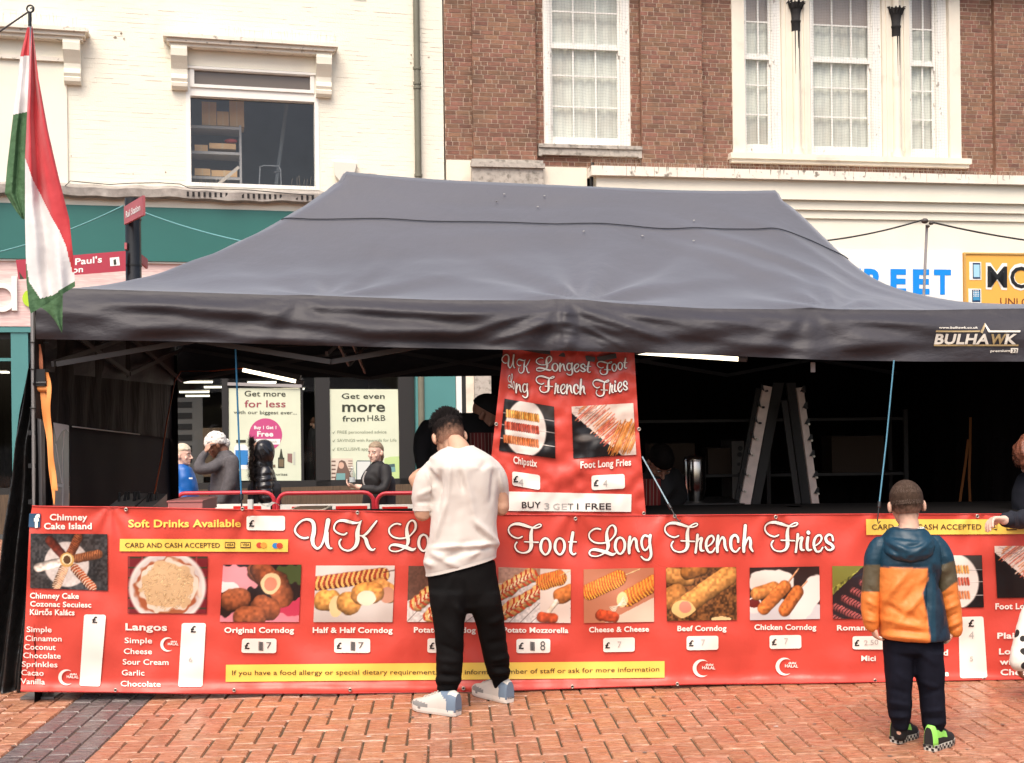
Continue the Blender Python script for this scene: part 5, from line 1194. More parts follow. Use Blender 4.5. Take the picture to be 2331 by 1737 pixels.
G_('t', B_, 945, 500, fillw([(1010, 195, 42), (995, 290, 44), (978, 400, 44), (985, 470, 34), (1020, 500, 26), (1050, 485, 20)]), fillw([(950, 325, 18), (1060, 325, 18)]))
G_('F', B_, 95, 495, fillw([(300, 258, 22), (240, 280), (160, 250), (112, 190), (117, 130), (170, 88, 30), (250, 80, 42), (330, 100, 42), (410, 125, 32), (480, 138, 20), (540, 125, 18), (568, 98, 18), (545, 84), (500, 100), (450, 132, 22)]),
   fillw([(442, 135, 24), (424, 220, 46), (425, 330, 52), (425, 400, 50), (395, 460, 36), (320, 487, 22), (240, 465), (202, 412), (202, 370), (225, 338)]), fillw([(335, 330, 18), (525, 338, 20)]))
G_('n', B_, 1785, 495, fillw([(1810, 262, 38), (1800, 350, 42), (1798, 430), (1800, 488, 36)]), fillw([(1815, 400, 16), (1840, 320, 22), (1873, 282, 34), (1898, 320, 38), (1905, 400, 38), (1928, 460, 28), (1945, 470, 14)]))
G_('g', B_, 1955, 495, fillw([(2060, 262, 32), (2012, 252, 30), (1977, 310, 34), (1977, 390, 34), (2010, 455, 28), (2050, 440, 24), (2080, 390, 22)]), fillw([(2095, 250, 42), (2087, 340, 38), (2100, 440, 38), (2105, 530, 36), (2070, 590, 30), (2010, 585, 26), (1970, 548, 24)]))
G_('h', C_, 1000, 460, fillw([(1038, 140, 38), (1030, 250, 38), (1020, 370, 40), (1020, 453, 34)]), fillw([(1035, 380, 16), (1060, 310, 22), (1085, 285, 30), (1102, 330, 34), (1100, 400, 34), (1128, 450, 20)]))
G_('e', C_, 550, 460, fillw([(590, 385, 16), (635, 350, 20), (660, 300, 24), (640, 262, 26), (600, 275, 28), (570, 330, 32), (570, 400), (600, 455, 26), (645, 450, 22), (672, 408, 18)]))
G_('r', C_, 425, 460, fillw([(464, 250, 34), (454, 350, 28), (440, 462, 28)]), fillw([(450, 380, 14), (475, 310, 18), (515, 290, 32), (500, 360, 34), (505, 430, 32), (540, 440, 18)]))
G_('c', C_, 845, 460, fillw([(952, 340, 24), (950, 290, 28), (915, 255, 32), (870, 290, 36), (862, 370, 36), (880, 430, 30), (925, 455, 22), (970, 408, 20)]))
G_('i', C_, 1765, 455, fillw([(1794, 222, 46), (1797, 228, 46)]), fillw([(1790, 285, 36), (1780, 370, 36), (1790, 430, 32), (1832, 430, 18)]))
G_('s', C_, 1985, 455, fillw([(2092, 322, 26), (2080, 270, 24), (2040, 255, 28), (2005, 290, 32), (2020, 340, 36), (2070, 372, 36), (2095, 410, 34), (2060, 440, 24), (2020, 430, 20), (1998, 402, 18)]))
GW = {'U': 92, 'K': 102, 'L': 64, 'o': 30, 't': 21, 'F': 76, 'n': 28, 'g': 29, 'h': 28, 'e': 26, 'r': 24, 'c': 26, 'i': 15, 's': 25}
def stroke(mb, pts, tf, fn, grow, e0):
    c = cr(pts, 5); n = len(c); L_, R_ = [], []
    for i in range(n):
        a, b = c[max(0, i - 1)], c[min(n - 1, i + 1)]; d = (b - a)[:2]; l = math.hypot(*d) or 1; nx, ny = -d[1] / l, d[0] / l; w = c[i][2] / 2 + grow
        e = e0 + .0012 * i / n
        for S_, sg_ in ((L_, 1), (R_, -1)):
            x, y = tf(c[i][0] + nx * w * sg_, c[i][1] + ny * w * sg_); S_.append(fn(e)(x, y))
    for i in range(n - 1): mb.poly([L_[i], L_[i + 1], R_[i + 1], R_[i]])
    for i, e in ((0, e0 - .0002), (n - 1, e0 + .0014)):
        w = c[i][2] / 2 + grow; mb.poly([fn(e)(*tf(c[i][0] + w * math.cos(a), c[i][1] + w * math.sin(a))) for a in [-2 * math.pi * k / 10 for k in range(10)]])
m_out = mat('maroon_outline_print', (.10, .006, .006), .5)
def glyph(mo, mw, ch, x, y, s, fn, dark=True, yfn=None):
    tf = lambda a, b: (x + a * s, y + b * s)
    for k, st in enumerate(GL[ch]):
        stroke(mo, st, tf, fn, 1.5 , .0035 + .0016 * k * .5); 
    for k, st in enumerate(GL[ch]): stroke(mw, st, tf, fn, 0, .0065 + .0017 * k)
mo, mw = MB(), MB()
AX = lambda x: 660 + x / A_; BXx = lambda x: 1140 + x / B_; CXx = lambda x: 1500 + x / C_
lay = [('U', AX(60), 1251), ('K', AX(680), 1252.5), ('L', AX(1550), 1253), ('o', AX(2015), 1254)]
lay += [('n', 984, 1256), ('g', 1013, 1256), ('e', 1045, 1257), ('s', 1072, 1257), ('t', 1098, 1258)]
lay += [('F', BXx(95), 1260), ('o', BXx(545), 1262), ('o', BXx(745), 1262), ('t', BXx(945), 1262), ('L', BXx(1225), 1264), ('o', BXx(1590), 1260.5), ('n', BXx(1785), 1260), ('g', BXx(1955), 1258.5)]
lay += [('F', CXx(60), 1258), ('r', CXx(425), 1257.5), ('e', CXx(550), 1257.5), ('n', CXx(690), 1257.5), ('c', CXx(845), 1257), ('h', CXx(1000), 1257), ('F', CXx(1262), 1256.5), ('r', CXx(1630), 1256), ('i', CXx(1765), 1256), ('e', CXx(1845), 1256), ('s', CXx(1985), 1255)]
for ch, x, y in lay: glyph(mo, mw, ch, x, y, 1.0, fB)
mo.build('letter_outline', m_out, bn); mw.build('script_lettering', white_t, bn)

# ---------------------------------------------------------------- hanging banner
HN = Pl(6.642, .077)
H = lambda x, y: (1120 + x * .2421, 790 + y * .2421)
hl = [(780, 1147), (790, 1146), (1035, 1119), (1180, 1103)]; hr = [(780, 1443), (805, 1444), (975, 1454), (1180, 1471)]
def ripH(px, py):
    x, y = px / 100.0, py / 100.0; t = (py - 780) / 400.0
    r = .020 * math.sin((px - 1180 - (py - 800) * .15) / 17.0) * math.exp(-((px - 1180) / 30.0) ** 2) * (1.1 - t)
    r += .030 * math.exp(-((px - 1185 + (py - 800) * .12) / 26.0) ** 2) * max(0, .9 - t) - .022 * math.exp(-((px - 1158 + (py - 800) * .05) / 14.0) ** 2) * max(0, 1 - t)
    r += .016 * noise.noise(Vector((x * 2.2, y * 2.4, 2))) + .008 * noise.noise(Vector((x * 5, y * 4, 7)))
    r += .012 * math.sin((py - 1060 + .5 * (px - 1290)) / 17.0) * math.exp(-((px - 1290) / 70.0) ** 2 - ((py - 1090) / 55.0) ** 2)
    r -= .05 * math.exp(-((py - 800) / 24.0) ** 2 - ((px - 1205) / 34.0) ** 2) + .05 * math.exp(-((py - 812) / 26.0) ** 2 - ((px - 1385) / 40.0) ** 2)
    return r
def fH(e=0.0): return lambda px, py: HN.hit(px, py, ripH(px, py) + .004 + e)
hb = thing('hanging_banner', HN.W(.7, .9, 0), 'tall red banner hanging from the tent front with chipstix and foot long fries', 'banner')
def hf(u, v):
    py = 780 + 412 * v; a, b = interp(hl, py), interp(hr, py); return HN.hit(a + (b - a) * u, py, ripH(a + (b - a) * u, py))
q = MB(); q.grid(hf, 110, 130); q.build('sheet', M_ban, hb)
for x, y in ((40, 725), (1382, 772), (1428, 1565)): eyelet(hb, fH(.003), *H(x, y))
words(hb, H, [('Chipstix', [(200, 1092), (425, 1128)], 46), ('Foot Long Fries', [(832, 1140), (1308, 1112)], 44)], .028, 44, white_t, fH(.005))
K_ = K; K = .2421
for pts, x, yb in ((((190, 1168), (452, 1205), (452, 1345), (190, 1300)), 200, 1270), (((935, 1208), (1246, 1193), (1250, 1330), (937, 1347)), 955, 1306)):
    o = panel(hb, [H(*p) for p in pts], fH(.0035), white_t, 'price_panel')
    q = MB(); put_text(q, '£', .028, fH(.0065), [H(x, yb), H(x + 48, yb)], 60 * K); q.build('lettering', black_t, o)
    q = MB(); put_text(q, '4', 0, fH(.0065), [H(x + (50 if x < 500 else 90), yb + (30 if x < 500 else 8)), H(x + (95 if x < 500 else 130), yb + (38 if x < 500 else 8))], 70 * K); q.build('handwriting', grey_t, o)
o = panel(hb, [H(120, 1358), H(1312, 1385), H(1308, 1550), H(110, 1540)], fH(.0035), white_t, 'white_strip', rnd_=False)
for s_, b_, x0, x1, yb, mm in (('BUY', .012, 280, 460, 1512, black_t), ('3', .006, 492, 540, 1524, grey_t), ('G', .004, 575, 636, 1528, grey_t), ('E', 0, 655, 705, 1529, grey_t), ('T', .006, 712, 765, 1529, dgrey_t), ('1 FREE', .012, 798, 1120, 1526, black_t)):
    q = MB(); put_text(q, s_, b_, fH(.0065), [H(x0, yb), H(x1, yb)], 60 * K); q.build('lettering', mm, o)
K = K_
def script_line(words_, fn, parent):
    mo, mw = MB(), MB()
    for w, x0, x1, y0, y1, s in words_:
        tot = sum(GW[c] for c in w); sx = (x1 - x0) / tot; x = x0
        for c in w:
            yy = y0 + (y1 - y0) * (x - x0) / max(1, x1 - x0)
            tf = lambda a, b, x=x, yy=yy: (x + a * sx, yy + b * s)
            for k, st in enumerate(GL[c]): stroke(mo, st, tf, fn, 2.2, .0035 + .0008 * k)
            for k, st in enumerate(GL[c]): stroke(mw, st, tf, fn, .3, .0065 + .0017 * k)
            x += GW[c] * sx
    mo.build('letter_outline', m_out, parent); mw.build('script_lettering', white_t, parent)
hx = lambda x: 1120 + x * .2421; hy = lambda y: 790 + y * .2421
script_line([('U', hx(90), hx(225), hy(200), hy(222), .45), ('K', hx(232), hx(360), hy(243), hy(243), .45), ('Longest', hx(412), hx(935), hy(222), hy(240), .48), ('Foot', hx(985), hx(1275), hy(262), hy(190), .45),
             ('Lo', hx(150), hx(215), hy(380), hy(400), .45), ('ng', hx(222), hx(345), hy(432), hy(445), .55), ('French', hx(410), hx(885), hy(430), hy(448), .56), ('Fries', hx(945), hx(1280), hy(465), hy(400), .56)], fH, hb)

# ---------------------------------------------------------------- food pictures (flat print, painted as colour on a fine grid)
def L3(c): return np.array(c, float) / 255
class Pic:
    def __init__(s, w=96, h=68, bg=(200, 190, 180), seed=1):
        s.w, s.h = w, h; s.x, s.y = np.meshgrid(np.linspace(0, 1, w), np.linspace(0, 1, h)); s.asp = w / h
        s.a = np.ones((h, w, 3)) * L3(bg); s.r = np.random.RandomState(seed)
    def nz(s, sx, sy, amp=1.0):
        g = s.r.rand(int(sy) + 2, int(sx) + 2); X = s.x * sx; Y = s.y * sy; i = np.floor(X).astype(int); j = np.floor(Y).astype(int); fx = X - i; fy = Y - j
        fx = fx * fx * (3 - 2 * fx); fy = fy * fy * (3 - 2 * fy)
        return (((g[j, i] * (1 - fx) + g[j, i + 1] * fx) * (1 - fy) + (g[j + 1, i] * (1 - fx) + g[j + 1, i + 1] * fx) * fy) - .5) * 2 * amp
    def put(s, mask, col): m = np.clip(mask, 0, 1)[..., None]; s.a = s.a * (1 - m) + np.clip(col, 0, 1) * m
    def ell(s, cx, cy, rx, ry, col, nzamp=0.0, soft=.06, ang=0):
        dx, dy = s.x - cx, s.y - cy; c, n = math.cos(ang), math.sin(ang); u = (dx * c + dy * n) / rx; v = (-dx * n + dy * c) / ry
        d = np.sqrt(u * u + v * v) + (s.nz(14, 10, nzamp) if nzamp else 0); s.put((1 - d) / soft, np.ones(s.a.shape) * L3(col)); return d, u, v
    def rod(s, x0, y0, x1, y1, r, col, rough=.1, stripes=None, sn=9, samp=.5, grain=30):
        """round fried piece from (x0,y0) to (x1,y1), printed with its own roundness"""
        A = s.asp; dx, dy = (x1 - x0) * A, (y1 - y0); L = math.hypot(dx, dy); ux, uy = dx / L, dy / L
        px, py = (s.x - x0) * A, s.y - y0; t = px * ux + py * uy; q = -px * uy + py * ux; tc = np.clip(t, 0, L); d = np.hypot(t - tc, q) / r + s.nz(22, 16, rough)
        sh = .55 + .55 * np.sqrt(np.clip(1 - d * d, 0, 1)) - .28 * (q / r)
        c = np.ones(s.a.shape) * L3(col) * np.clip(sh, .25, 1.25)[..., None] * (1 + s.nz(grain, grain * .7, .22))[..., None]
        if stripes is not None:
            m = (np.sin(t / L * sn * 6.28 + 2.2 * np.sin(q / r * 2.2 + 1)) > samp) & (d < .96); c[m] = L3(stripes) * (1 + s.nz(20, 14, .1))[m][..., None]
        s.put((1 - d) * r * s.h * .8 + .3, c)
    def line(s, x0, y0, x1, y1, r, col): s.rod(x0, y0, x1, y1, r, col, 0.02)
    def rect(s, x0, y0, x1, y1, col): s.put(((s.x > x0) & (s.x < x1) & (s.y > y0) & (s.y < y1)).astype(float), np.ones(s.a.shape) * L3(col))
    def half(s, x0, y0, x1, y1, col):
        s.put(((s.x - x0) * (y1 - y0) - (s.y - y0) * (x1 - x0) > 0).astype(float), np.ones(s.a.shape) * L3(col))
    def grain(s, a): s.a = np.clip(s.a * (1 + s.nz(40, 28, a))[..., None], 0, 1)
def pic_chimney():
    p = Pic(104, 74, (60, 60, 62), 3); p.grain(.4); p.a += p.nz(5, 4, .07)[..., None]; d, u, v = p.ell(.47, .55, .3, .42, (214, 208, 205)); p.grain(.06)
    for (x, y, c, st) in ((.25, .12, (95, 40, 28), None), (.62, .06, (140, 78, 48), (90, 45, 30)), (.88, .36, (150, 95, 62), (110, 60, 38)), (.10, .62, (222, 214, 205), None), (.34, .94, (190, 150, 115), (225, 205, 185)), (.80, .95, (165, 85, 48), (220, 190, 165))):
        p.rod(.48 + (x - .48) * .3, .48 + (y - .48) * .3, x, y, .085, c, .05, st, 9, .55)
    p.ell(.475, .47, .095, .135, (205, 165, 95)); p.ell(.475, .46, .07, .10, (240, 225, 180)); p.ell(.475, .47, .05, .08, (90, 60, 25)); return p
def pic_langos():
    p = Pic(104, 74, (120, 30, 38), 4)
    for k in range(6): p.rect(0, k * .18, 1, k * .18 + .03, (60, 60, 40)); p.rect(k * .17, 0, k * .17 + .02, 1, (150, 60, 60))
    p.ell(.5, .55, .50, .66, (232, 226, 222)); p.ell(.5, .55, .45, .6, (214, 206, 204)); p.ell(.5, .55, .42, .54, (170, 95, 60), .08); p.ell(.52, .52, .40, .47, (226, 214, 198), .16)
    d, u, v = p.ell(.5, .52, .35, .43, (214, 182, 140), .16)
    for k in range(240):
        a = p.r.rand() * 6.28; r = p.r.rand() ** .5 * .33; x, y = .5 + r * math.cos(a), .52 + r * 1.25 * math.sin(a); b = p.r.rand() * 3.14; p.line(x, y, x + .03 * math.cos(b), y + .035 * math.sin(b), .008, tuple(np.array((206, 170, 124)) + p.r.randint(-28, 38)))
    return p
def pic_corndog1():
    p = Pic(104, 74, (40, 24, 22), 5); p.ell(.15, .25, .3, .25, (225, 150, 160), .2); p.ell(.05, .4, .18, .1, (240, 225, 225), .2); p.ell(.85, .85, .3, .3, (200, 60, 90), .25); p.ell(.5, 1.0, .6, .18, (225, 140, 155), .2); p.ell(.9, .15, .2, .22, (70, 84, 44), .5)
    for (a, b, c, d) in ((.13, .62, .24, .6), (.78, .55, .7, .3), (.52, .72, .62, .78), (.3, .92, .45, .92), (.45, .1, .55, .2)): p.rod(a, b, c, d, .2, (150, 84, 52), .05)
    p.rod(.48, .08, .6, .3, .19, (140, 74, 44), .05); p.ell(.62, .33, .13, .19, (232, 208, 160), .05); p.ell(.62, .34, .085, .125, (214, 140, 112), .04); return p
def pic_half():
    p = Pic(104, 74, (232, 226, 222), 6); p.a -= (.1 * p.y)[..., None]; p.rod(.02, .32, .85, .16, .13, (150, 66, 42), .06, (240, 190, 110), 13, .1); p.rod(.86, .12, 1.0, .08, .012, (90, 50, 40))
    p.rod(.82, .38, .95, .5, .17, (210, 150, 84), .05); p.ell(.92, .52, .1, .15, (205, 150, 125), .05); p.rod(.12, .62, .22, .62, .19, (220, 160, 84), .06); p.ell(.28, .72, .09, .2, (240, 214, 160), .05); p.rod(.42, .66, .45, .68, .2, (222, 158, 80), .06); p.rod(.6, .5, .74, .48, .2, (216, 150, 76), .06); p.ell(.66, .58, .12, .14, (246, 232, 205), .06); return p
def pic_potato(sd, left=True):
    p = Pic(104, 74, (228, 224, 222), sd)
    p.half(0, .62, 1, .3, (110, 78, 66)) if left else p.half(0, .3, 1, .1, (190, 150, 130)); p.grain(.12)
    for k in range(7): p.line(.0 + k * .15, 1, .25 + k * .17, .62, .006, (60, 36, 30))
    for (a, b, c, d) in ((.12, .68, .55, .2), (.3, .9, .8, .35)) if left else ((.0, .5, .45, .12), (.05, .85, .62, .38)):
        p.rod(a, b, c, d, .14, (226, 176, 110), .16, (200, 70, 40), 7, .35); p.rod(a, b, c, d, .05, (240, 205, 160), .3, (190, 60, 36), 9, .2)
    if not left: p.rect(.58, 0, 1, 1, (238, 226, 216)); p.rod(.62, .25, .84, .16, .15, (205, 96, 50), .05, (232, 170, 70), 7, .3); p.line(.85, .12, 1, .02, .01, (240, 210, 160)); p.rod(.86, .5, 1, .42, .15, (200, 120, 60), .06); p.rod(.66, .86, .82, .62, .03, (245, 226, 205)); p.rod(.7, .8, .8, .6, .045, (250, 236, 215)); p.rod(.6, .9, .76, .92, .1, (196, 84, 48), .08)
    return p
def pic_cheese():
    p = Pic(104, 74, (226, 205, 185), 9); p.half(0, .75, 1, .2, (176, 108, 84)); p.half(.3, 1, 1, .55, (196, 130, 100)); p.line(.6, .12, .8, .02, .012, (245, 220, 160)); p.rod(.08, .42, .5, .18, .16, (205, 96, 44), .05, (238, 178, 70), 12, .25); p.rod(.62, .56, 1.0, .28, .16, (204, 110, 48), .05, (236, 170, 66), 9, .35)
    p.ell(.55, .58, .08, .15, (244, 220, 160), .1)
    for k in range(6): p.line(.42 - k * .01, .84 - k * .025, .57 + k * .008, .52 + k * .03, .012, (252, 236, 208))
    p.rod(.24, .86, .42, .9, .11, (190, 74, 40), .12, None); return p
def pic_beef():
    p = Pic(104, 74, (110, 72, 40), 10); p.grain(.5); p.rod(.05, .15, .3, .2, .16, (196, 140, 78), .05); p.rod(.3, .1, .5, .02, .14, (150, 98, 48), .05); p.rod(.02, .6, .15, .5, .2, (188, 130, 70), .05); p.rod(.22, .76, .9, .14, .19, (206, 146, 78), .035); p.ell(.24, .78, .16, .18, (238, 208, 140), .15); p.ell(.27, .75, .09, .11, (222, 150, 128), .15); p.ell(.78, .98, .14, .05, (235, 205, 150), .2); return p
def pic_chicken():
    p = Pic(104, 74, (52, 36, 34), 11); p.half(0, .3, .45, 0, (52, 36, 34)); p.ell(.3, .3, .35, .26, (238, 234, 228), .1); p.ell(.55, .95, .6, .35, (214, 216, 222), .08); p.ell(.82, .6, .18, .5, (240, 238, 234), .1, ang=.35); p.ell(.06, .72, .12, .16, (236, 232, 230)); p.ell(.06, .68, .09, .09, (110, 30, 24))
    p.line(.55, .3, .7, .04, .02, (205, 150, 110)); p.line(.7, .45, .82, .28, .016, (205, 150, 110)); p.rod(.1, .5, .35, .4, .13, (212, 138, 74), .03); p.rod(.2, .78, .5, .38, .13, (206, 122, 62), .03); p.rod(.5, .82, .68, .48, .13, (200, 114, 56), .03); return p
def pic_mici():
    p = Pic(104, 74, (132, 134, 62), 12); p.grain(.6); p.half(0, .42, .45, 0, (132, 134, 62)); m = ((p.x * 1.25 + p.y) > .55); p.put(m.astype(float), np.ones(p.a.shape) * L3((48, 36, 40)))
    for k in range(6): p.line(.3 + k * .1, .22 - k * .04, .62 + k * .1, .02, .01, (44, 50, 66))
    for k in range(6): p.rod(-.1 + k * .13, .92 - k * .15, .5 + k * .13, 1.3 - k * .15, .075, (156, 84, 84), .12, (66, 30, 34), 16, .45)
    return p
def pic_chips(dx=0.0, hang=False):
    p = Pic(104, 96 if hang else 74, (26, 22, 24), 13); p.rect(.62, 0, 1, .25, (62, 58, 56)); p.ell(.55 + dx, .5, .40, .56, (240, 236, 230), 0)
    for k, y in enumerate((.27, .5, .76)):
        p.line(0, y, 1, y + .01, .009, (226, 220, 214))
        for i in range(15):
            x = .17 + dx + i * .043; r = .10 if i % 13 else .12; c = ((214, 150, 70), (176, 74, 50), (206, 120, 70))[k]; c2 = np.array(c) + p.r.randint(-26, 36); p.rod(x, y - .055, x + .012, y + .06, .028, tuple(c2), .1)
    return p
def pic_fries(hang=False):
    p = Pic(104, 80 if hang else 74, (24, 20, 22), 14)
    p.a = np.where(((p.x * .9 + .1 > p.y * .8))[..., None], L3((238, 224, 214)), p.a)
    if hang: p.ell(.2, .62, .22, .1, (120, 118, 116), 0, .6)
    for k in range(90):
        t = p.r.rand(); x = .02 + .6 * t + p.r.rand() * .2; y = .02 + t * .75 + p.r.rand() * .25; c = ((206, 90, 70), (226, 150, 120), (240, 205, 190), (214, 120, 60))[p.r.randint(4)]
        p.line(x, y, x + .25, y - .24, .012, c)
    for k in range(46): x = .55 + p.r.rand() * .38; y = 1.0 - p.r.rand() * .15; p.line(x, y, x + .22, y - .55, .012, tuple(np.array((208, 130, 60)) + p.r.randint(-30, 30)))
    for k in range(16): p.line(p.r.rand() * .5, p.r.rand() * .25, p.r.rand() * .5, p.r.rand() * .25, .004, (170, 120, 120))
    return p
M_print = mat('printed_photo', (.5, .5, .5), .38, attr='print', spec=.4)
def picture(parent, pic, pts, fn, label=None, name='food_photo'):
    tl, tr, br, bl = [np.array(p, float) for p in pts]; q = MB()
    def f(u, v): p = (tl * (1 - u) + tr * u) * (1 - v) + (bl * (1 - u) + br * u) * v; return fn(p[0], p[1])
    q.grid(f, pic.w - 1, pic.h - 1, flip=True); c = np.clip(pic.a, 0, 1).reshape(-1, 3) * np.array([1.0, .96, .93])
    lc = np.where(c <= .04045, c / 12.92, ((c + .055) / 1.055) ** 2.4) * .78
    q.col = np.concatenate([lc, np.ones((len(lc), 1))], 1)
    pr = {'label': label} if label else {}
    return q.build(name, M_print, parent, **pr)
fb = fB(.0035)
for pic, pts, lab in ((pic_chimney(), [Z1(193, 206), Z1(676, 210), Z1(678, 566), Z1(190, 549)], 'photo of chimney cakes fanned on a plate'), (pic_langos(), [Z1(805, 350), Z1(1309, 350), Z1(1300, 710), Z1(803, 708)], 'photo of cheese-topped langos'),
                      (pic_corndog1(), [Z1(1405, 402), Z2(294, 402), Z2(277, 764), Z1(1384, 762)], 'photo of round corndogs, one cut open'), (pic_half(), [Z2(385, 408), Z2(882, 408), Z2(867, 764), Z2(369, 764)], 'photo of half and half corndog pieces'),
                      (pic_potato(7), [Z2(968, 410), Z2(1455, 415), Z2(1450, 765), Z2(958, 763)], 'photo of a potato-coated corndog'), (pic_potato(8, False), [Z2(1535, 418), Z3(386, 432), Z3(384, 770), Z2(1535, 765)], 'photo of potato mozzarella sticks'),
                      (pic_cheese(), [Z3(466, 432), Z3(908, 422), Z3(910, 762), Z3(468, 770)], 'photo of cheese sticks pulled apart'), (pic_beef(), [Z3(985, 421), Z3(1427, 418), Z3(1432, 750), Z3(991, 757)], 'photo of a thick beef corndog'),
                      (pic_chicken(), [Z3(1512, 421), Z4(371, 413), Z4(375, 744), Z3(1514, 752)], 'photo of chicken corndogs in paper'), (pic_mici(), [Z4(452, 411), Z4(900, 411), Z4(902, 742), Z4(457, 744)], 'photo of grilled rolls on a rack'),
                      (pic_chips(), [Z4(975, 345), Z4(1395, 343), Z4(1408, 671), Z4(985, 673)], 'photo of skewered potato chips'), (pic_fries(), [Z4(1474, 285), Z4(1900, 283), Z4(1905, 608), Z4(1492, 612)], 'photo of long fries')):
    picture(bn, pic, pts, fb, lab)
picture(hb, pic_chips(-.1, True), [H(118, 485), H(583, 560), H(597, 1050), H(65, 972)], fH(.0035), 'photo of skewered potato chips on a white plate'); picture(hb, pic_fries(True), [H(748, 560), H(1328, 527), H(1357, 1012), H(765, 1046)], fH(.0035), 'photo of foot long fries')
# ---------------------------------------------------------------- people
def proj(p):
    d = p - CAMP; v = d.z / d.y; u = d.x / d.y; return CX + F * (u - ROLL * v), HY - F * (v + ROLL * u)
def vox(mbs, size, smooth=4, fac=.6):
    m_ = MB()
    for b in mbs:
        n = len(m_.v); m_.v += b.v; m_.f += [tuple(i + n for i in f) for f in b.f]; m_.m += b.m; m_.sm += b.sm
    me = bpy.data.meshes.new('vx'); me.from_pydata([tuple(p) for p in m_.v], [], m_.f)
    bm = bmesh.new(); bm.from_mesh(me); bmesh.ops.remove_doubles(bm, verts=bm.verts, dist=1e-6); bmesh.ops.recalc_face_normals(bm, faces=bm.faces); bm.to_mesh(me); bm.free()
    o = bpy.data.objects.new('vx', me); r = o.modifiers.new('r', 'REMESH'); r.mode = 'VOXEL'; r.voxel_size = size
    if smooth: s = o.modifiers.new('s', 'SMOOTH'); s.iterations = smooth; s.factor = fac
    out = evaluated([o])[0]; return out
def finish(me, name, mats, parent, matfn=None, folds=None, label=None, nz=None, colfn=None, **pr):
    """fold displacement, materials by place, then link as a child (or top-level) of parent"""
    vs = [v.co.copy() for v in me.vertices]; ns = [v.normal.copy() for v in me.vertices]
    if folds or nz:
        for i, p in enumerate(vs):
            a = 0.0
            if folds:
                px, py = proj(p)
                for x0, y0, x1, y1, w, am in folds:
                    dx, dy = x1 - x0, y1 - y0; L2 = dx * dx + dy * dy; t = ((px - x0) * dx + (py - y0) * dy) / L2; tc = min(1, max(0, t))
                    d = math.hypot(px - x0 - dx * tc, py - y0 - dy * tc); g = math.exp(-(d / w) ** 2) * (1 - abs(tc * 2 - 1) ** 3 * .7); a += am * g
                if ns[i].y > .2: a *= .2
            if nz: a += nz[1] * noise.noise(p * nz[0]) + nz[1] * .5 * noise.noise(p * nz[0] * 2.3)
            vs[i] = p + ns[i] * a
    if not isinstance(mats, (list, tuple)): mats = [mats]
    m2 = bpy.data.meshes.new(name); o0 = org(parent); m2.from_pydata([tuple(p - o0) for p in vs], [], [tuple(p.vertices) for p in me.polygons])
    for m in mats: m2.materials.append(m)
    if matfn: m2.polygons.foreach_set('material_index', [matfn(sum((vs[k] for k in p.vertices), Vector()) / len(p.vertices)) for p in me.polygons])
    if colfn:
        a = m2.attributes.new('tint', 'FLOAT_COLOR', 'POINT'); a.data.foreach_set('color', np.array([(*colfn(p), 1) for p in vs], dtype=np.float32).ravel())
    m2.polygons.foreach_set('use_smooth', [True] * len(m2.polygons)); m2.update(); bpy.data.meshes.remove(me)
    if label: pr['label'] = label
    return link(name, m2, parent, o0, **pr)
def ring(xl, yl, xr, yr, Y, ry, n=28, ex=2.4, back=1.0):
    a, b = at(xl, yl, Y), at(xr, yr, Y); c = (a + b) / 2; h = (b - a) / 2; out = []
    for k in range(n):
        t = 2 * math.pi * k / n; ct_, st_ = math.cos(t), math.sin(t)
        out.append(c + h * (abs(ct_) ** (2 / ex) * (1 if ct_ > 0 else -1)) + Vector((0, 1, 0)) * ry * (abs(st_) ** (2 / ex) * (1 if st_ > 0 else -1)) * (back if st_ > 0 else 1))
    return out
def lofted(rows, n=28, ex=2.4):
    m_ = MB(); m_.loft([ring(*r[:4], r[4], r[5], n, ex) for r in rows], weld=True); return m_
def sil(rows, Y, n=28, ex=2.4):      # rows: (y, xl, xr, ry[, dY])
    return lofted([(r[1], r[0], r[2], r[0], Y + (r[4] if len(r) > 4 else 0), r[3]) for r in rows], n, ex)
def limb(pts, rs, n=14):
    m_ = MB(); c = cr([(*p, r) for p, r in zip(pts, rs)], 5); m_.tube([Vector(q[:3]) for q in c], [q[3] for q in c], n)
    m_.ball(Vector(pts[0]), rs[0] * .98, 6); m_.ball(Vector(pts[-1]), rs[-1] * .98, 6); return m_
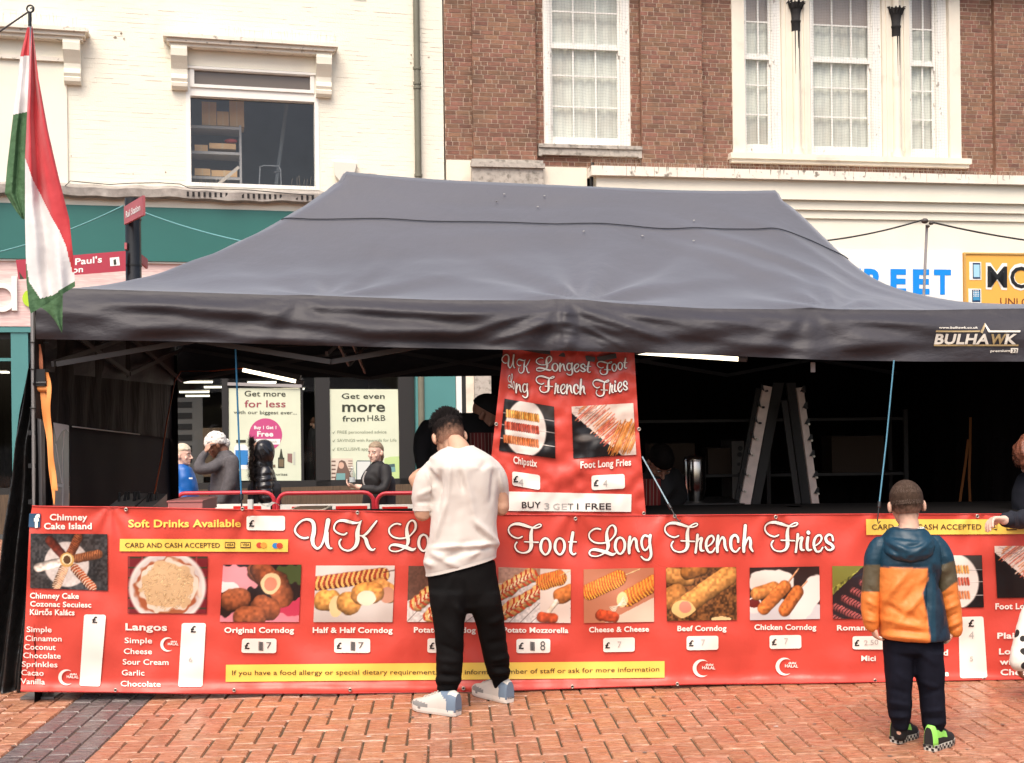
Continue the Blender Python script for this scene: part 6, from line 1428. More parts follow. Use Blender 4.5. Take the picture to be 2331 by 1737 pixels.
def hand_parts(wrist, fdir, pdir, size=1.0, curl=1.0, side=1):
    """wrist point, finger direction, palm normal; five fingers curled by curl"""
    f = fdir.normalized(); p_ = (pdir - f * pdir.dot(f)).normalized(); x = f.cross(p_) * side; S_ = size; ms = []
    pal = MB(); rg = []
    for t, w, h in ((0, .024, .018), (.03, .032, .018), (.06, .040, .016), (.085, .040, .013)):
        c = wrist + f * t * S_; rg.append([c + x * math.cos(a) * w * S_ + p_ * math.sin(a) * h * S_ for a in [2 * math.pi * k / 12 for k in range(12)]])
    pal.loft(rg, weld=True); ms.append(pal)
    for i, (off, L, r) in enumerate(((-.030, .066, .0085), (-.010, .076, .009), (.010, .072, .0088), (.029, .056, .0078))):
        c = wrist + f * .08 * S_ + x * off * S_; d = f.copy(); pts = [c - f * .01 * S_, c]
        for k, seg in enumerate((.42, .32, .26)):
            ang = curl * (1.0 + .25 * k + .05 * i); d = (d * math.cos(ang) + p_ * math.sin(ang)).normalized() if True else d
            nf = d; p_l = p_; c = c + d * L * seg * S_; pts.append(c)
            p_ax = x; 
        ms.append(limb([tuple(q) for q in pts], [r * S_ * 1.1, r * S_ * 1.1, r * S_, r * S_ * .95, r * S_ * .8], 8))
    tb = wrist + f * .025 * S_ - x * .026 * S_; td = (f * .7 - x * .55 + p_ * .55 * curl).normalized()
    t1 = tb + td * .035 * S_; t2 = t1 + (td * .6 + f * .5 + x * .35 * curl).normalized() * .03 * S_
    ms.append(limb([tuple(tb), tuple(t1), tuple(t2)], [.012 * S_, .0105 * S_, .0085 * S_], 8)); return ms
# ---- head, chin at z = 0, crown at z = 1, face towards +y
def head_base():
    s = MB(); s.ball(V(0, -.06, .60), .40, 14, sc=(.84, 1.06, 1.0))
    j = MB(); rg = []
    for z, w, yf, yb in ((.0, .10, .25, .06), (.04, .15, .31, .0), (.12, .21, .335, -.08), (.22, .255, .34, -.15), (.34, .285, .345, -.2), (.46, .30, .345, -.25), (.58, .305, .35, -.3)):
        cy = (yf + yb) / 2; ry = (yf - yb) / 2; rg.append([V(w * math.cos(a), cy + ry * math.sin(a), z) for a in [2 * math.pi * k / 24 for k in range(24)]])
    j.loft(rg, weld=True); parts = [s, j]
    parts.append(limb([(0, .33, .50), (0, .40, .40), (0, .455, .315)], [.03, .038, .05], 10)); q = MB()
    for sx in (-1, 1): q.ball(V(sx * .045, .385, .295), .034, 6)
    parts.append(q); q = MB(); q.ball(V(0, .335, .205), .05, 8, sc=(1.7, .8, .45)); q.ball(V(0, .33, .165), .05, 8, sc=(1.5, .8, .5)); q.ball(V(0, .285, .06), .075, 8, sc=(1.2, .8, .9))
    for sx in (-1, 1): q.ball(V(sx * .13, .30, .555), .06, 8, sc=(1.9, .6, .55)); q.ball(V(sx * .19, .24, .33), .08, 8, sc=(1, .8, 1.1))
    parts.append(q); q = MB()
    for sx in (-1, 1): q.ball(V(sx * .365, -.05, .43), .10, 8, sc=(.48, .75, 1.3)); q.ball(V(sx * .335, -.0, .36), .05, 8, sc=(.5, .8, 1.2))
    parts.append(q); parts.append(limb([(0, -.10, .28), (0, -.12, .05), (0, -.14, -.22)], [.21, .19, .20], 18))
    return vox(parts, .02, 4, .5)
HB = head_base(); HBv = [v.co.copy() for v in HB.vertices]; HBf = [tuple(p.vertices) for p in HB.polygons]
def skin(n, c): return mat(n, c, .5, var=.08, vscale=25, spec=.4)
def xf(pos, size, yaw, pitch=0, roll=0):
    """yaw 0 faces the camera (-Y); pitch > 0 bows the head"""
    R_ = Matrix.Rotation(D2R(180 + yaw), 4, 'Z') @ Matrix.Rotation(D2R(-pitch), 4, 'X') @ Matrix.Rotation(D2R(roll), 4, 'Y')
    piv = Vector((0, -.12, .05))
    return lambda p: Vector(pos) + (R_ @ ((Vector(p) - piv) * size))
def make_head(parent, T, skm, eyes=True, brow=(.05, .03, .02), nape=None):
    m_ = MB(); m_.v = [T(p) for p in HBv]; m_.f = list(HBf); m_.m = [0] * len(HBf); m_.sm = [True] * len(HBf)
    h = m_.build('head', skm, parent)
    if nape:
        dk_, sk_ = nape; C_ = []
        for p in HBv:
            t = min(1, max(0, (p.z - .13 - .55 * max(0, p.y + .16) + .05 * noise.noise(p * 14)) / .26)) * (1 if abs(p.x) < .325 else 0); C_.append([sk_[k] + (dk_[k] - sk_[k]) * t for k in range(3)] + [1])
        a = h.data.attributes.new('tint', 'FLOAT_COLOR', 'POINT'); a.data.foreach_set('color', np.array(C_, dtype=np.float32).ravel())
    if eyes:
        for sx in (-1, 1):
            q = MB(); rg = []
            c = V(sx * .135, .325, .475)
            q.v = []; b = MB(); b.ball(c, .042, 6, sc=(1.15, .6, .62)); b.v = [T(p) for p in b.v]; e = b.build('eye', mat('eye_white', (.6, .58, .55), .3), h)
            b = MB(); b.ball(c + V(0, .018, 0), .022, 5, sc=(1, .6, 1)); b.v = [T(p) for p in b.v]; b.build('iris', M_black, h)
            b = MB(); b.tube([V(sx * .06, .372, .54), V(sx * .14, .366, .565), V(sx * .215, .31, .545)], .013, 6); b.v = [T(p) for p in b.v]; b.build('eyebrow', mat('brow_hair', brow, .8), h)
        b = MB(); b.tube([V(-.085, .345, .185), V(0, .375, .19), V(.085, .345, .185)], .010, 6); b.v = [T(p) for p in b.v]; b.build('mouth', mat('lip', (.25, .07, .06), .5), h)
    return h
def hair_shell(parent, T, m, fn, grow=.03, nzamp=.02, name='hair', nz=10, nu=64, nv=40):
    """fn(p) > 0 where hair grows; p in head space"""
    m_ = MB(); idx = {}; c0 = V(0, -.06, .60)
    P = []
    for j in range(nv + 1):
        a = math.pi * j / nv - math.pi / 2
        for i in range(nu):
            b = 2 * math.pi * i / nu; d = V(math.cos(a) * math.cos(b), math.cos(a) * math.sin(b), math.sin(a)); p = c0 + V(d.x * .336, d.y * .424, d.z * .40)
            g = grow + nzamp * noise.noise(p * nz) + nzamp * .6 * noise.noise(V(p.x * nz * 3, p.y * nz * .8, p.z * nz * 3)); P.append((p + d * g, fn(p)))
    m_.v = [T(p if w > 0 else c0 + (p - c0) * .93) for p, w in P]
    for j in range(nv):
        for i in range(nu):
            q = (j * nu + i, j * nu + (i + 1) % nu, (j + 1) * nu + (i + 1) % nu, (j + 1) * nu + i)
            if any(P[k][1] > 0 for k in q): m_.f.append(q); m_.m.append(0); m_.sm.append(True)
    return m_.build(name, m, parent)
def strands(parent, T, m, gen, n, r=.006, name='hair_strand'):
    m_ = MB()
    for k in range(n):
        pts = gen(k); L_ = len(pts)
        for i in range(L_ - 1):
            a, b = pts[i], pts[i + 1]; w0, w1 = r * (1 - i / L_), r * (1 - (i + 1) / L_)
            s_ = (b - a).cross(a - V(0, -.06, .5)).normalized(); m_.quad(T(a - s_ * w0), T(a + s_ * w0), T(b + s_ * w1), T(b - s_ * w1))
    return m_.build(name, m, parent, kind='stuff')
def shoe(parent, heel, toe, w, hgt, mats, style):
    """heel, toe on the ground; mats: sole, upper, accent"""
    d = (toe - heel); L = d.length; f = d.normalized(); x = f.cross(V(0, 0, 1)).normalized()
    def sec(t, z): 
        ww = w * interp([(0, .62), (.12, .86), (.35, .82), (.55, .95), (.75, 1.0), (.9, .78), (1.0, .3)], t); return ww / 2
    so = MB(); rg = []
    for t in [0, .03, .1, .2, .35, .5, .65, .8, .9, .96, 1.0]:
        ww = sec(t, 0) * (1 if 0 < t < 1 else .75); lift = .012 * max(0, (t - .8) / .2) ** 2; c = heel + f * (L * t)
        rg.append([c + x * ww * sx + V(0, 0, zz + lift) for sx, zz in ((-.94, 0.001), (.94, 0.001), (1, .012), (1, .030 * hgt), (-1, .030 * hgt), (-1, .012))])
    so.loft(rg, smooth=False)
    if style == 'check':
        for f_i in range(len(so.f)): so.m[f_i] = 0
    s_o = so.build('sole', mats[0], parent)
    up = MB(); rg = []; TT = [0, .03] + [.05 + .0187 * k for k in range(50)] + [.985]
    for t in TT:
        ww = sec(t, 0) * .97 * (1 if t > .0 else .9); h_ = interp([(0, .085), (.1, .098), (.25, .09), (.36, .088), (.5, .072), (.66, .052), (.8, .040), (.93, .032), (1, .022)], t) * hgt; c = heel + f * (L * t) + V(0, 0, .024 * hgt)
        rg.append([c + x * ww * math.copysign(abs(math.cos(a)) ** .75, math.cos(a)) + V(0, 0, (h_ * max(0, math.sin(a)) ** .8) if math.sin(a) > 0 else -.004) for a in [2 * math.pi * k / 40 for k in range(40)]])
    up.loft(rg); nf = 40
    for i in range(len(TT) - 1):
        for k in range(nf):
            up.m[i * nf + k] = style_mat(style, TT[i], math.sin(2 * math.pi * (k + .5) / nf))
    up.m[-2] = 1 if style == 'trainer' else 0
    u_ = up.build('shoe', mats[1:], parent)
    la = MB()
    for i in range(5):
        t = .44 + i * .07; h_ = interp([(.36, .088), (.5, .072), (.66, .052), (.8, .040)], t) * hgt; c = heel + f * (L * t) + V(0, 0, .027 * hgt + h_)
        la.tube([c - x * w * .2 - V(0, 0, .006), c + V(0, 0, .003), c + x * w * .2 - V(0, 0, .006)], .0035, 5)
    la.build('laces', mats[1] if style != 'check' else M_black, u_)
    if style == 'check':
        ck = MB(); n = 14
        for side in (-1, 1):
            for k in range(n):
                for r_ in range(2):
                    t0, t1 = .02 + .94 * k / n, .02 + .94 * (k + 1) / n; ww0, ww1 = sec(t0, 0) + .0012, sec(t1, 0) + .0012; z0, z1 = .004 + .012 * r_ * hgt, .004 + .012 * (r_ + 1) * hgt
                    if (k + r_) % 2: ck.quad(heel + f * L * t0 + x * side * ww0 + V(0, 0, z0), heel + f * L * t1 + x * side * ww1 + V(0, 0, z0), heel + f * L * t1 + x * side * ww1 + V(0, 0, z1), heel + f * L * t0 + x * side * ww0 + V(0, 0, z1))
        for k in range(4):
            for r_ in range(2):
                if (k + r_) % 2: a, b = (k - 2) * .16 * w, (k - 1) * .16 * w; z0, z1 = .004 + .012 * r_ * hgt, .004 + .012 * (r_ + 1) * hgt; ck.quad(heel - f * .0015 + x * a + V(0, 0, z0), heel - f * .0015 + x * b + V(0, 0, z0), heel - f * .0015 + x * b + V(0, 0, z1), heel - f * .0015 + x * a + V(0, 0, z1))
        ck.build('check_print', M_black, s_o)
    return u_
def style_mat(style, t, h):
    if style == 'trainer':
        if t < .15: return 1 if h < .8 else 0
        if t < .40: return 1 if h > .95 - 2.8 * max(0, .33 - t) else 0
        if t > .86: return 2 if h < .75 else 0
        if t > .55 and h < .28 + (t - .55) * 1.9: return 2
        return 0
    if style == 'check': return 1 if (t < .12 and h > -.2) or (t < .5 and .35 < h < .75) else 0
    return 0

# ============================ man in white tee
M_skin = skin('warm_skin', (.52, .30, .20)); M_hairb = mat('black_hair', (.008, .006, .0055), .7, spec=.12, var=.3, vscale=60, bump=.6, bscale=180, bdist=.004)
M_tee = mat('cream_cotton', (.55, .50, .45), .85, var=.03, vscale=4, bump=.2, bscale=350, bdist=.002, sheen=.2)
M_jog = mat('black_jersey', (.0065, .006, .006), .9, var=.2, vscale=8, spec=.08)
YM = 6.06
man = thing('person', V(at(1050, 1600, YM).x, YM, 0), 'person in cream t-shirt and black joggers seen from behind, head bowed at the stall', 'person')
Z5 = lambda l: [(900 + .2421 * a, 900 + .2421 * b) for a, b in l]
torso = lofted([(1020, 1016, 1078, 1014, YM + .03, .055), (1000, 1026, 1092, 1023, YM + .02, .09), (979, 1042, 1122, 1040, YM + .01, .12), (977, 1064, 1137, 1062, YM, .135), (984, 1094, 1138, 1094, YM, .13), (985, 1142, 1134, 1142, YM, .125), (980, 1190, 1131, 1190, YM, .125),
                (975, 1235, 1133, 1228, YM, .13), (967, 1262, 1132, 1240, YM, .14), (966, 1285, 1131, 1252, YM, .14), (970, 1308, 1129, 1266, YM, .135)], 36)
sl_l = limb([tuple(at(1000, 1060, YM)), tuple(at(975, 1088, YM)), tuple(at(964, 1122, YM)), tuple(at(963, 1160, YM))], [.055, .062, .060, .050])
sl_l.ball(at(958, 1134, YM), .048, 8)
sl_r = limb([tuple(at(1112, 1062, YM)), tuple(at(1132, 1090, YM)), tuple(at(1141, 1120, YM + .02)), tuple(at(1143, 1150, YM + .03))], [.055, .052, .042, .032])
fm = [Z5([p[0:2]])[0] + Z5([p[2:4]])[0] + (p[4], p[5]) for p in
      [(640, 640, 750, 1180, 9, .006), (750, 1180, 960, 1400, 8, .010), (960, 1400, 330, 1440, 6, .009), (520, 650, 500, 950, 5, .006), (500, 950, 360, 1400, 7, .008), (600, 700, 640, 900, 6, -.006), (420, 700, 400, 1050, 7, -.010), (330, 680, 420, 900, 5, -.006), (300, 720, 360, 950, 4, .005),
       (860, 620, 800, 700, 8, -.005), (930, 700, 900, 1000, 6, -.006), (960, 690, 1010, 900, 5, .005), (680, 1400, 500, 1500, 9, -.009), (850, 1400, 700, 1520, 7, .007), (330, 1470, 600, 1620, 8, .007), (280, 1560, 360, 1600, 7, .008), (450, 1550, 700, 1450, 7, -.007), (900, 1420, 700, 1470, 5, -.008), (200, 1010, 340, 1000, 5, -.005), (200, 950, 380, 860, 6, .005), (980, 980, 1040, 960, 5, -.004), (760, 1250, 860, 1360, 6, -.006), (300, 640, 400, 760, 5, .004), (580, 1000, 560, 1300, 12, -.004)]]
tee = finish(vox([torso, sl_l, sl_r], .0075, 3), 'tshirt', M_tee, man, folds=[(*t[:5], t[5] * 2.0) for t in fm], nz=(12, .003))
q = MB(); q.tube([p for p in ring(1019, 1018, 1078, 1016, YM + .03, .054, 30)] + [ring(1019, 1018, 1078, 1016, YM + .03, .054, 30)[0]], .0045, 6); q.build('collar', M_tee, tee)
for c0, c1, rr in ((at(963, 1154, YM), at(963, 1162, YM), .0535), (at(1143, 1144, YM + .03), at(1143, 1152, YM + .03), .036)):
    q = MB(); q.tube([c0, c1], rr, 20); q.build('sleeve_hem', M_tee, tee)
hl_ = [(970, 1303, 1129, 1261), (970, 1310, 1129, 1268)]
q = MB(); q.loft([[p + (p - (at(1050, 1285, YM))) * .012 for p in ring(a, b, c, d, YM, .137, 40)] for a, b, c, d in hl_], cap=False); q.build('hem', M_tee, tee)
legs = [sil([(1276, 972, 1128, .125), (1310, 973, 1131, .13), (1345, 976, 1137, .125), (1378, 980, 1140, .10), (1392, 984, 1141, .07)], YM, 32),
        sil([(1345, 976, 1066, .11), (1371, 979, 1062, .11), (1419, 987, 1057, .10), (1468, 992, 1055, .095), (1516, 993, 1054, .088), (1548, 993, 1050, .078), (1566, 994, 1042, .062), (1580, 997, 1037, .05)], YM - .05),
        sil([(1345, 1060, 1138, .11), (1371, 1065, 1142, .11), (1419, 1083, 1149, .10, .05), (1468, 1094, 1155, .09, .09), (1516, 1105, 1161, .085, .13), (1538, 1112, 1160, .072, .15), (1550, 1120, 1157, .055, .16), (1566, 1124, 1153, .045, .16)], YM)]
def Z6(l): return [(900 + .2421 * l[0], 1250 + .2421 * l[1], 900 + .2421 * l[2], 1250 + .2421 * l[3], l[4], l[5])]
fl = sum([Z6(t) for t in ((560, 520, 640, 640, 7, .010), (640, 300, 690, 560, 4, -.006), (480, 700, 600, 900, 9, .008), (420, 900, 620, 980, 6, -.008), (400, 1040, 600, 1060, 6, .007), (400, 1180, 600, 1200, 5, -.009), (390, 1230, 600, 1230, 6, .011), (390, 1285, 580, 1280, 4, -.008), (880, 700, 1010, 640, 7, .008), (870, 900, 1040, 860, 8, -.007), (900, 1050, 1070, 1010, 6, .008), (920, 1120, 1080, 1110, 4, -.009), (930, 1160, 1070, 1150, 6, .011), (930, 1210, 1050, 1200, 4, -.007), (560, 200, 420, 600, 9, .006), (450, 1100, 500, 1160, 8, .006))], [])
finish(vox(legs, .009, 3), 'joggers', M_jog, man, folds=[(*t[:5], t[5] * 1.4) for t in fl], nz=(11, .003))
# arms, neck and hands: one body mesh
el, wr = at(962, 1168, YM), at(951, 1116, YM + .25); er, wr2 = at(1141, 1158, YM + .03), at(1112, 1120, YM + .27)
body = [limb([tuple(at(966, 1120, YM)), tuple(at(963, 1150, YM)), tuple(el), tuple((el + wr) / 2), tuple(wr)], [.030, .040, .044, .038, .024]), limb([tuple(at(1140, 1110, YM)), tuple(at(1142, 1140, YM + .02)), tuple(er), tuple((er + wr2) / 2), tuple(wr2)], [.03, .038, .038, .036, .024]),
        limb([tuple(at(1048, 1048, YM)), tuple(at(1045, 1022, YM + .02)), tuple(at(1037, 1006, YM + .04))], [.080, .058, .044]), sil([(1040, 1000, 1100, .06), (1080, 1005, 1115, .08), (1280, 1005, 1110, .07)], YM)]
body += hand_parts(wr, V(-.3, .15, .8), V(.6, .6, -.1), .95, .75) + hand_parts(wr2, V(-.5, .6, .1), V(-.2, .3, .8), .95, .6, -1)
body += [limb([tuple(at(1030, 1270, YM)), tuple(at(1022, 1420, YM)), tuple(at(1018, 1540, YM - .05)), tuple(at(1019, 1600, YM - .05))], [.05, .05, .04, .036]), limb([tuple(at(1080, 1270, YM)), tuple(at(1115, 1420, YM + .03)), tuple(at(1138, 1530, YM + .15)), tuple(at(1141, 1575, YM + .16))], [.05, .05, .038, .034])]
finish(vox(body, .0065, 3), 'body', M_skin, man)
T = xf(at(1034, 1024, YM + .06), .232, 180 + 16, 33, -6)
hd = make_head(man, T, mat('cropped_nape_skin', (.5, .3, .2), .55, attr='tint', var=.1, vscale=60, spec=.4), nape=((.035, .024, .02), (.52, .30, .20)))
def tinted(o, fn):
    me = o.data; a = me.attributes.new('tint', 'FLOAT_COLOR', 'POINT'); a.data.foreach_set('color', np.array([(*fn(i), 1) for i in range(len(me.vertices))], dtype=np.float32).ravel())
def hair_tint(dark, light, z0, z1, nu=64):
    def f(i):
        j = i // nu; z = .60 + .40 * math.sin(math.pi * j / 40 - math.pi / 2); b = 2 * math.pi * (i % nu) / nu
        t = min(1, max(0, (z - z0) / (z1 - z0) + .35 * noise.noise(V(math.cos(b) * 6, math.sin(b) * 6, z * 16)))); return [light[k] + (dark[k] - light[k]) * t for k in range(3)]
    return f
M_fade = mat('clipped_dark_hair', (.1, .1, .1), .85, spec=.1, attr='tint', var=.3, vscale=120, bump=.5, bscale=280, bdist=.003)
o = hair_shell(hd, T, M_fade, lambda p: p.z - .20 - .60 * max(0, p.y + .1), .016, .008, 'clipped_hair', 16)
tinted(o, hair_tint((.016, .012, .011), (.42, .23, .155), .24, .56))
def spk(k):
    while True:
        d = V(rnd.gauss(0, .8), rnd.gauss(.1, .8), abs(rnd.gauss(.6, .6))).normalized()
        if d.z > .30 + .15 * rnd.random(): break
    p = V(0, -.06, .60) + V(d.x * .345, d.y * .43, d.z * .41); t = (d * .8 + V(rnd.uniform(-.15, .25), rnd.uniform(.2, .5), .45)).normalized() * rnd.uniform(.08, .19) * (.5 + .6 * d.z)
    return [p, p + t * .5, p + t + V(0, 0, -.01)]
strands(hd, T, M_hairb, spk, 2600, .013)
def clipd(k):
    while True:
        d = V(rnd.gauss(0, 1), rnd.gauss(-.5, .9), rnd.gauss(-.05, .5)).normalized()
        if d.y < .45 and -.5 < d.z < .5 and rnd.random() < (d.z + .62): break
    p = V(0, -.06, .60) + V(d.x * .348, d.y * .436, d.z * .41); return [p, p + (d * .5 + V(0, -.1, -.6)).normalized() * .035]
strands(hd, T, M_hairb, clipd, 1300, .003, 'hair_stubble')
tr_w, tr_b, tr_g = mat('trainer_white', (.50, .47, .42), .55), mat('trainer_blue_grey', (.13, .18, .24), .6), mat('trainer_grey', (.20, .20, .19), .6)
def G0(x, y): p = gp(x, y); return p
shoe(man, G0(1044, 1629), G0(941, 1613), .105, 1.0, [mat('off_white_rubber', (.60, .56, .50), .5), tr_w, tr_b, tr_g], 'trainer')
shoe(man, G0(1162, 1600), G0(1079, 1578), .10, 1.0, [mat('off_white_rubber', (.60, .56, .50), .5), tr_w, tr_b, tr_g], 'trainer')

# ============================ boy
YB = 5.29
Q = lambda x, y: (1950 + .3754 * x, 1080 + .3754 * y)
def QR(rows): return [(Q(0, r[0])[1], Q(r[1], 0)[0], Q(r[2], 0)[0], r[3]) + tuple(r[4:]) for r in rows]
boy = thing('person', V(at(2085, 1600, YB).x, YB, 0), 'young child in orange and teal jacket with cropped hair, seen from behind', 'person')
M_navy, M_or, M_ol = mat('dark_teal_shell', (.004, .032, .056), .45, var=.1, vscale=6, spec=.5), mat('orange_shell', (.68, .215, .045), .55, var=.07, vscale=7, bump=.2, bscale=40), mat('olive_shell', (.085, .068, .038), .6, var=.1, vscale=8)
M_nv2 = mat('deep_navy_panel', (.008, .026, .048), .6)
jb = sil(QR([(345, 190, 425, .06), (395, 140, 480, .085), (430, 122, 500, .10), (520, 118, 505, .115), (640, 118, 500, .12), (760, 122, 510, .125), (880, 134, 535, .13), (950, 143, 550, .135), (985, 147, 552, .135)]), YB, 36)
def jm(p):
    x, y = proj(p); zx, zy = (x - 1950) / .3754, (y - 1080) / .3754
    if zy < 562 + (zx - 120) * .025: return 0
    edge = interp([(560, 432), (640, 432), (720, 400), (800, 418), (880, 432), (1000, 446)], zy)
    return 1 if zx < edge or p.y > YB + .02 else 0 if zx < 480 else 3
def QF(l): return [(*Q(a, b), *Q(c, d), w * .3754 * 2.2, am) for a, b, c, d, w, am in l]
fj = QF([(250, 640, 160, 800, 9, .007), (400, 650, 280, 780, 10, -.006), (410, 720, 250, 900, 10, .007), (160, 780, 330, 880, 9, -.006), (160, 880, 400, 930, 9, .006), (380, 800, 430, 880, 7, .006), (180, 940, 430, 960, 6, -.006), (160, 975, 440, 1000, 7, .008), (300, 600, 220, 720, 9, .006), (350, 720, 420, 600, 9, .005), (440, 600, 430, 900, 5, -.008), (480, 700, 520, 900, 10, .007), (200, 560, 420, 560, 4, -.003), (470, 560, 520, 700, 8, -.01), (250, 860, 200, 930, 8, -.005), (380, 900, 300, 830, 8, -.005)])
CJ = [(.004, .032, .056), (.66, .19, .036), (.085, .068, .038), (.006, .018, .034)]
def soft(fn):
    def c(p):
        o = [CJ[fn(p + V(dx, 0, dz))] for dx, dz in ((0, 0), (.0025, 0), (-.0025, 0), (0, .0025), (0, -.0025))]; return [sum(t[k] for t in o) / 5 for k in range(3)]
    return c
M_shell = mat('panelled_shell', (.5, .2, .1), .5, var=.07, vscale=9, bump=.25, bscale=45, attr='tint')
jk = finish(vox([jb], .0065, 2), 'jacket', M_shell, boy, None, [(*t[:5], t[5] * 1.6) for t in fj], nz=(22, .0025), colfn=soft(jm))
pt = lambda x, y, dy=0: tuple(at(*Q(x, y), YB + dy))
def sm(p):
    x, y = proj(p); zx, zy = (x - 1950) / .3754, (y - 1080) / .3754
    if zx > 300:
        lo = interp([(440, 640), (500, 555), (600, 520)], zx); hi = interp([(480, 745), (600, 655), (640, 640)], zx)
    else: lo, hi = 548, 712
    return 0 if zy < lo else (2 if zy < hi else 1)
al_ = limb([pt(145, 430), pt(112, 500), pt(98, 600), pt(90, 720), pt(84, 830), pt(92, 915)], [.045, .046, .043, .044, .041, .034], 18)
ar_ = limb([pt(470, 425), pt(512, 500), pt(535, 600), pt(556, 720), pt(580, 840), pt(596, 945)], [.048, .053, .050, .046, .041, .034], 18)
fs = QF([(60, 760, 120, 800, 6, .007), (60, 820, 120, 850, 6, -.006), (60, 880, 120, 890, 6, .007), (70, 690, 120, 720, 6, -.005), (500, 760, 600, 720, 7, -.006), (520, 830, 620, 780, 7, .008), (530, 880, 620, 840, 6, -.007), (550, 930, 630, 890, 6, .008), (560, 960, 630, 920, 4, -.007), (450, 620, 560, 560, 9, .006), (460, 700, 580, 600, 8, -.006), (540, 480, 560, 540, 6, .005)])
for a_m in (al_, ar_): finish(vox([a_m], .006, 2), 'sleeve', M_shell, jk, None, fs, nz=(22, .0018), colfn=soft(sm))
hood = sil(QR([(322, 205, 405, .045, -.005), (345, 183, 432, .075, -.01), (385, 163, 452, .10, -.02), (430, 150, 468, .11, -.03), (475, 158, 455, .10, -.045), (510, 200, 420, .07, -.065), (535, 250, 372, .03, -.08)]), YB, 34, 2.2)
fh = QF([(190, 370, 400, 400, 7, -.009), (180, 410, 330, 470, 7, .008), (450, 400, 330, 500, 8, .009), (400, 420, 300, 440, 6, -.008), (200, 440, 280, 520, 7, -.007), (230, 340, 420, 350, 5, .007), (210, 480, 330, 525, 6, .006), (360, 480, 300, 530, 6, -.006)])
finish(vox([hood], .006, 2), 'hood', M_navy, jk, None, fh, nz=(20, .003))
q = MB(); q.tube(ring(*[v for p in (Q(235, 330), Q(400, 328)) for v in p], YB + .01, .043, 26), .008, 6); q.build('lining', mat('cream_fleece', (.6, .56, .48), .9), jk)
M_darks = mat('black_sock', (.01, .01, .011), .9)
M_bl = mat('navy_joggers', (.0075, .008, .014), .9, var=.25, vscale=14, spec=.1)
bl = [sil(QR([(940, 160, 520, .11), (1010, 166, 515, .115), (1060, 169, 516, .11), (1085, 172, 517, .085)]), YB, 30),
      sil(QR([(1060, 170, 342, .085), (1100, 173, 337, .085), (1200, 178, 331, .08), (1300, 185, 326, .072), (1400, 190, 326, .068), (1460, 195, 324, .062), (1495, 212, 316, .048), (1545, 224, 306, .04)]), YB - .0),
      sil(QR([(1060, 342, 516, .085), (1100, 346, 516, .085), (1200, 356, 524, .08), (1300, 382, 524, .072), (1400, 394, 528, .068), (1500, 400, 536, .062), (1545, 412, 516, .05), (1570, 420, 505, .042)]), YB - .04)]
fb_ = QF([(190, 1380, 320, 1400, 6, .007), (190, 1430, 320, 1440, 5, -.006), (200, 1470, 310, 1470, 5, .007), (400, 1440, 530, 1430, 6, .006), (400, 1480, 530, 1480, 5, -.007), (410, 1520, 520, 1510, 5, .007), (380, 1250, 500, 1300, 8, .006), (400, 1340, 520, 1300, 7, -.006), (240, 1200, 330, 1260, 8, .004), (350, 1050, 480, 1150, 8, .005), (200, 1300, 310, 1330, 7, -.005)])
finish(vox(bl, .0075, 3), 'joggers', M_bl, boy, None, fb_, nz=(14, .0025))
M_skinp = skin('pale_skin', (.60, .36, .26))
wl, wr_ = V(*pt(100, 915, -.01)), V(*pt(585, 950, 0))
bb_ = [limb([pt(320, 400), pt(318, 330), pt(318, 280, .01)], [.06, .045, .042]), limb([pt(150, 470), pt(100, 600), pt(88, 800), pt(99, 915, -.01)], [.04, .035, .03, .02]), limb([pt(470, 460), pt(535, 600), pt(570, 800), pt(586, 950)], [.04, .035, .03, .02]), sil(QR([(430, 170, 460, .07), (900, 190, 480, .08)]), YB)] + hand_parts(wl, V(.25, .12, -1), V(.8, .2, 0), .66, .6) + hand_parts(wr_, V(-.35, .1, -.6), V(-.8, .2, .1), .70, .55, -1)
bb_ += [limb([tuple(at(*Q(270, 880), YB)), tuple(at(*Q(258, 1200), YB)), tuple(at(*Q(262, 1560), YB))], [.045, .04, .026]), limb([tuple(at(*Q(400, 880), YB)), tuple(at(*Q(440, 1250), YB - .02)), tuple(at(*Q(465, 1610), YB - .04))], [.045, .04, .026])]
finish(vox(bb_, .0055, 3), 'body', M_skinp, boy)
T = xf(V(*pt(318, 300, .0)), .205, 180 - 8, 8, -3); hd = make_head(boy, T, mat('cropped_nape_skin', (.5, .3, .2), .55), nape=((.085, .05, .033), (.60, .36, .26)))
M_crop = mat('cropped_brown_hair', (.085, .05, .033), .8, attr='tint', var=.35, vscale=70, bump=.5, bscale=300, bdist=.003, spec=.15)
tinted(hair_shell(hd, T, M_crop, lambda p: p.z - .28 - .5 * max(0, p.y + .05), .018, .004), hair_tint((.045, .027, .018), (.38, .22, .155), .24, .46))
def crop(k):
    d = V(rnd.gauss(0, 1), rnd.gauss(-.4, 1), abs(rnd.gauss(.2, 1))).normalized(); p = V(0, -.06, .6) + V(d.x * .354, d.y * .442, d.z * .42 - (.12 if d.z < .3 else 0)); return [p, p + d * .012 + V(0, -.004, -.028)]
strands(hd, T, mat('dark_brown_hair', (.07, .042, .028), .8), crop, 1800, .004, 'hair_stubble')
for l_ in (limb([tuple(at(*Q(264, 1490), YB)), tuple(at(*Q(264, 1575), YB + .01))], [.036, .032]), limb([tuple(at(*Q(462, 1550), YB - .04)), tuple(at(*Q(466, 1620), YB - .04))], [.036, .032])): finish(vox([l_], .006, 1), 'sock', M_darks, boy)
blk, lime = mat('black_suede', (.013, .012, .012), .8), mat('lime_print', (.25, .62, .10), .5); chk = mat('check_white', (.55, .53, .46), .6)
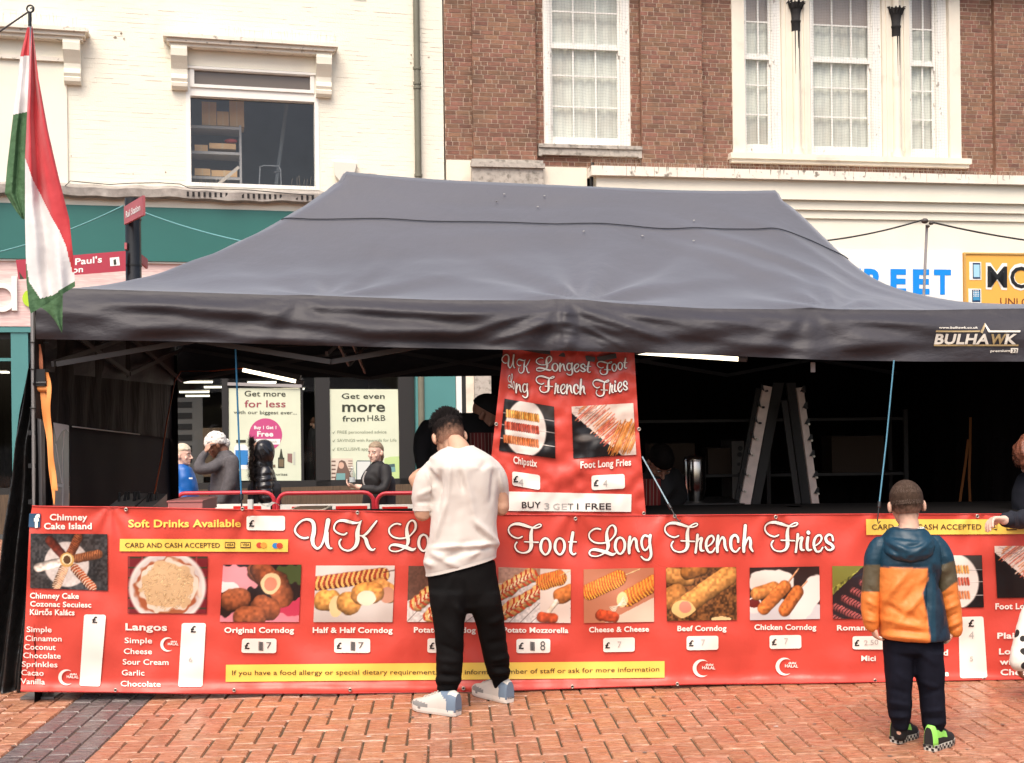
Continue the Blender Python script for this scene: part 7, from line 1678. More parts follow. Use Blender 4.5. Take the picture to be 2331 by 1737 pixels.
s1_ = shoe(boy, G0(2036, 1692), G0(2083, 1675), .078, .95, [chk, blk, lime], 'check'); s2_ = shoe(boy, G0(2114, 1710), G0(2164, 1690), .08, .95, [chk, blk, lime], 'check')

# ============================ people beyond and at the counter
def clothes(parts, name, m, parent, vx=.014, **k): return finish(vox(parts, vx, 2), name, m, parent, nz=k.pop('nz', (9, .006)), **k)
def limbs_down(x, Y, m, parent, w=.075, z0=-.2, zt=.8):
    ms = [limb([(x + s_ * .085, Y, zt), (x + s_ * .09, Y, .4), (x + s_ * .09, Y, z0 + .07)], [w + .01, w - .005, w - .02]) for s_ in (-1, 1)]
    b = clothes(ms, 'trousers', m, parent)
    for s_ in (-1, 1): shoe(parent, V(x + s_ * .09, Y + .06, z0), V(x + s_ * .1, Y - .19, z0), .09, 1, [M_black, blk, blk, blk], 'plain')
M_darkt = mat('dark_trousers', (.02, .02, .024), .85)
M_bluec = mat('royal_blue_shell', (.008, .10, .36), .4, var=.12, vscale=6); M_coat = mat('charcoal_wool', (.085, .078, .082), .9, var=.25, vscale=30)
M_puff = mat('black_puffer', (.011, .010, .011), .25, spec=.6, var=.2, vscale=9); M_knit = mat('black_jersey_top', (.013, .0115, .012), .7)
M_skL, M_skD, M_skM = skin('fair_skin', (.70, .46, .36)), skin('brown_skin', (.20, .09, .055)), skin('tan_skin', (.52, .30, .21))
# blue coat
Yp = 12.1; Z7 = lambda x, y: (380 + .1392 * x, 940 + .1392 * y)
pe = thing('person', V(at(415, 1100, Yp).x, Yp, -.2), 'fair-haired person in royal blue coat facing right behind the stall', 'person')
clothes([sil([(1056, 398, 424, .06), (1066, 392, 436, .10), (1085, 386, 444, .13), (1110, 382, 450, .14), (1145, 378, 454, .15), (1200, 376, 456, .15)], Yp), limb([tuple(at(395, 1075, Yp - .1)), tuple(at(396, 1110, Yp - .14)), tuple(at(420, 1135, Yp - .18))], [.06, .06, .045])], 'coat', M_bluec, pe)
q = MB(); a = at(434, 1089, Yp - .15); q.box(a.x - .015, a.x + .02, a.y - .01, a.y, a.z - .006, a.z + .008); q.build('chest_badge', M_white, pe)
T = xf(at(412, 1056, Yp), .215, 80, 0); hd = make_head(pe, T, M_skL); clothes([limb([tuple(at(411, 1050, Yp)), tuple(at(411, 1066, Yp))], [.055, .06])], 'neck', M_skL, pe)
hair_shell(hd, T, mat('pale_blond_hair', (.55, .46, .34), .6, var=.2, vscale=40, bump=.5, bscale=90), lambda p: max(p.z - .68 - .1 * max(0, p.y), (-.02 - p.y) * .9) - (0 if p.z > .25 else 1), .035, .02)
limbs_down(at(412, 1100, Yp).x, Yp, M_darkt, pe)
# headscarf
Yp = 11.65
pe = thing('person', V(at(510, 1100, Yp).x, Yp, -.2), 'person in patterned white headscarf and charcoal coat, hand raised to the brow', 'person')
coat = [sil([(1024, 500, 524, .06), (1036, 494, 535, .10), (1056, 486, 541, .14), (1085, 482, 545, .15), (1115, 480, 548, .15), (1160, 478, 552, .16), (1300, 470, 556, .17)], Yp), limb([tuple(at(505, 1052, Yp - .1)), tuple(at(478, 1066, Yp - .2)), tuple(at(452, 1068, Yp - .25)), tuple(at(458, 1045, Yp - .22)), tuple(at(467, 1032, Yp - .18))], [.06, .055, .05, .042, .036]), limb([tuple(at(528, 1050, Yp - .14)), tuple(at(524, 1095, Yp - .18)), tuple(at(505, 1140, Yp - .2))], [.07, .065, .05])]
clothes(coat, 'coat', M_coat, pe)
clothes(hand_parts(at(467, 1032, Yp - .18), V(.3, 0, .9), V(.8, .3, 0), 1.0, .6), 'hand', M_skM, pe, .007, nz=(9, .0))
T = xf(at(506, 1031, Yp), .23, -68, 24); hd = make_head(pe, T, M_skD); clothes([limb([tuple(at(506, 1022, Yp)), tuple(at(512, 1040, Yp))], [.06, .065])], 'neck', M_skD, pe)
M_scarf = mat('patterned_headscarf', (.72, .68, .62), .7, col2=(.14, .13, .13), c2scale=38, c2lo=.56, c2hi=.66)
hair_shell(hd, T, M_scarf, lambda p: p.z - .56 + .45 * max(0, -p.y), .06, .03, 'headscarf')
q = MB(); q.ball(T(V(.02, -.44, .36)), .04, 8, sc=(1, 1, 1.2)); q.build('scarf_knot', M_scarf, hd)
limbs_down(at(512, 1100, Yp).x, Yp, M_darkt, pe)
# fur-trimmed hood
Yp = 11.8
pe = thing('person', V(at(600, 1100, Yp).x, Yp, -.2), 'person in shiny black puffer coat with fur-trimmed hood up', 'person')
body_ = [sil([(1058, 580, 614, .09), (1070, 576, 622, .13), (1095, 572, 629, .15), (1130, 574, 631, .16), (1165, 574, 633, .17), (1300, 574, 634, .17)], Yp)]
def quilt(me_):
    return me_
co = clothes(body_ + [limb([tuple(at(604, 1075, Yp - .1)), tuple(at(602, 1110, Yp - .16)), tuple(at(612, 1150, Yp - .18))], [.075, .08, .06])], 'coat', M_puff, pe, folds=[(575, 1085 + k * 15, 632, 1080 + k * 15, 3.2, -.012) for k in range(8)])
T = xf(at(598, 1052, Yp), .22, -75, 8); hd = make_head(pe, T, M_skM)
hood = MB(); hood.ball(at(601, 1029, Yp), .125, 12, sc=(.86, 1.05, 1.05)); h2 = limb([tuple(at(600, 1045, Yp)), tuple(at(597, 1064, Yp))], [.095, .11])
ho = finish(vox([hood, h2], .012, 3), 'hood', M_puff, pe, folds=[(590, 1015, 612, 1050, 3, -.008), (600, 1012, 620, 1040, 3, -.008), (585, 1030, 600, 1060, 3, -.008)], nz=(10, .006))
fur = MB(); M_fur = mat('dark_brown_fur', (.028, .018, .013), .9, var=.5, vscale=40)
pc = []
for k in range(60):
    a = 2 * math.pi * k / 60; c_ = at(575, 1030, Yp); pc.append((c_.x + .012 * math.cos(a * 2), Yp - .0 + .105 * math.cos(a), c_.z + .125 * math.sin(a)))
for k in range(26): c_ = at(571 + .1 * k, 1056 + 1.5 * k, Yp - .14); pc.append(tuple(c_))
for k in range(5200):
    c = Vector(pc[rnd.randrange(len(pc))]) + V(rnd.uniform(-.01, .01), rnd.uniform(-.02, .02), rnd.uniform(-.02, .02)); d = V(rnd.gauss(0, 1), rnd.gauss(-.3, .8), rnd.gauss(.15, .7)).normalized(); L_ = rnd.uniform(.03, .075); e = d.cross(V(0, 0, 1)).normalized() * .0028
    tip = c + d * L_ + V(0, 0, -.008); fur.poly([c - e, c + e, tip])
fur.build('fur_trim', M_fur, ho, kind='stuff')
limbs_down(at(602, 1100, Yp).x, Yp, M_darkt, pe)
# woman with a bottle
Yp = 12.55; Z8 = lambda x, y: (740 + .1271 * x, 960 + .1271 * y)
pe = thing('person', V(at(865, 1100, Yp).x, Yp, -.22), 'person in black top with tied-back hair holding a water bottle by the barriers', 'person')
W8 = lambda x, y, d=0: tuple(at(*Z8(x, y), Yp + d))
tp = [sil([(Z8(0, 700)[1], Z8(880, 0)[0], Z8(1010, 0)[0], .07), (Z8(0, 770)[1], Z8(800, 0)[0], Z8(1090, 0)[0], .11), (Z8(0, 900)[1], Z8(700, 0)[0], Z8(1150, 0)[0], .14), (Z8(0, 1000)[1], Z8(640, 0)[0], Z8(1165, 0)[0], .15), (Z8(0, 1120)[1], Z8(650, 0)[0], Z8(1150, 0)[0], .14), (Z8(0, 1250)[1], Z8(690, 0)[0], Z8(1130, 0)[0], .14), (Z8(0, 1700)[1], Z8(640, 0)[0], Z8(1140, 0)[0], .16)], Yp),
      limb([W8(1080, 850, -.12), W8(1090, 1050, -.18), W8(1010, 1210, -.24), W8(800, 1210, -.28), W8(650, 1180, -.28)], [.065, .06, .05, .042, .034])]
to = clothes(tp, 'top', M_knit, pe, folds=[(*Z8(850, 950), *Z8(1050, 1150), 4, -.01), (*Z8(900, 1200), *Z8(1100, 1000), 4, -.008)])
clothes([limb([W8(660, 1180, -.28), W8(560, 1160, -.27)], [.03, .026])] + hand_parts(Vector(W8(570, 1170, -.27)), V(-1, 0, .15), V(0, .2, 1), 1.0, .7), 'hand', M_skL, pe, .007, nz=(9, 0))
q = MB(); c = [Vector(W8(742, 890, -.2)), Vector(W8(690, 990, -.22)), Vector(W8(690, 1100, -.24)), Vector(W8(760, 1200, -.24)), Vector(W8(900, 1260, -.2))]; q.tube([Vector(t) for t in cr([tuple(t) for t in c], 5)], .009, 6); q.build('bag_strap', mat('grey_strap', (.3, .28, .26), .5), pe)
T = xf(Vector(W8(935, 690)), .215, -28, 2); T = xf(Vector(W8(930, 700)), .215, 28 * -1, 2); hd = make_head(pe, T, M_skL)
hair_shell(hd, T, mat('ash_blond_hair', (.26, .19, .12), .5, var=.3, vscale=50, bump=.6, bscale=90), lambda p: p.z - .73 + .55 * max(0, .1 - p.y) if p.z > .3 else -1, .022, .01)
clothes([limb([tuple(T(V(0, -.42, .45))), tuple(T(V(.02, -.5, .2))), tuple(T(V(.0, -.46, -.05)))], [.035, .035, .018])], 'ponytail', mat('ash_blond_hair', (.26, .19, .12), .5), hd, .008)
limbs_down(at(865, 1100, Yp).x, Yp, M_darkt, pe, z0=-.22)
bo = MB(); bc = Vector(W8(490, 1150, -.30)); rg = []
for z, r in ((-.03, .026), (0, .031), (.05, .031), (.06, .029), (.075, .031), (.12, .030), (.15, .022), (.165, .013), (.185, .013)): rg.append([bc + V(r * math.cos(a), r * math.sin(a), z) for a in [2 * math.pi * k / 16 for k in range(16)]])
bo.loft(rg); bot = thing('water_bottle', bc, 'clear plastic water bottle held by the person in the black top', 'bottle'); bo.build('bottle', glass('clear_plastic', (.85, .9, .9), 1.4), bot)
q = MB(); q.tube([bc + V(0, 0, .04), bc + V(0, 0, .09)], .0315, 16, cap=False); q.build('bottle_label', mat('pale_label', (.45, .5, .5), .4), bot); q = MB(); q.tube([bc + V(0, 0, .183), bc + V(0, 0, .198)], .015, 12); q.build('bottle_cap', M_white, bot)
# vendor in a cap
Yp = 7.6
pe = thing('person', V(at(1070, 1100, Yp).x, Yp, 0), 'stallholder in black cap and striped red apron bending over the counter', 'person')
Z9 = lambda x, y: (940 + .1332 * x, 860 + .1332 * y); W9 = lambda x, y, d=0: tuple(at(*Z9(x, y), Yp + d))
bt = [sil([(940, 1040, 1098, .09), (958, 1010, 1110, .13), (980, 985, 1125, .15), (1020, 975, 1140, .17), (1080, 985, 1150, .17), (1160, 990, 1150, .17), (1300, 990, 1150, .17)], Yp), limb([W9(300, 900), W9(200, 1050, -.05), W9(170, 1300, -.1), W9(200, 1600, -.2)], [.08, .07, .06, .05]), limb([tuple(at(1120, 985, Yp)), tuple(at(1145, 1060, Yp - .1)), tuple(at(1140, 1120, Yp - .25))], [.08, .065, .05])]
clothes(bt, 'sweatshirt', mat('black_sweatshirt', (.008, .007, .008), .9), pe)
M_apr = mat('red_apron', (.14, .012, .012), .7); ap = MB()
ap.grid(lambda u, v: at(1068 + 58 * u + 6 * v, 985 + 240 * v, Yp - .19 + .02 * math.sin(u * 9)), 14, 12); ap_ = ap.build('apron', M_apr, pe)
q = MB()
for k in range(7): q.grid(lambda u, v, k=k: at(1071 + 8 * k + .9 * u + 6 * v, 986 + 236 * v, Yp - .194 + .02 * math.sin((3 + 8 * k) / 58 * 9)), 1, 12)
q.build('stripe', mat('pale_stripe', (.35, .25, .2), .7), ap_)
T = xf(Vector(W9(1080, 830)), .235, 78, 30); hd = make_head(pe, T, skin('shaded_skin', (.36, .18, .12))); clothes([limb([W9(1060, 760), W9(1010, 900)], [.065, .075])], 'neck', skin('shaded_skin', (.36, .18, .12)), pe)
M_cap = mat('black_cap', (.008, .008, .009), .8); cp = hair_shell(hd, T, M_cap, lambda p: p.z - .62 - .02 * p.y, .045, .006, 'cap')
q = MB(); q.grid(lambda u, v: T(V((u - .5) * .56 * (1 - .25 * v * v), .30 + .32 * v * math.cos((u - .5) * 1.8), .665 - .06 * v - .25 * (u - .5) ** 2)), 12, 8); q.build('cap_peak', M_cap, cp)
shoe(pe, V(pe.location.x - .1, Yp + .1, 0), V(pe.location.x - .1, Yp - .15, 0), .09, 1, [M_black, blk, blk, blk], 'plain')
clothes([limb([(pe.location.x + s_ * .1, Yp, .8), (pe.location.x + s_ * .1, Yp, .06)], [.09, .06]) for s_ in (-1, 1)], 'trousers', M_darkt, pe); shoe(pe, V(pe.location.x + .1, Yp + .1, 0), V(pe.location.x + .1, Yp - .15, 0), .09, 1, [M_black, blk, blk, blk], 'plain')
Yp = 8.2
pe = thing('person', V(at(1500, 1100, Yp).x, Yp, 0), 'second stallholder stooping in the dark right of the hanging banner', 'person')
clothes([sil([(1062, 1478, 1512, .09), (1075, 1466, 1532, .14), (1110, 1456, 1545, .16), (1200, 1455, 1545, .17), (1350, 1460, 1540, .17)], Yp), limb([tuple(at(1530, 1085, Yp)), tuple(at(1545, 1130, Yp - .15)), tuple(at(1520, 1160, Yp - .35))], [.07, .06, .045])], 'sweatshirt', M_knit, pe)
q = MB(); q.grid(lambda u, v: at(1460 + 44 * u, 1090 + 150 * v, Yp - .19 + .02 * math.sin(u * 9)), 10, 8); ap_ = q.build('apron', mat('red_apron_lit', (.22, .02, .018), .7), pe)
q = MB()
for k in range(5): q.grid(lambda u, v, k=k: at(1463 + 8 * k + 1.2 * u, 1091 + 148 * v, Yp - .196 + .02 * math.sin((3 + 8 * k) / 44 * 9)), 1, 8)
q.build('stripe', mat('pale_stripe', (.35, .25, .2), .7), ap_)
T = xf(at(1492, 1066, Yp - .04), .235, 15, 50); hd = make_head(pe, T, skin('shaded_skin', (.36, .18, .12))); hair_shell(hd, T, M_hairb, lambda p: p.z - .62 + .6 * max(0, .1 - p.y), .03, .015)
clothes([limb([(pe.location.x + s_ * .1, Yp, .8), (pe.location.x + s_ * .1, Yp, .05)], [.09, .06]) for s_ in (-1, 1)], 'trousers', M_darkt, pe)
# server at the right edge reaching over the banner
Yp = 6.98
pe = thing('person', V(at(2390, 1100, Yp).x, Yp, 0), 'auburn-haired server at the right edge reaching a fist over the banner', 'person')
bt = [sil([(1068, 2340, 2400, .07), (1085, 2318, 2440, .11), (1120, 2308, 2460, .14), (1200, 2312, 2465, .15), (1330, 2315, 2465, .15), (1450, 2320, 2460, .15)], Yp), limb([tuple(at(2345, 1105, Yp - .02)), tuple(at(2372, 1165, Yp - .2)), tuple(at(2330, 1182, 6.50)), tuple(at(2292, 1184, 6.27))], [.07, .062, .052, .042])]
clothes(bt, 'top', mat('dark_navy_top', (.008, .009, .016), .85), pe, .010, folds=[(2300, 1160, 2310, 1200, 4, .01), (2315, 1155, 2325, 1200, 3, -.008)])
clothes([limb([tuple(at(2296, 1184, 6.29)), tuple(at(2286, 1184, 6.25))], [.030, .027])] + hand_parts(at(2290, 1183, 6.25), V(-1, -.12, .05), V(0, -.35, -1), .98, .85), 'hand', M_skL, pe, .0055, nz=(9, 0))
T = xf(at(2352, 1062, Yp - .03), .225, -20, 42, 10); hd = make_head(pe, T, M_skL)
M_aub = mat('auburn_hair', (.16, .055, .032), .45, var=.4, vscale=40, bump=.7, bscale=70); hair_shell(hd, T, M_aub, lambda p: p.z - .60 + .6 * max(0, .12 - p.y), .07, .05, nz=7)
strands(hd, T, M_aub, lambda k: (lambda d: [V(0, -.06, .6) + V(d.x * .37, d.y * .46, d.z * .43), V(0, -.06, .57) + V(d.x * .44, d.y * .5, d.z * .44 - .03), V(0, -.06, .5) + V(d.x * .45, d.y * .52, d.z * .4 - .08)])(V(rnd.gauss(0, 1), rnd.gauss(-.3, 1), abs(rnd.gauss(0, 1))).normalized()), 900, .012)
clothes([limb([(pe.location.x + s_ * .1, Yp, .8), (pe.location.x + s_ * .1, Yp, .05)], [.09, .06]) for s_ in (-1, 1)], 'trousers', M_darkt, pe)
# child in dotted sleeve
Yp = 6.06
pe = thing('person', V(at(2400, 1500, Yp).x, Yp, 0), 'child at the right edge with black-dotted white sleeve hanging down', 'person')
M_dots = bpy.data.materials.new('dotted_cotton'); M_dots.use_nodes = True; t_ = M_dots.node_tree; b_ = t_.nodes['Principled BSDF']; b_.inputs['Roughness'].default_value = .85
vo = t_.nodes.new('ShaderNodeTexVoronoi'); vo.inputs['Scale'].default_value = 15; vo.inputs['Randomness'].default_value = .35; g_ = t_.nodes.new('ShaderNodeNewGeometry'); t_.links.new(g_.outputs['Position'], vo.inputs['Vector'])
mt = t_.nodes.new('ShaderNodeMath'); mt.operation = 'LESS_THAN'; mt.inputs[1].default_value = .33; t_.links.new(vo.outputs['Distance'], mt.inputs[0]); mx = t_.nodes.new('ShaderNodeMix'); mx.data_type = 'RGBA'; t_.links.new(mt.outputs[0], mx.inputs[0]); mx.inputs[6].default_value = (.66, .62, .55, 1); mx.inputs[7].default_value = (.015, .013, .012, 1); t_.links.new(mx.outputs[2], b_.inputs['Base Color'])
clothes([sil([(1345, 2375, 2420, .05), (1360, 2350, 2445, .08), (1400, 2346, 2450, .10), (1500, 2340, 2455, .11), (1540, 2335, 2460, .12)], Yp), limb([tuple(at(2356, 1368, Yp)), tuple(at(2340, 1420, Yp - .03)), tuple(at(2326, 1470, Yp - .06)), tuple(at(2320, 1505, Yp - .08))], [.045, .048, .05, .052])], 'dress', M_dots, pe, .009)
clothes([limb([tuple(at(2321, 1500, Yp - .08)), tuple(at(2320, 1514, Yp - .08))], [.02, .018])] + hand_parts(at(2320, 1512, Yp - .08), V(.1, 0, -1), V(.9, .1, 0), .62, .45), 'hand', M_skD, pe, .0055, nz=(9, 0))
T = xf(at(2398, 1345, Yp), .19, 170, 5); hd = make_head(pe, T, M_skD); hair_shell(hd, T, M_hairb, lambda p: p.z - .45 - .3 * max(0, p.y), .06, .03)
clothes([limb([(pe.location.x + s_ * .07, Yp, .3), (pe.location.x + s_ * .07, Yp, .05)], [.06, .04]) for s_ in (-1, 1)], 'leggings', M_darkt, pe); [shoe(pe, V(pe.location.x + s_ * .07, Yp - .08, 0), V(pe.location.x + s_ * .08, Yp + .1, 0), .07, .9, [M_black, blk, blk, blk], 'plain') for s_ in (-1, 1)]
# added figure standing in for a reflection in the health shop glass
pp = WP.hit(717, 1080, -1.2)
pe = thing('person', V(pp.x, pp.y, -.2), 'added brown-haired figure in a dark coat, standing in for a window reflection between the posters', 'person')
Yp = pp.y; clothes([sil([(972, 708, 728, .08), (985, 702, 735, .14), (1010, 699, 738, .16), (1060, 698, 739, .17), (1120, 698, 738, .17)], Yp)], 'coat', M_knit, pe, .03)
T = xf(at(717, 977, Yp), .22, 20, 5); hd = make_head(pe, T, M_skM); hair_shell(hd, T, mat('chestnut_hair', (.12, .05, .025), .6, var=.3, vscale=30), lambda p: p.z - .62 + .6 * max(0, .1 - p.y), .05, .03)
# ---------------------------------------------------------------- flag and poles
fg = thing('flagpole', V(at(72, 1600, 6.397).x, 6.397, 0), 'slim metal flagpole tied to the left tent leg with a furled flag', 'flagpole')
YF = 6.397
q = MB(); c = [at(79, 1185, YF), at(77, 930, YF), at(75, 700, YF), at(71, 400, YF), at(70, 180, YF), at(68, 55, YF), at(68, 28, YF)]
q.tube([V(at(80, 1185, YF).x, YF, 0)] + c[:3], .0125, 10, cap=True); q.tube(c[2:], [.0105, .009, .008, .007, .006], 8); q.build('pole', mat('aluminium_pole', (.34, .32, .31), .35, metal=.7), fg)
q = MB(); cc = at(69, 20, YF); q.tube([cc + V(.019 * math.cos(a), 0, .019 * math.sin(a)) for a in [2 * math.pi * k / 14 for k in range(15)]], .0045, 6); q.tube([at(68, 60, YF), at(68, 28, YF)], .010, 8); q.tube([cc, cc + V(.012, 0, .008), cc + V(.012, 0, -.01)], .004, 5); q.build('finial', M_black, fg)
for y in (779, 840, 929): q = MB(); a = at(68, y, YF - .02); q.tube([a, a + V(.09, .03, -.004)], .004, 5); q.build('cable_tie', M_black, fg)
for y in (985, 1060, 1142): q = MB(); a = at(77, y, YF + .01); q.box(a.x - .022, a.x + .022, a.y - .02, a.y + .03, a.z - .012, a.z + .012); q.build('clamp', M_black, fg)
fl_ = thing('flag', at(72, 450, YF - .01), 'limp red, white and green striped flag hanging from the pole', 'flag')
Z10 = lambda x, y: (x * .3518, y * .3518)
M_fr_, M_fw, M_fg = mat('flag_red', (.50, .028, .035), .7, var=.08, vscale=9, bump=.3, bscale=25, sheen=.3), mat('flag_white', (.70, .66, .64), .7, var=.04, vscale=9, bump=.3, bscale=30, bdist=.01), mat('flag_green', (.055, .125, .052), .75, var=.15, vscale=9, bump=.5, bscale=28, bdist=.02)
def flap(name, left, right, bands, seed, Y, amp=.012):
    """left / right: polylines (y, x) in px; bands: boundary functions of u giving y in px"""
    y0 = left[0][0]; y1 = max(left[-1][0], right[-1][0]); q = MB(); nu, nv = 60, 250
    def f(u, v):
        ya = left[0][0] + (left[-1][0] - left[0][0]) * v; yb = right[0][0] + (right[-1][0] - right[0][0]) * v; y = ya + (yb - ya) * u
        xa, xb = interp(left, ya), interp(right, yb); px = xa + (xb - xa) * u
        d = amp * math.sin(u * 9 + seed + 1.5 * v) * min(1, v * 4) + amp * .6 * math.sin(u * 17 - 3 * v + seed) * v + .012 * noise.noise(Vector((u * 3, v * 7, seed)))
        return at(px, y, Y + d)
    q.grid(f, nu, nv)
    for j in range(nv):
        for i in range(nu):
            u, v = (i + .5) / nu, (j + .5) / nv; ya = left[0][0] + (left[-1][0] - left[0][0]) * v; yb = right[0][0] + (right[-1][0] - right[0][0]) * v; y = ya + (yb - ya) * u
            xa, xb = interp(left, ya), interp(right, yb); px = xa + (xb - xa) * u
            q.m[j * nu + i] = bands(px, y)
    return q.build(name, [M_fr_, M_fw, M_fg], fl_)
def b1(px, y):
    if y < interp([(40, 128), (70, 127)], px): return 0
    return 1 if y < interp([(25, 262), (60, 255)], px) else 2
flap('rear_fold', [(62, 62), (128, 46), (262, 30), (380, 16), (440, 11), (480, 36), (498, 50)], [(62, 68), (160, 66), (300, 62), (420, 58), (500, 56)], b1, 1.0, 6.228, .010)
def b2(px, y):
    e = interp([(57, 358), (75, 410), (95, 448), (115, 490), (135, 525), (150, 560), (165, 620)], px)
    if y < e: return 0
    g = interp([(60, 600), (66, 642), (92, 680), (120, 672), (145, 655), (172, 640)], px)
    return 1 if y < g else 2
flap('front_fold', [(60, 72), (160, 66), (360, 57), (500, 57), (640, 60), (700, 66), (714, 70)], [(60, 74), (180, 88), (300, 110), (400, 133), (500, 158), (600, 168), (652, 171)], b2, 2.6, 3.99, .016)
q = MB()
def tail(u, v):
    a, b = np.array([66, 690.]) * (1 - v) + np.array([141, 758.]) * v, np.array([143, 652.]) * (1 - v) + np.array([142, 752.]) * v
    a = a + np.array([10, -26]) * math.sin(math.pi * v) * .5; p = a * (1 - u) + b * u; return at(p[0], p[1], 6.136 + .01 * math.sin(u * 6 + v * 4))
q.grid(tail, 14, 22); q.build('hanging_corner', M_fg, fl_)
rope('flag_line', [at(66, 26, YF), at(-20, 85, YF - .1)], .005, mat('dark_cord', (.05, .04, .035), .7), 'dark cord running from the flagpole tip off to the left', 0, 'cord')
# telescopic pole on the right with cables
tp_ = thing('telescopic_pole', V(at(2103, 1000, 11.659).x, 11.659, 0), 'thin grey pole with clamps rising behind the tent at the right', 'pole')
q = MB(); q.tube([V(at(2103, 900, 11.659).x, 11.659, -.1), at(2103, 668, 11.659), at(2110, 512, 11.659)], .014, 8); q.build('pole', mat('grey_plastic_pole', (.27, .25, .25), .4), tp_)
for (x, y, r) in ((2105, 503, .034), (2120, 508, .024), (2112, 515, .02)): q = MB(); q.ball(at(x, y, 11.613), r, 7, sc=(1, 1, .8)); q.build('clamp', mat('grey_clamp', (.06, .05, .045), .5), tp_)
rope('cable', [at(2102, 500, 11.659), at(1850, 551, 11.659)], .009, M_blackrope, 'black cable from the grey pole down to the tent roof on its left', .03, 'cable'); rope('cable', [at(2118, 505, 11.659), at(2400, 555, 11.659)], .009, M_blackrope, 'black cable from the grey pole off to the right frame edge', .02, 'cable')
# ---------------------------------------------------------------- under the canopy
M_tube = mat('fluorescent_tube', (1.0, .86, .62), .5, emit=2.2)
def batten(x0, y0, x1, y1, Ya, Yb, lab, r=.018):
    a, b = at(x0, y0, Ya), at(x1, y1, Yb); t = thing('tube_light', (a + b) / 2, lab, 'light', 'tube lights under the canopy'); q = MB(); q.tube([a, b], r, 10); q.build('tube', M_tube, t)
    d = (b - a).normalized(); q = MB(); q.bar(a - d * .03 + V(0, .01, .03), b + d * .03 + V(0, .01, .03), .05, .035); q.build('housing', M_bar, t); q = MB(); q.tube([b, b + d * .05], r * 1.1, 10); q.build('end_cap', mat('grey_cap', (.25, .24, .24), .5), t)
batten(553, 842, 674, 868, 7.977, 7.977, 'lit tube light slanting above the first poster under the canopy', .014); batten(1440, 801, 1682, 817, 7.670, 7.364, 'long lit tube light right of the hanging banner', .016); batten(1361, 801, 1385, 803, 7.670, 7.670, 'short visible bit of tube light above the hanging banner', .012)
def bungee(pts, r, m, lab, hook):
    o = rope('bungee_cord', pts, r, m, lab, 0, 'cord', n=6)
    q = MB(); a = pts[-1]; d = (pts[-1] - pts[-2]).normalized(); q.tube([a, a + d * .03], r * 2.2, 8); q.tube([a + d * .03, a + d * .10], r * .8, 6); q.tube([a + d * .10, a + d * .125 + V(.008, 0, 0), a + d * .11 + V(.016, 0, 0)], r * .8, 6); q.build('hook', M_black, o)
M_bc = mat('blue_bungee', (.02, .14, .27), .5)
bungee([at(536, 786, 6.520), at(542, 950, 6.505), at(549, 1125, 6.443)], .0055, M_bc, 'blue bungee cord tied to the banner in front of the first poster', 1)
bungee([at(2035, 820, 6.597), at(2018, 1000, 6.535), at(2002, 1142, 6.443)], .0045, mat('pale_blue_bungee', (.07, .20, .28), .5), 'pale blue bungee cord tied down above the child in orange', 1)
bungee([at(1462, 1040, 6.689), at(1490, 1090, 6.566), at(1522, 1148, 6.459)], .0045, mat('grey_blue_cord', (.20, .28, .32), .5), 'short grey cord from the hanging banner edge to the menu banner', 1)
rope('extension_cable', [at(553, 838, 7.977), at(480, 845, 7.977), at(412, 845, 8.591), at(398, 868, 8.898), at(380, 960, 8.284), at(368, 1040, 7.977), at(352, 1125, 7.670)], .005, mat('orange_cable', (.42, .075, .02), .5), 'orange extension cable running down the left rear tent post', 0, 'cable')
# orange ratchet strap left
M_st = mat('orange_webbing', (.80, .30, .08), .6, var=.08, vscale=12); sp_ = thing('ratchet_strap', at(115, 1150, 6.597), 'bright orange ratchet strap with black buckle hanging by the left tent leg', 'strap')
Z11 = lambda x, y: (x * .2663, 760 + y * .2663)
def band(name, pts, w, Y, parent, m, th=.004, dy=.02):
    q = MB(); c = cr([(*Z11(x, y), wd) for (x, y), wd in zip(pts, w)], 6); L_ = []; R_ = []
    for i, (x, y, wd) in enumerate(c): yy = Y + dy * math.sin(i * .5) * .3; L_.append(at(x - wd / 2, y, yy)); R_.append(at(x + wd / 2, y, yy))
    for i in range(len(c) - 1): q.quad(L_[i + 1], R_[i + 1], R_[i], L_[i]); q.quad(L_[i] + V(0, th, 0), R_[i] + V(0, th, 0), R_[i + 1] + V(0, th, 0), L_[i + 1] + V(0, th, 0))
    return q.build(name, m, parent)
band('webbing', [(335, 90), (345, 200), (345, 320)], [5, 9, 12], 6.34, sp_, mat('rust_webbing', (.40, .13, .06), .7))
band('webbing', [(345, 330), (365, 500), (385, 700), (415, 900), (430, 1150), (455, 1330), (462, 1460)], [10, 12, 12, 9, 8, 8, 2], 6.33, sp_, M_st)
band('webbing', [(400, 330), (420, 450), (410, 650), (430, 850), (440, 1050), (460, 1200), (470, 1340)], [6, 10, 10, 9, 9, 10, 12], 6.31, sp_, M_st)
q = MB(); a = at(*Z11(355, 375), 6.33); q.box(a.x - .03, a.x + .03, a.y - .03, a.y + .02, a.z - .045, a.z + .045); q.tube([a + V(-.035, -.02, -.03), a + V(.035, -.02, -.03)], .013, 8); q.build('buckle', M_black, sp_)
q = MB(); a = at(*Z11(365, 465), 6.33); q.tube([a + V(-.034, 0, 0), a + V(.034, 0, 0)], .021, 12); q.build('webbing_roll', M_st, sp_)
st2 = thing('ratchet_strap', at(2190, 1150, 8.591), 'dull orange strap hanging doubled inside the dark right of the tent', 'strap')
M_st2 = mat('dull_orange_webbing', (.22, .075, .015), .7)
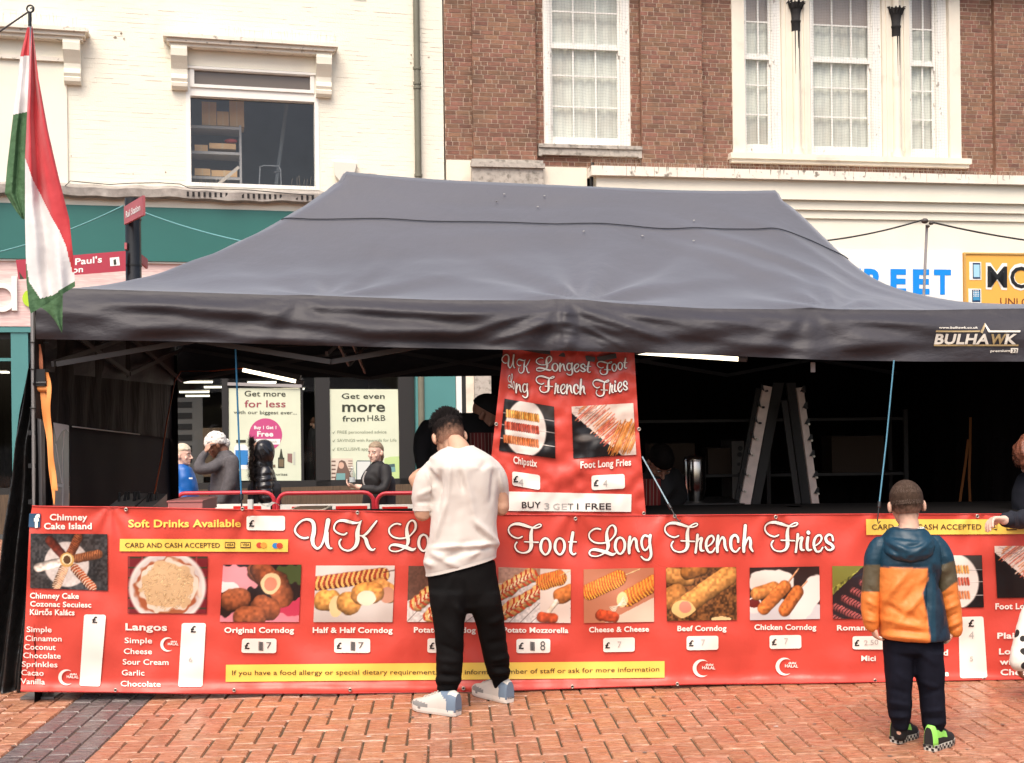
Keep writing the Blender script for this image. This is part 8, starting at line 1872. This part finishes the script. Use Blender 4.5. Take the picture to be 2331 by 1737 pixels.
for pts in (((2209, 950), (2208, 1020), (2206, 1090), (2209, 1165), .017), ((2204, 1000), (2197, 1060), (2188, 1120), (2182, 1165), .017)):
    q = MB(); ps = [at(x, y, 8.284) for x, y in pts[:4]]; w = pts[4]
    for a, b in zip(ps, ps[1:]): q.bar(a, b, .004, w, V(1, 0, 0))
    q.build('webbing', M_st2, st2)
# counter tables, fairly hidden behind the banner
tb = thing('trestle_table', V(-1.0, 7.210, 0), 'black-topped trestle table behind the menu banner, left half of the stall', 'table'); tb2 = thing('trestle_table', V(2.0, 7.364, 0), 'black-topped trestle table behind the menu banner, right half of the stall', 'table')
for t, x0, x1 in ((tb, -2.3, .5), (tb2, .6, 3.3)):
    q = MB(); q.box(x0, x1, 6.781, 7.640, .86, .90); q.build('tabletop', mat('dark_tabletop', (.009, .008, .008), .8, spec=.1), t)
    for x in (x0 + .15, x1 - .15):
        for y in (6.873, 7.548): q = MB(); q.box(x - .02, x + .02, y - .02, y + .02, 0, .86); q.build('leg', M_bar, t)
# cup and cutlery holders
cr_ = thing('cutlery_holder', V(at(280, 1140, 7.088).x, 7.088, .90), 'black and steel sauce rack on the counter at the left', 'holder')
for k, (x0, x1, y0) in enumerate(((262, 292, 1134), (293, 320, 1133), (322, 360, 1135))):
    a, b = at(x0, y0, 7.088), at(x1, y0, 7.088); q = MB(); q.hexa([V(a.x, 6.934, .9), V(b.x, 6.934, .9), V(b.x, 7.272, .9), V(a.x, 7.272, .9), V(a.x, 6.934, a.z - .05), V(b.x, 6.934, a.z - .05), V(b.x, 7.272, a.z + .015), V(a.x, 7.272, a.z + .015)]); q.build('compartment', mat('steel_grey', (.14, .13, .125), .35, metal=.5), cr_)
    for j in range(3): q = MB(); c = V(a.x + (b.x - a.x) * (.25 + .25 * j), 7.088 + .02 * j, a.z + .0); q.tube([c - V(0, 0, .06), c + V(rnd.uniform(-.03, .03), 0, .035)], .008, 6); q.build('tub', M_black, cr_)
# pink lid box, papers, card reader
q = MB(); a, b = at(399, 1142, 7.057), at(476, 1142, 7.057); q.box(a.x, b.x, 6.903, 7.241, a.z - .05, a.z + .008); q.box(a.x - .004, b.x + .004, 6.896, 7.249, a.z + .0085, a.z + .016); q.build('food_tray', mat('pink_tray', (.62, .22, .20), .4), None, label='pink plastic tray lying on the counter behind the banner', category='tray')
q = MB(); a = at(569, 1146, 6.903); q.box(a.x - .014, a.x + .014, 6.903, 6.934, a.z - .05, a.z + .022); q.build('price_card', M_white, None, label='small white card standing at the foot of the blue bungee', category='card')
q = MB(); a, b = at(590, 1152, 6.980), at(640, 1154, 6.980); q.grid(lambda u, v: V(a.x + (b.x - a.x) * u, 6.903 + .12 * v, a.z + .012 * math.sin(u * 9 + v * 3) + .01), 12, 5); q.grid(lambda u, v: V(a.x + (b.x - a.x) * u, 6.903 + .12 * v, a.z - .04), 2, 2); q.build('napkin', M_white, None, label='crumpled white napkins on the counter by the hooded person', category='napkin')
q = MB(); a, b = at(664, 1158, 6.903), at(745, 1158, 6.903); q.box(a.x, b.x, 6.811, 7.088, a.z - .02, a.z); q.box(a.x + .02, b.x - .02, 6.842, 7.057, a.z + .0005, a.z + .004, 1); q.build('cash_tray', [mat('cream_tray', (.5, .45, .35), .5), mat('brown_coins', (.12, .08, .05), .5)], None, label='shallow cream tray of coins on the counter near the barriers', category='tray')
# pedestrian barriers
M_rb = mat('red_barrier_steel', (.5, .03, .045), .35)
def barrier(x0, x1, ytop, Y, lab, board):
    b = thing('pedestrian_barrier', V((at(x0, 1120, Y).x + at(x1, 1120, Y).x) / 2, Y, -.2), lab, 'barrier', 'red barriers between the stall and the shop'); zt = at((x0 + x1) / 2, ytop, Y).z; a, c = at(x0, ytop, Y).x, at(x1, ytop, Y).x; r = .09
    pts = [V(a, Y, -.18), V(a, Y, zt - r)] + [V(a + r - r * math.cos(t), Y, zt - r + r * math.sin(t)) for t in (.4, .8, 1.2)] + [V(a + r, Y, zt), V(c - r, Y, zt)] + [V(c - r + r * math.sin(t), Y, zt - r + r * math.cos(t)) for t in (.4, .8, 1.2)] + [V(c, Y, zt - r), V(c, Y, -.18)]
    q = MB(); q.tube(pts, .019, 8); q.build('frame', M_rb, b)
    for x in (a, c): q = MB(); q.bar(V(x, Y - .2, -.19), V(x, Y + .2, -.19), .04, .02); q.build('foot', M_rb, b)
    zb = at((x0 + x1) / 2, 1147, Y).z; q = MB(); q.box(a + .03, c - .03, Y - .035, Y - .02, zb - .24, zb); q.build('board', M_white, b)
    n = len(board)
    for (f0, f1) in board: q = MB(); q.box(a + .03 + (c - a - .06) * f0, a + .03 + (c - a - .06) * f1, Y - .041, Y - .0355, zb - .22, zb - .02); q.build('red_panel', mat('red_reflective', (.62, .02, .015), .35), b)
barrier(632, 850, 1122, 11.045, 'red barrier with red and white board behind the bottle holder', [(.13, .42), (.62, .97)]); barrier(857, 1085, 1122, 11.045, 'red barrier with red and white board beside the teal pillar', [(.03, .30), (.6, .85)]); barrier(400, 624, 1122, 11.091, 'red barrier mostly hidden behind the coats at the left', [(.1, .4), (.6, .9)])
# A-frame rack with pegs
rk = thing('a_frame_rack', V(at(1790, 1200, 8.438).x, 8.438, 0), 'pale notched A-frame rack standing in the dark middle of the tent', 'rack')
Z12 = lambda x, y: (1480 + .218 * x, 820 + .218 * y)
M_rs = mat('scratched_grey_steel', (.80, .66, .60), .5, metal=.1, var=.15, vscale=14, spec=.4); M_rd = mat('dark_steel', (.035, .033, .033), .5)
def post(name, quadt, quadb, Y, m, th=.03, teeth=None):
    a, b = [at(*Z12(*p), Y) for p in quadt]; c, d = [at(*Z12(*p), Y) for p in quadb]
    # carry on straight to the ground
    k = (a.z) / (a.z - c.z); c2 = a + (c - a) * k; d2 = b + (d - b) * (b.z / (b.z - d.z)); e = V(0, th, 0)
    q = MB(); q.hexa([c2, d2, d2 + e, c2 + e, a, b, b + e, a + e]); o = q.build(name, m, rk)
    if teeth:
        for (x, y) in teeth:
            p = at(*Z12(x, y), Y - .012); s_ = 1 if x > 1400 else -1; t = MB(); t.hexa([p + V(-.018, 0, -.012), p + V(.018, 0, -.012), p + V(.018, .03, -.012), p + V(-.018, .03, -.012), p + V(.006 * s_, 0, .03), p + V(.018 * s_, 0, .03), p + V(.018 * s_, .03, .03), p + V(.006 * s_, .03, .03)] if s_ > 0 else [p + V(-.018, 0, .0), p + V(.002, 0, -.02), p + V(.002, .03, -.02), p + V(-.018, .03, .0), p + V(-.018, 0, .03), p + V(-.008, 0, .03), p + V(-.008, .03, .03), p + V(-.018, .03, .03)])
            t.build('notch', M_black, o); t = MB(); t.tube([p + V(.006 if s_ > 0 else .015, -.03, -.012 if s_ > 0 else -.018), p + V(.006 if s_ > 0 else .015, .02, -.012 if s_ > 0 else -.018)], .008, 8); t.build('peg', mat('bright_peg', (.6, .55, .48), .3, metal=.4) if y > 700 or s_ > 0 and y > 600 else M_rd, o)
post('upright', ((1185, 262), (1275, 280)), ((915, 1600), (1030, 1600)), 8.284, M_rs, .035, [(1190, 295), (1155, 465), (1122, 630), (1090, 800), (1050, 965), (1005, 1180), (965, 1345), (930, 1520)])
post('upright', ((1532, 290), (1600, 280)), ((1705, 1600), (1780, 1600)), 8.284, M_rs, .035, [(1595, 310), (1618, 480), (1640, 650), (1670, 820), (1692, 985), (1722, 1205), (1738, 1375), (1760, 1545)])
post('rear_upright', ((1110, 290), (1170, 290)), ((860, 1600), (925, 1600)), 8.744, M_rd, .03, None); post('brace', ((1290, 235), (1400, 235)), ((1040, 1600), (1130, 1600)), 8.591, M_rd, .03); post('brace', ((1420, 235), (1520, 235)), ((1600, 1600), (1700, 1600)), 8.591, M_rd, .03); post('brace', ((1370, 420), (1430, 420)), ((1530, 1600), (1590, 1600)), 8.438, M_rd, .02)
# tall perforated metal case and ribbed steel urn
pc_ = thing('appliance_panel', V(at(1685, 1200, 9.051).x, 9.051, .8), 'narrow perforated metal case beside the notched rack', 'appliance'); q = MB(); a, b = at(*Z12(852, 845), 9.051), at(*Z12(990, 1500), 9.051); q.box(a.x, b.x, 9.051, 9.511, 0, a.z); q.build('casing', mat('dull_case', (.13, .12, .115), .5, metal=.3), pc_)
for (x, y, r) in ((940, 920, 5.5), (935, 985, 5.5), (925, 1085, 4), (930, 1190, 4)): q = MB(); c = at(*Z12(x, y), 9.043); q.tube([c, c - V(0, .004, 0)], r / F * 9.051, 14); q.build('vent_hole', M_black, pc_)
ur = thing('steel_urn', V(at(1582, 1140, 8.591).x, 8.591, .86), 'shiny ribbed steel urn glinting in the dark right of the hanging banner', 'urn'); ce = at(1582, 1100, 8.591); zt = at(1582, 1040, 8.591).z; q = MB(); rg = []
for z, r in ((.86, .06), (.95, .075), (zt - .02, .078), (zt, .07), (zt + .01, .02)):
    rg.append([V(ce.x + r * (1 + .04 * (k % 2)) * math.cos(2 * math.pi * k / 28), 8.591 + r * (1 + .04 * (k % 2)) * math.sin(2 * math.pi * k / 28), z) for k in range(28)])
q.loft(rg); q.build('body', mat('polished_steel', (.55, .50, .46), .16, metal=1), ur); q = MB(); q.tube([V(ce.x, 8.591, zt - .03), V(ce.x, 8.591, zt - .022)], .084, 20); q.build('rim', mat('polished_steel', (.55, .50, .46), .16, metal=1), ur)
sg_ = thing('gas_stand', V(ce.x, 8.591, 0), 'dark low stand under the ribbed steel urn', 'stand'); q = MB(); q.box(ce.x - .3, ce.x + .3, 8.284, 8.974, .80, .859); q.build('top', M_rd, sg_)
for dx in (-.27, .27):
    for dy in (8.330, 8.928): q = MB(); q.box(ce.x + dx - .015, ce.x + dx + .015, dy - .015, dy + .015, 0, .80); q.build('leg', M_rd, sg_)
q = MB(); a = at(1851, 836, 6.750); q.box(a.x - .012, a.x + .012, 6.750, 6.765, a.z - .028, a.z + .028); q.build('cloth_tag', mat('grey_tag', (.3, .27, .27), .5), None, label='small pale tag hanging under the valance right of the tube light', category='tag')
rope('thin_string', [at(2086, 895, 9.665), at(2082, 1000, 9.665), at(2077, 1100, 9.665)], .003, mat('dim_cord', (.08, .07, .06), .6), 'faint dark cord hanging in the tent above the child in orange', 0, 'cord')
tbx = thing('stock_pot', V(at(1806, 1160, 7.4).x, 7.4, .90), 'round yellowish lidded pot on the counter below the notched rack', 'pot')
q = MB(); c = at(1806, 1166, 7.4); q.loft([[V(c.x + r * math.cos(a), 7.4 + r * math.sin(a), z) for a in [2 * math.pi * k / 24 for k in range(24)]] for z, r in ((.9, .05), (c.z - .01, .055), (c.z, .058), (c.z + .012, .045), (c.z + .018, .01))]); q.build('pot', mat('ochre_enamel', (.35, .18, .05), .4), tbx)
bs = thing('storage_shelf', V(2.2, 9.2, 0), 'dim metal shelf unit along the black back wall of the tent', 'shelving')
for z in (.55, 1.0, 1.42):
    q = MB(); q.box(.9, 3.0, 9.05, 9.45, z, z + .02); q.build('shelf', M_rd, bs)
for x in (.9, 1.95, 3.0):
    for y in (9.05, 9.43): q = MB(); q.box(x - .015, x + .015, y - .015, y + .015, 0, 1.5); q.build('upright', M_rd, bs)
for k, (x, z, w, h, lab) in enumerate(((1.05, 1.02, .35, .24, 'dim brown carton, left one on the rear shelf'), (1.5, 1.02, .3, .2, 'dim brown carton, middle one on the rear shelf'), (2.45, 1.02, .4, .28, 'dim brown carton, right one on the rear shelf'))):
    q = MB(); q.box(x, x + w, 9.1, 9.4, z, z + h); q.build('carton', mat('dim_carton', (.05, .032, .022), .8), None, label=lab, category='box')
mb = MB()
for k in range(46):
    c = V(rnd.uniform(-2.6, 2.8), rnd.uniform(4.9, 6.4), .0032); r = rnd.uniform(.006, .014); mb.poly([c + V(r * rnd.uniform(.8, 1.1) * math.cos(a), r * rnd.uniform(.8, 1.1) * math.sin(a), 0) for a in [2 * math.pi * j / 9 for j in range(9)]])
mb.build('gum_spot', mat('trodden_gum', (.16, .11, .085), .7), pavement, kind='stuff')
# litter
for (x, y, lab) in ((838, 1678, 'pale scrap between the pavers below the shirted person'), (1424, 1735, 'white scrap on the pavers at the bottom edge'), (1829, 1596, 'tiny pale crumb near the child in orange'), (1767, 1655, 'small pale crumb left of the child in orange')):
    q = MB(); c = gp(x, y); q.poly([c + V(.014 * math.cos(a) * rnd.uniform(.5, 1.2), .008 * math.sin(a) * rnd.uniform(.6, 1.2), .004) for a in [2 * math.pi * k / 7 for k in range(7)]]); q.build('litter', mat('paper_scrap', (.6, .56, .5), .8), None, label=lab, category='litter')
bpy.data.scenes.remove(_tmp)
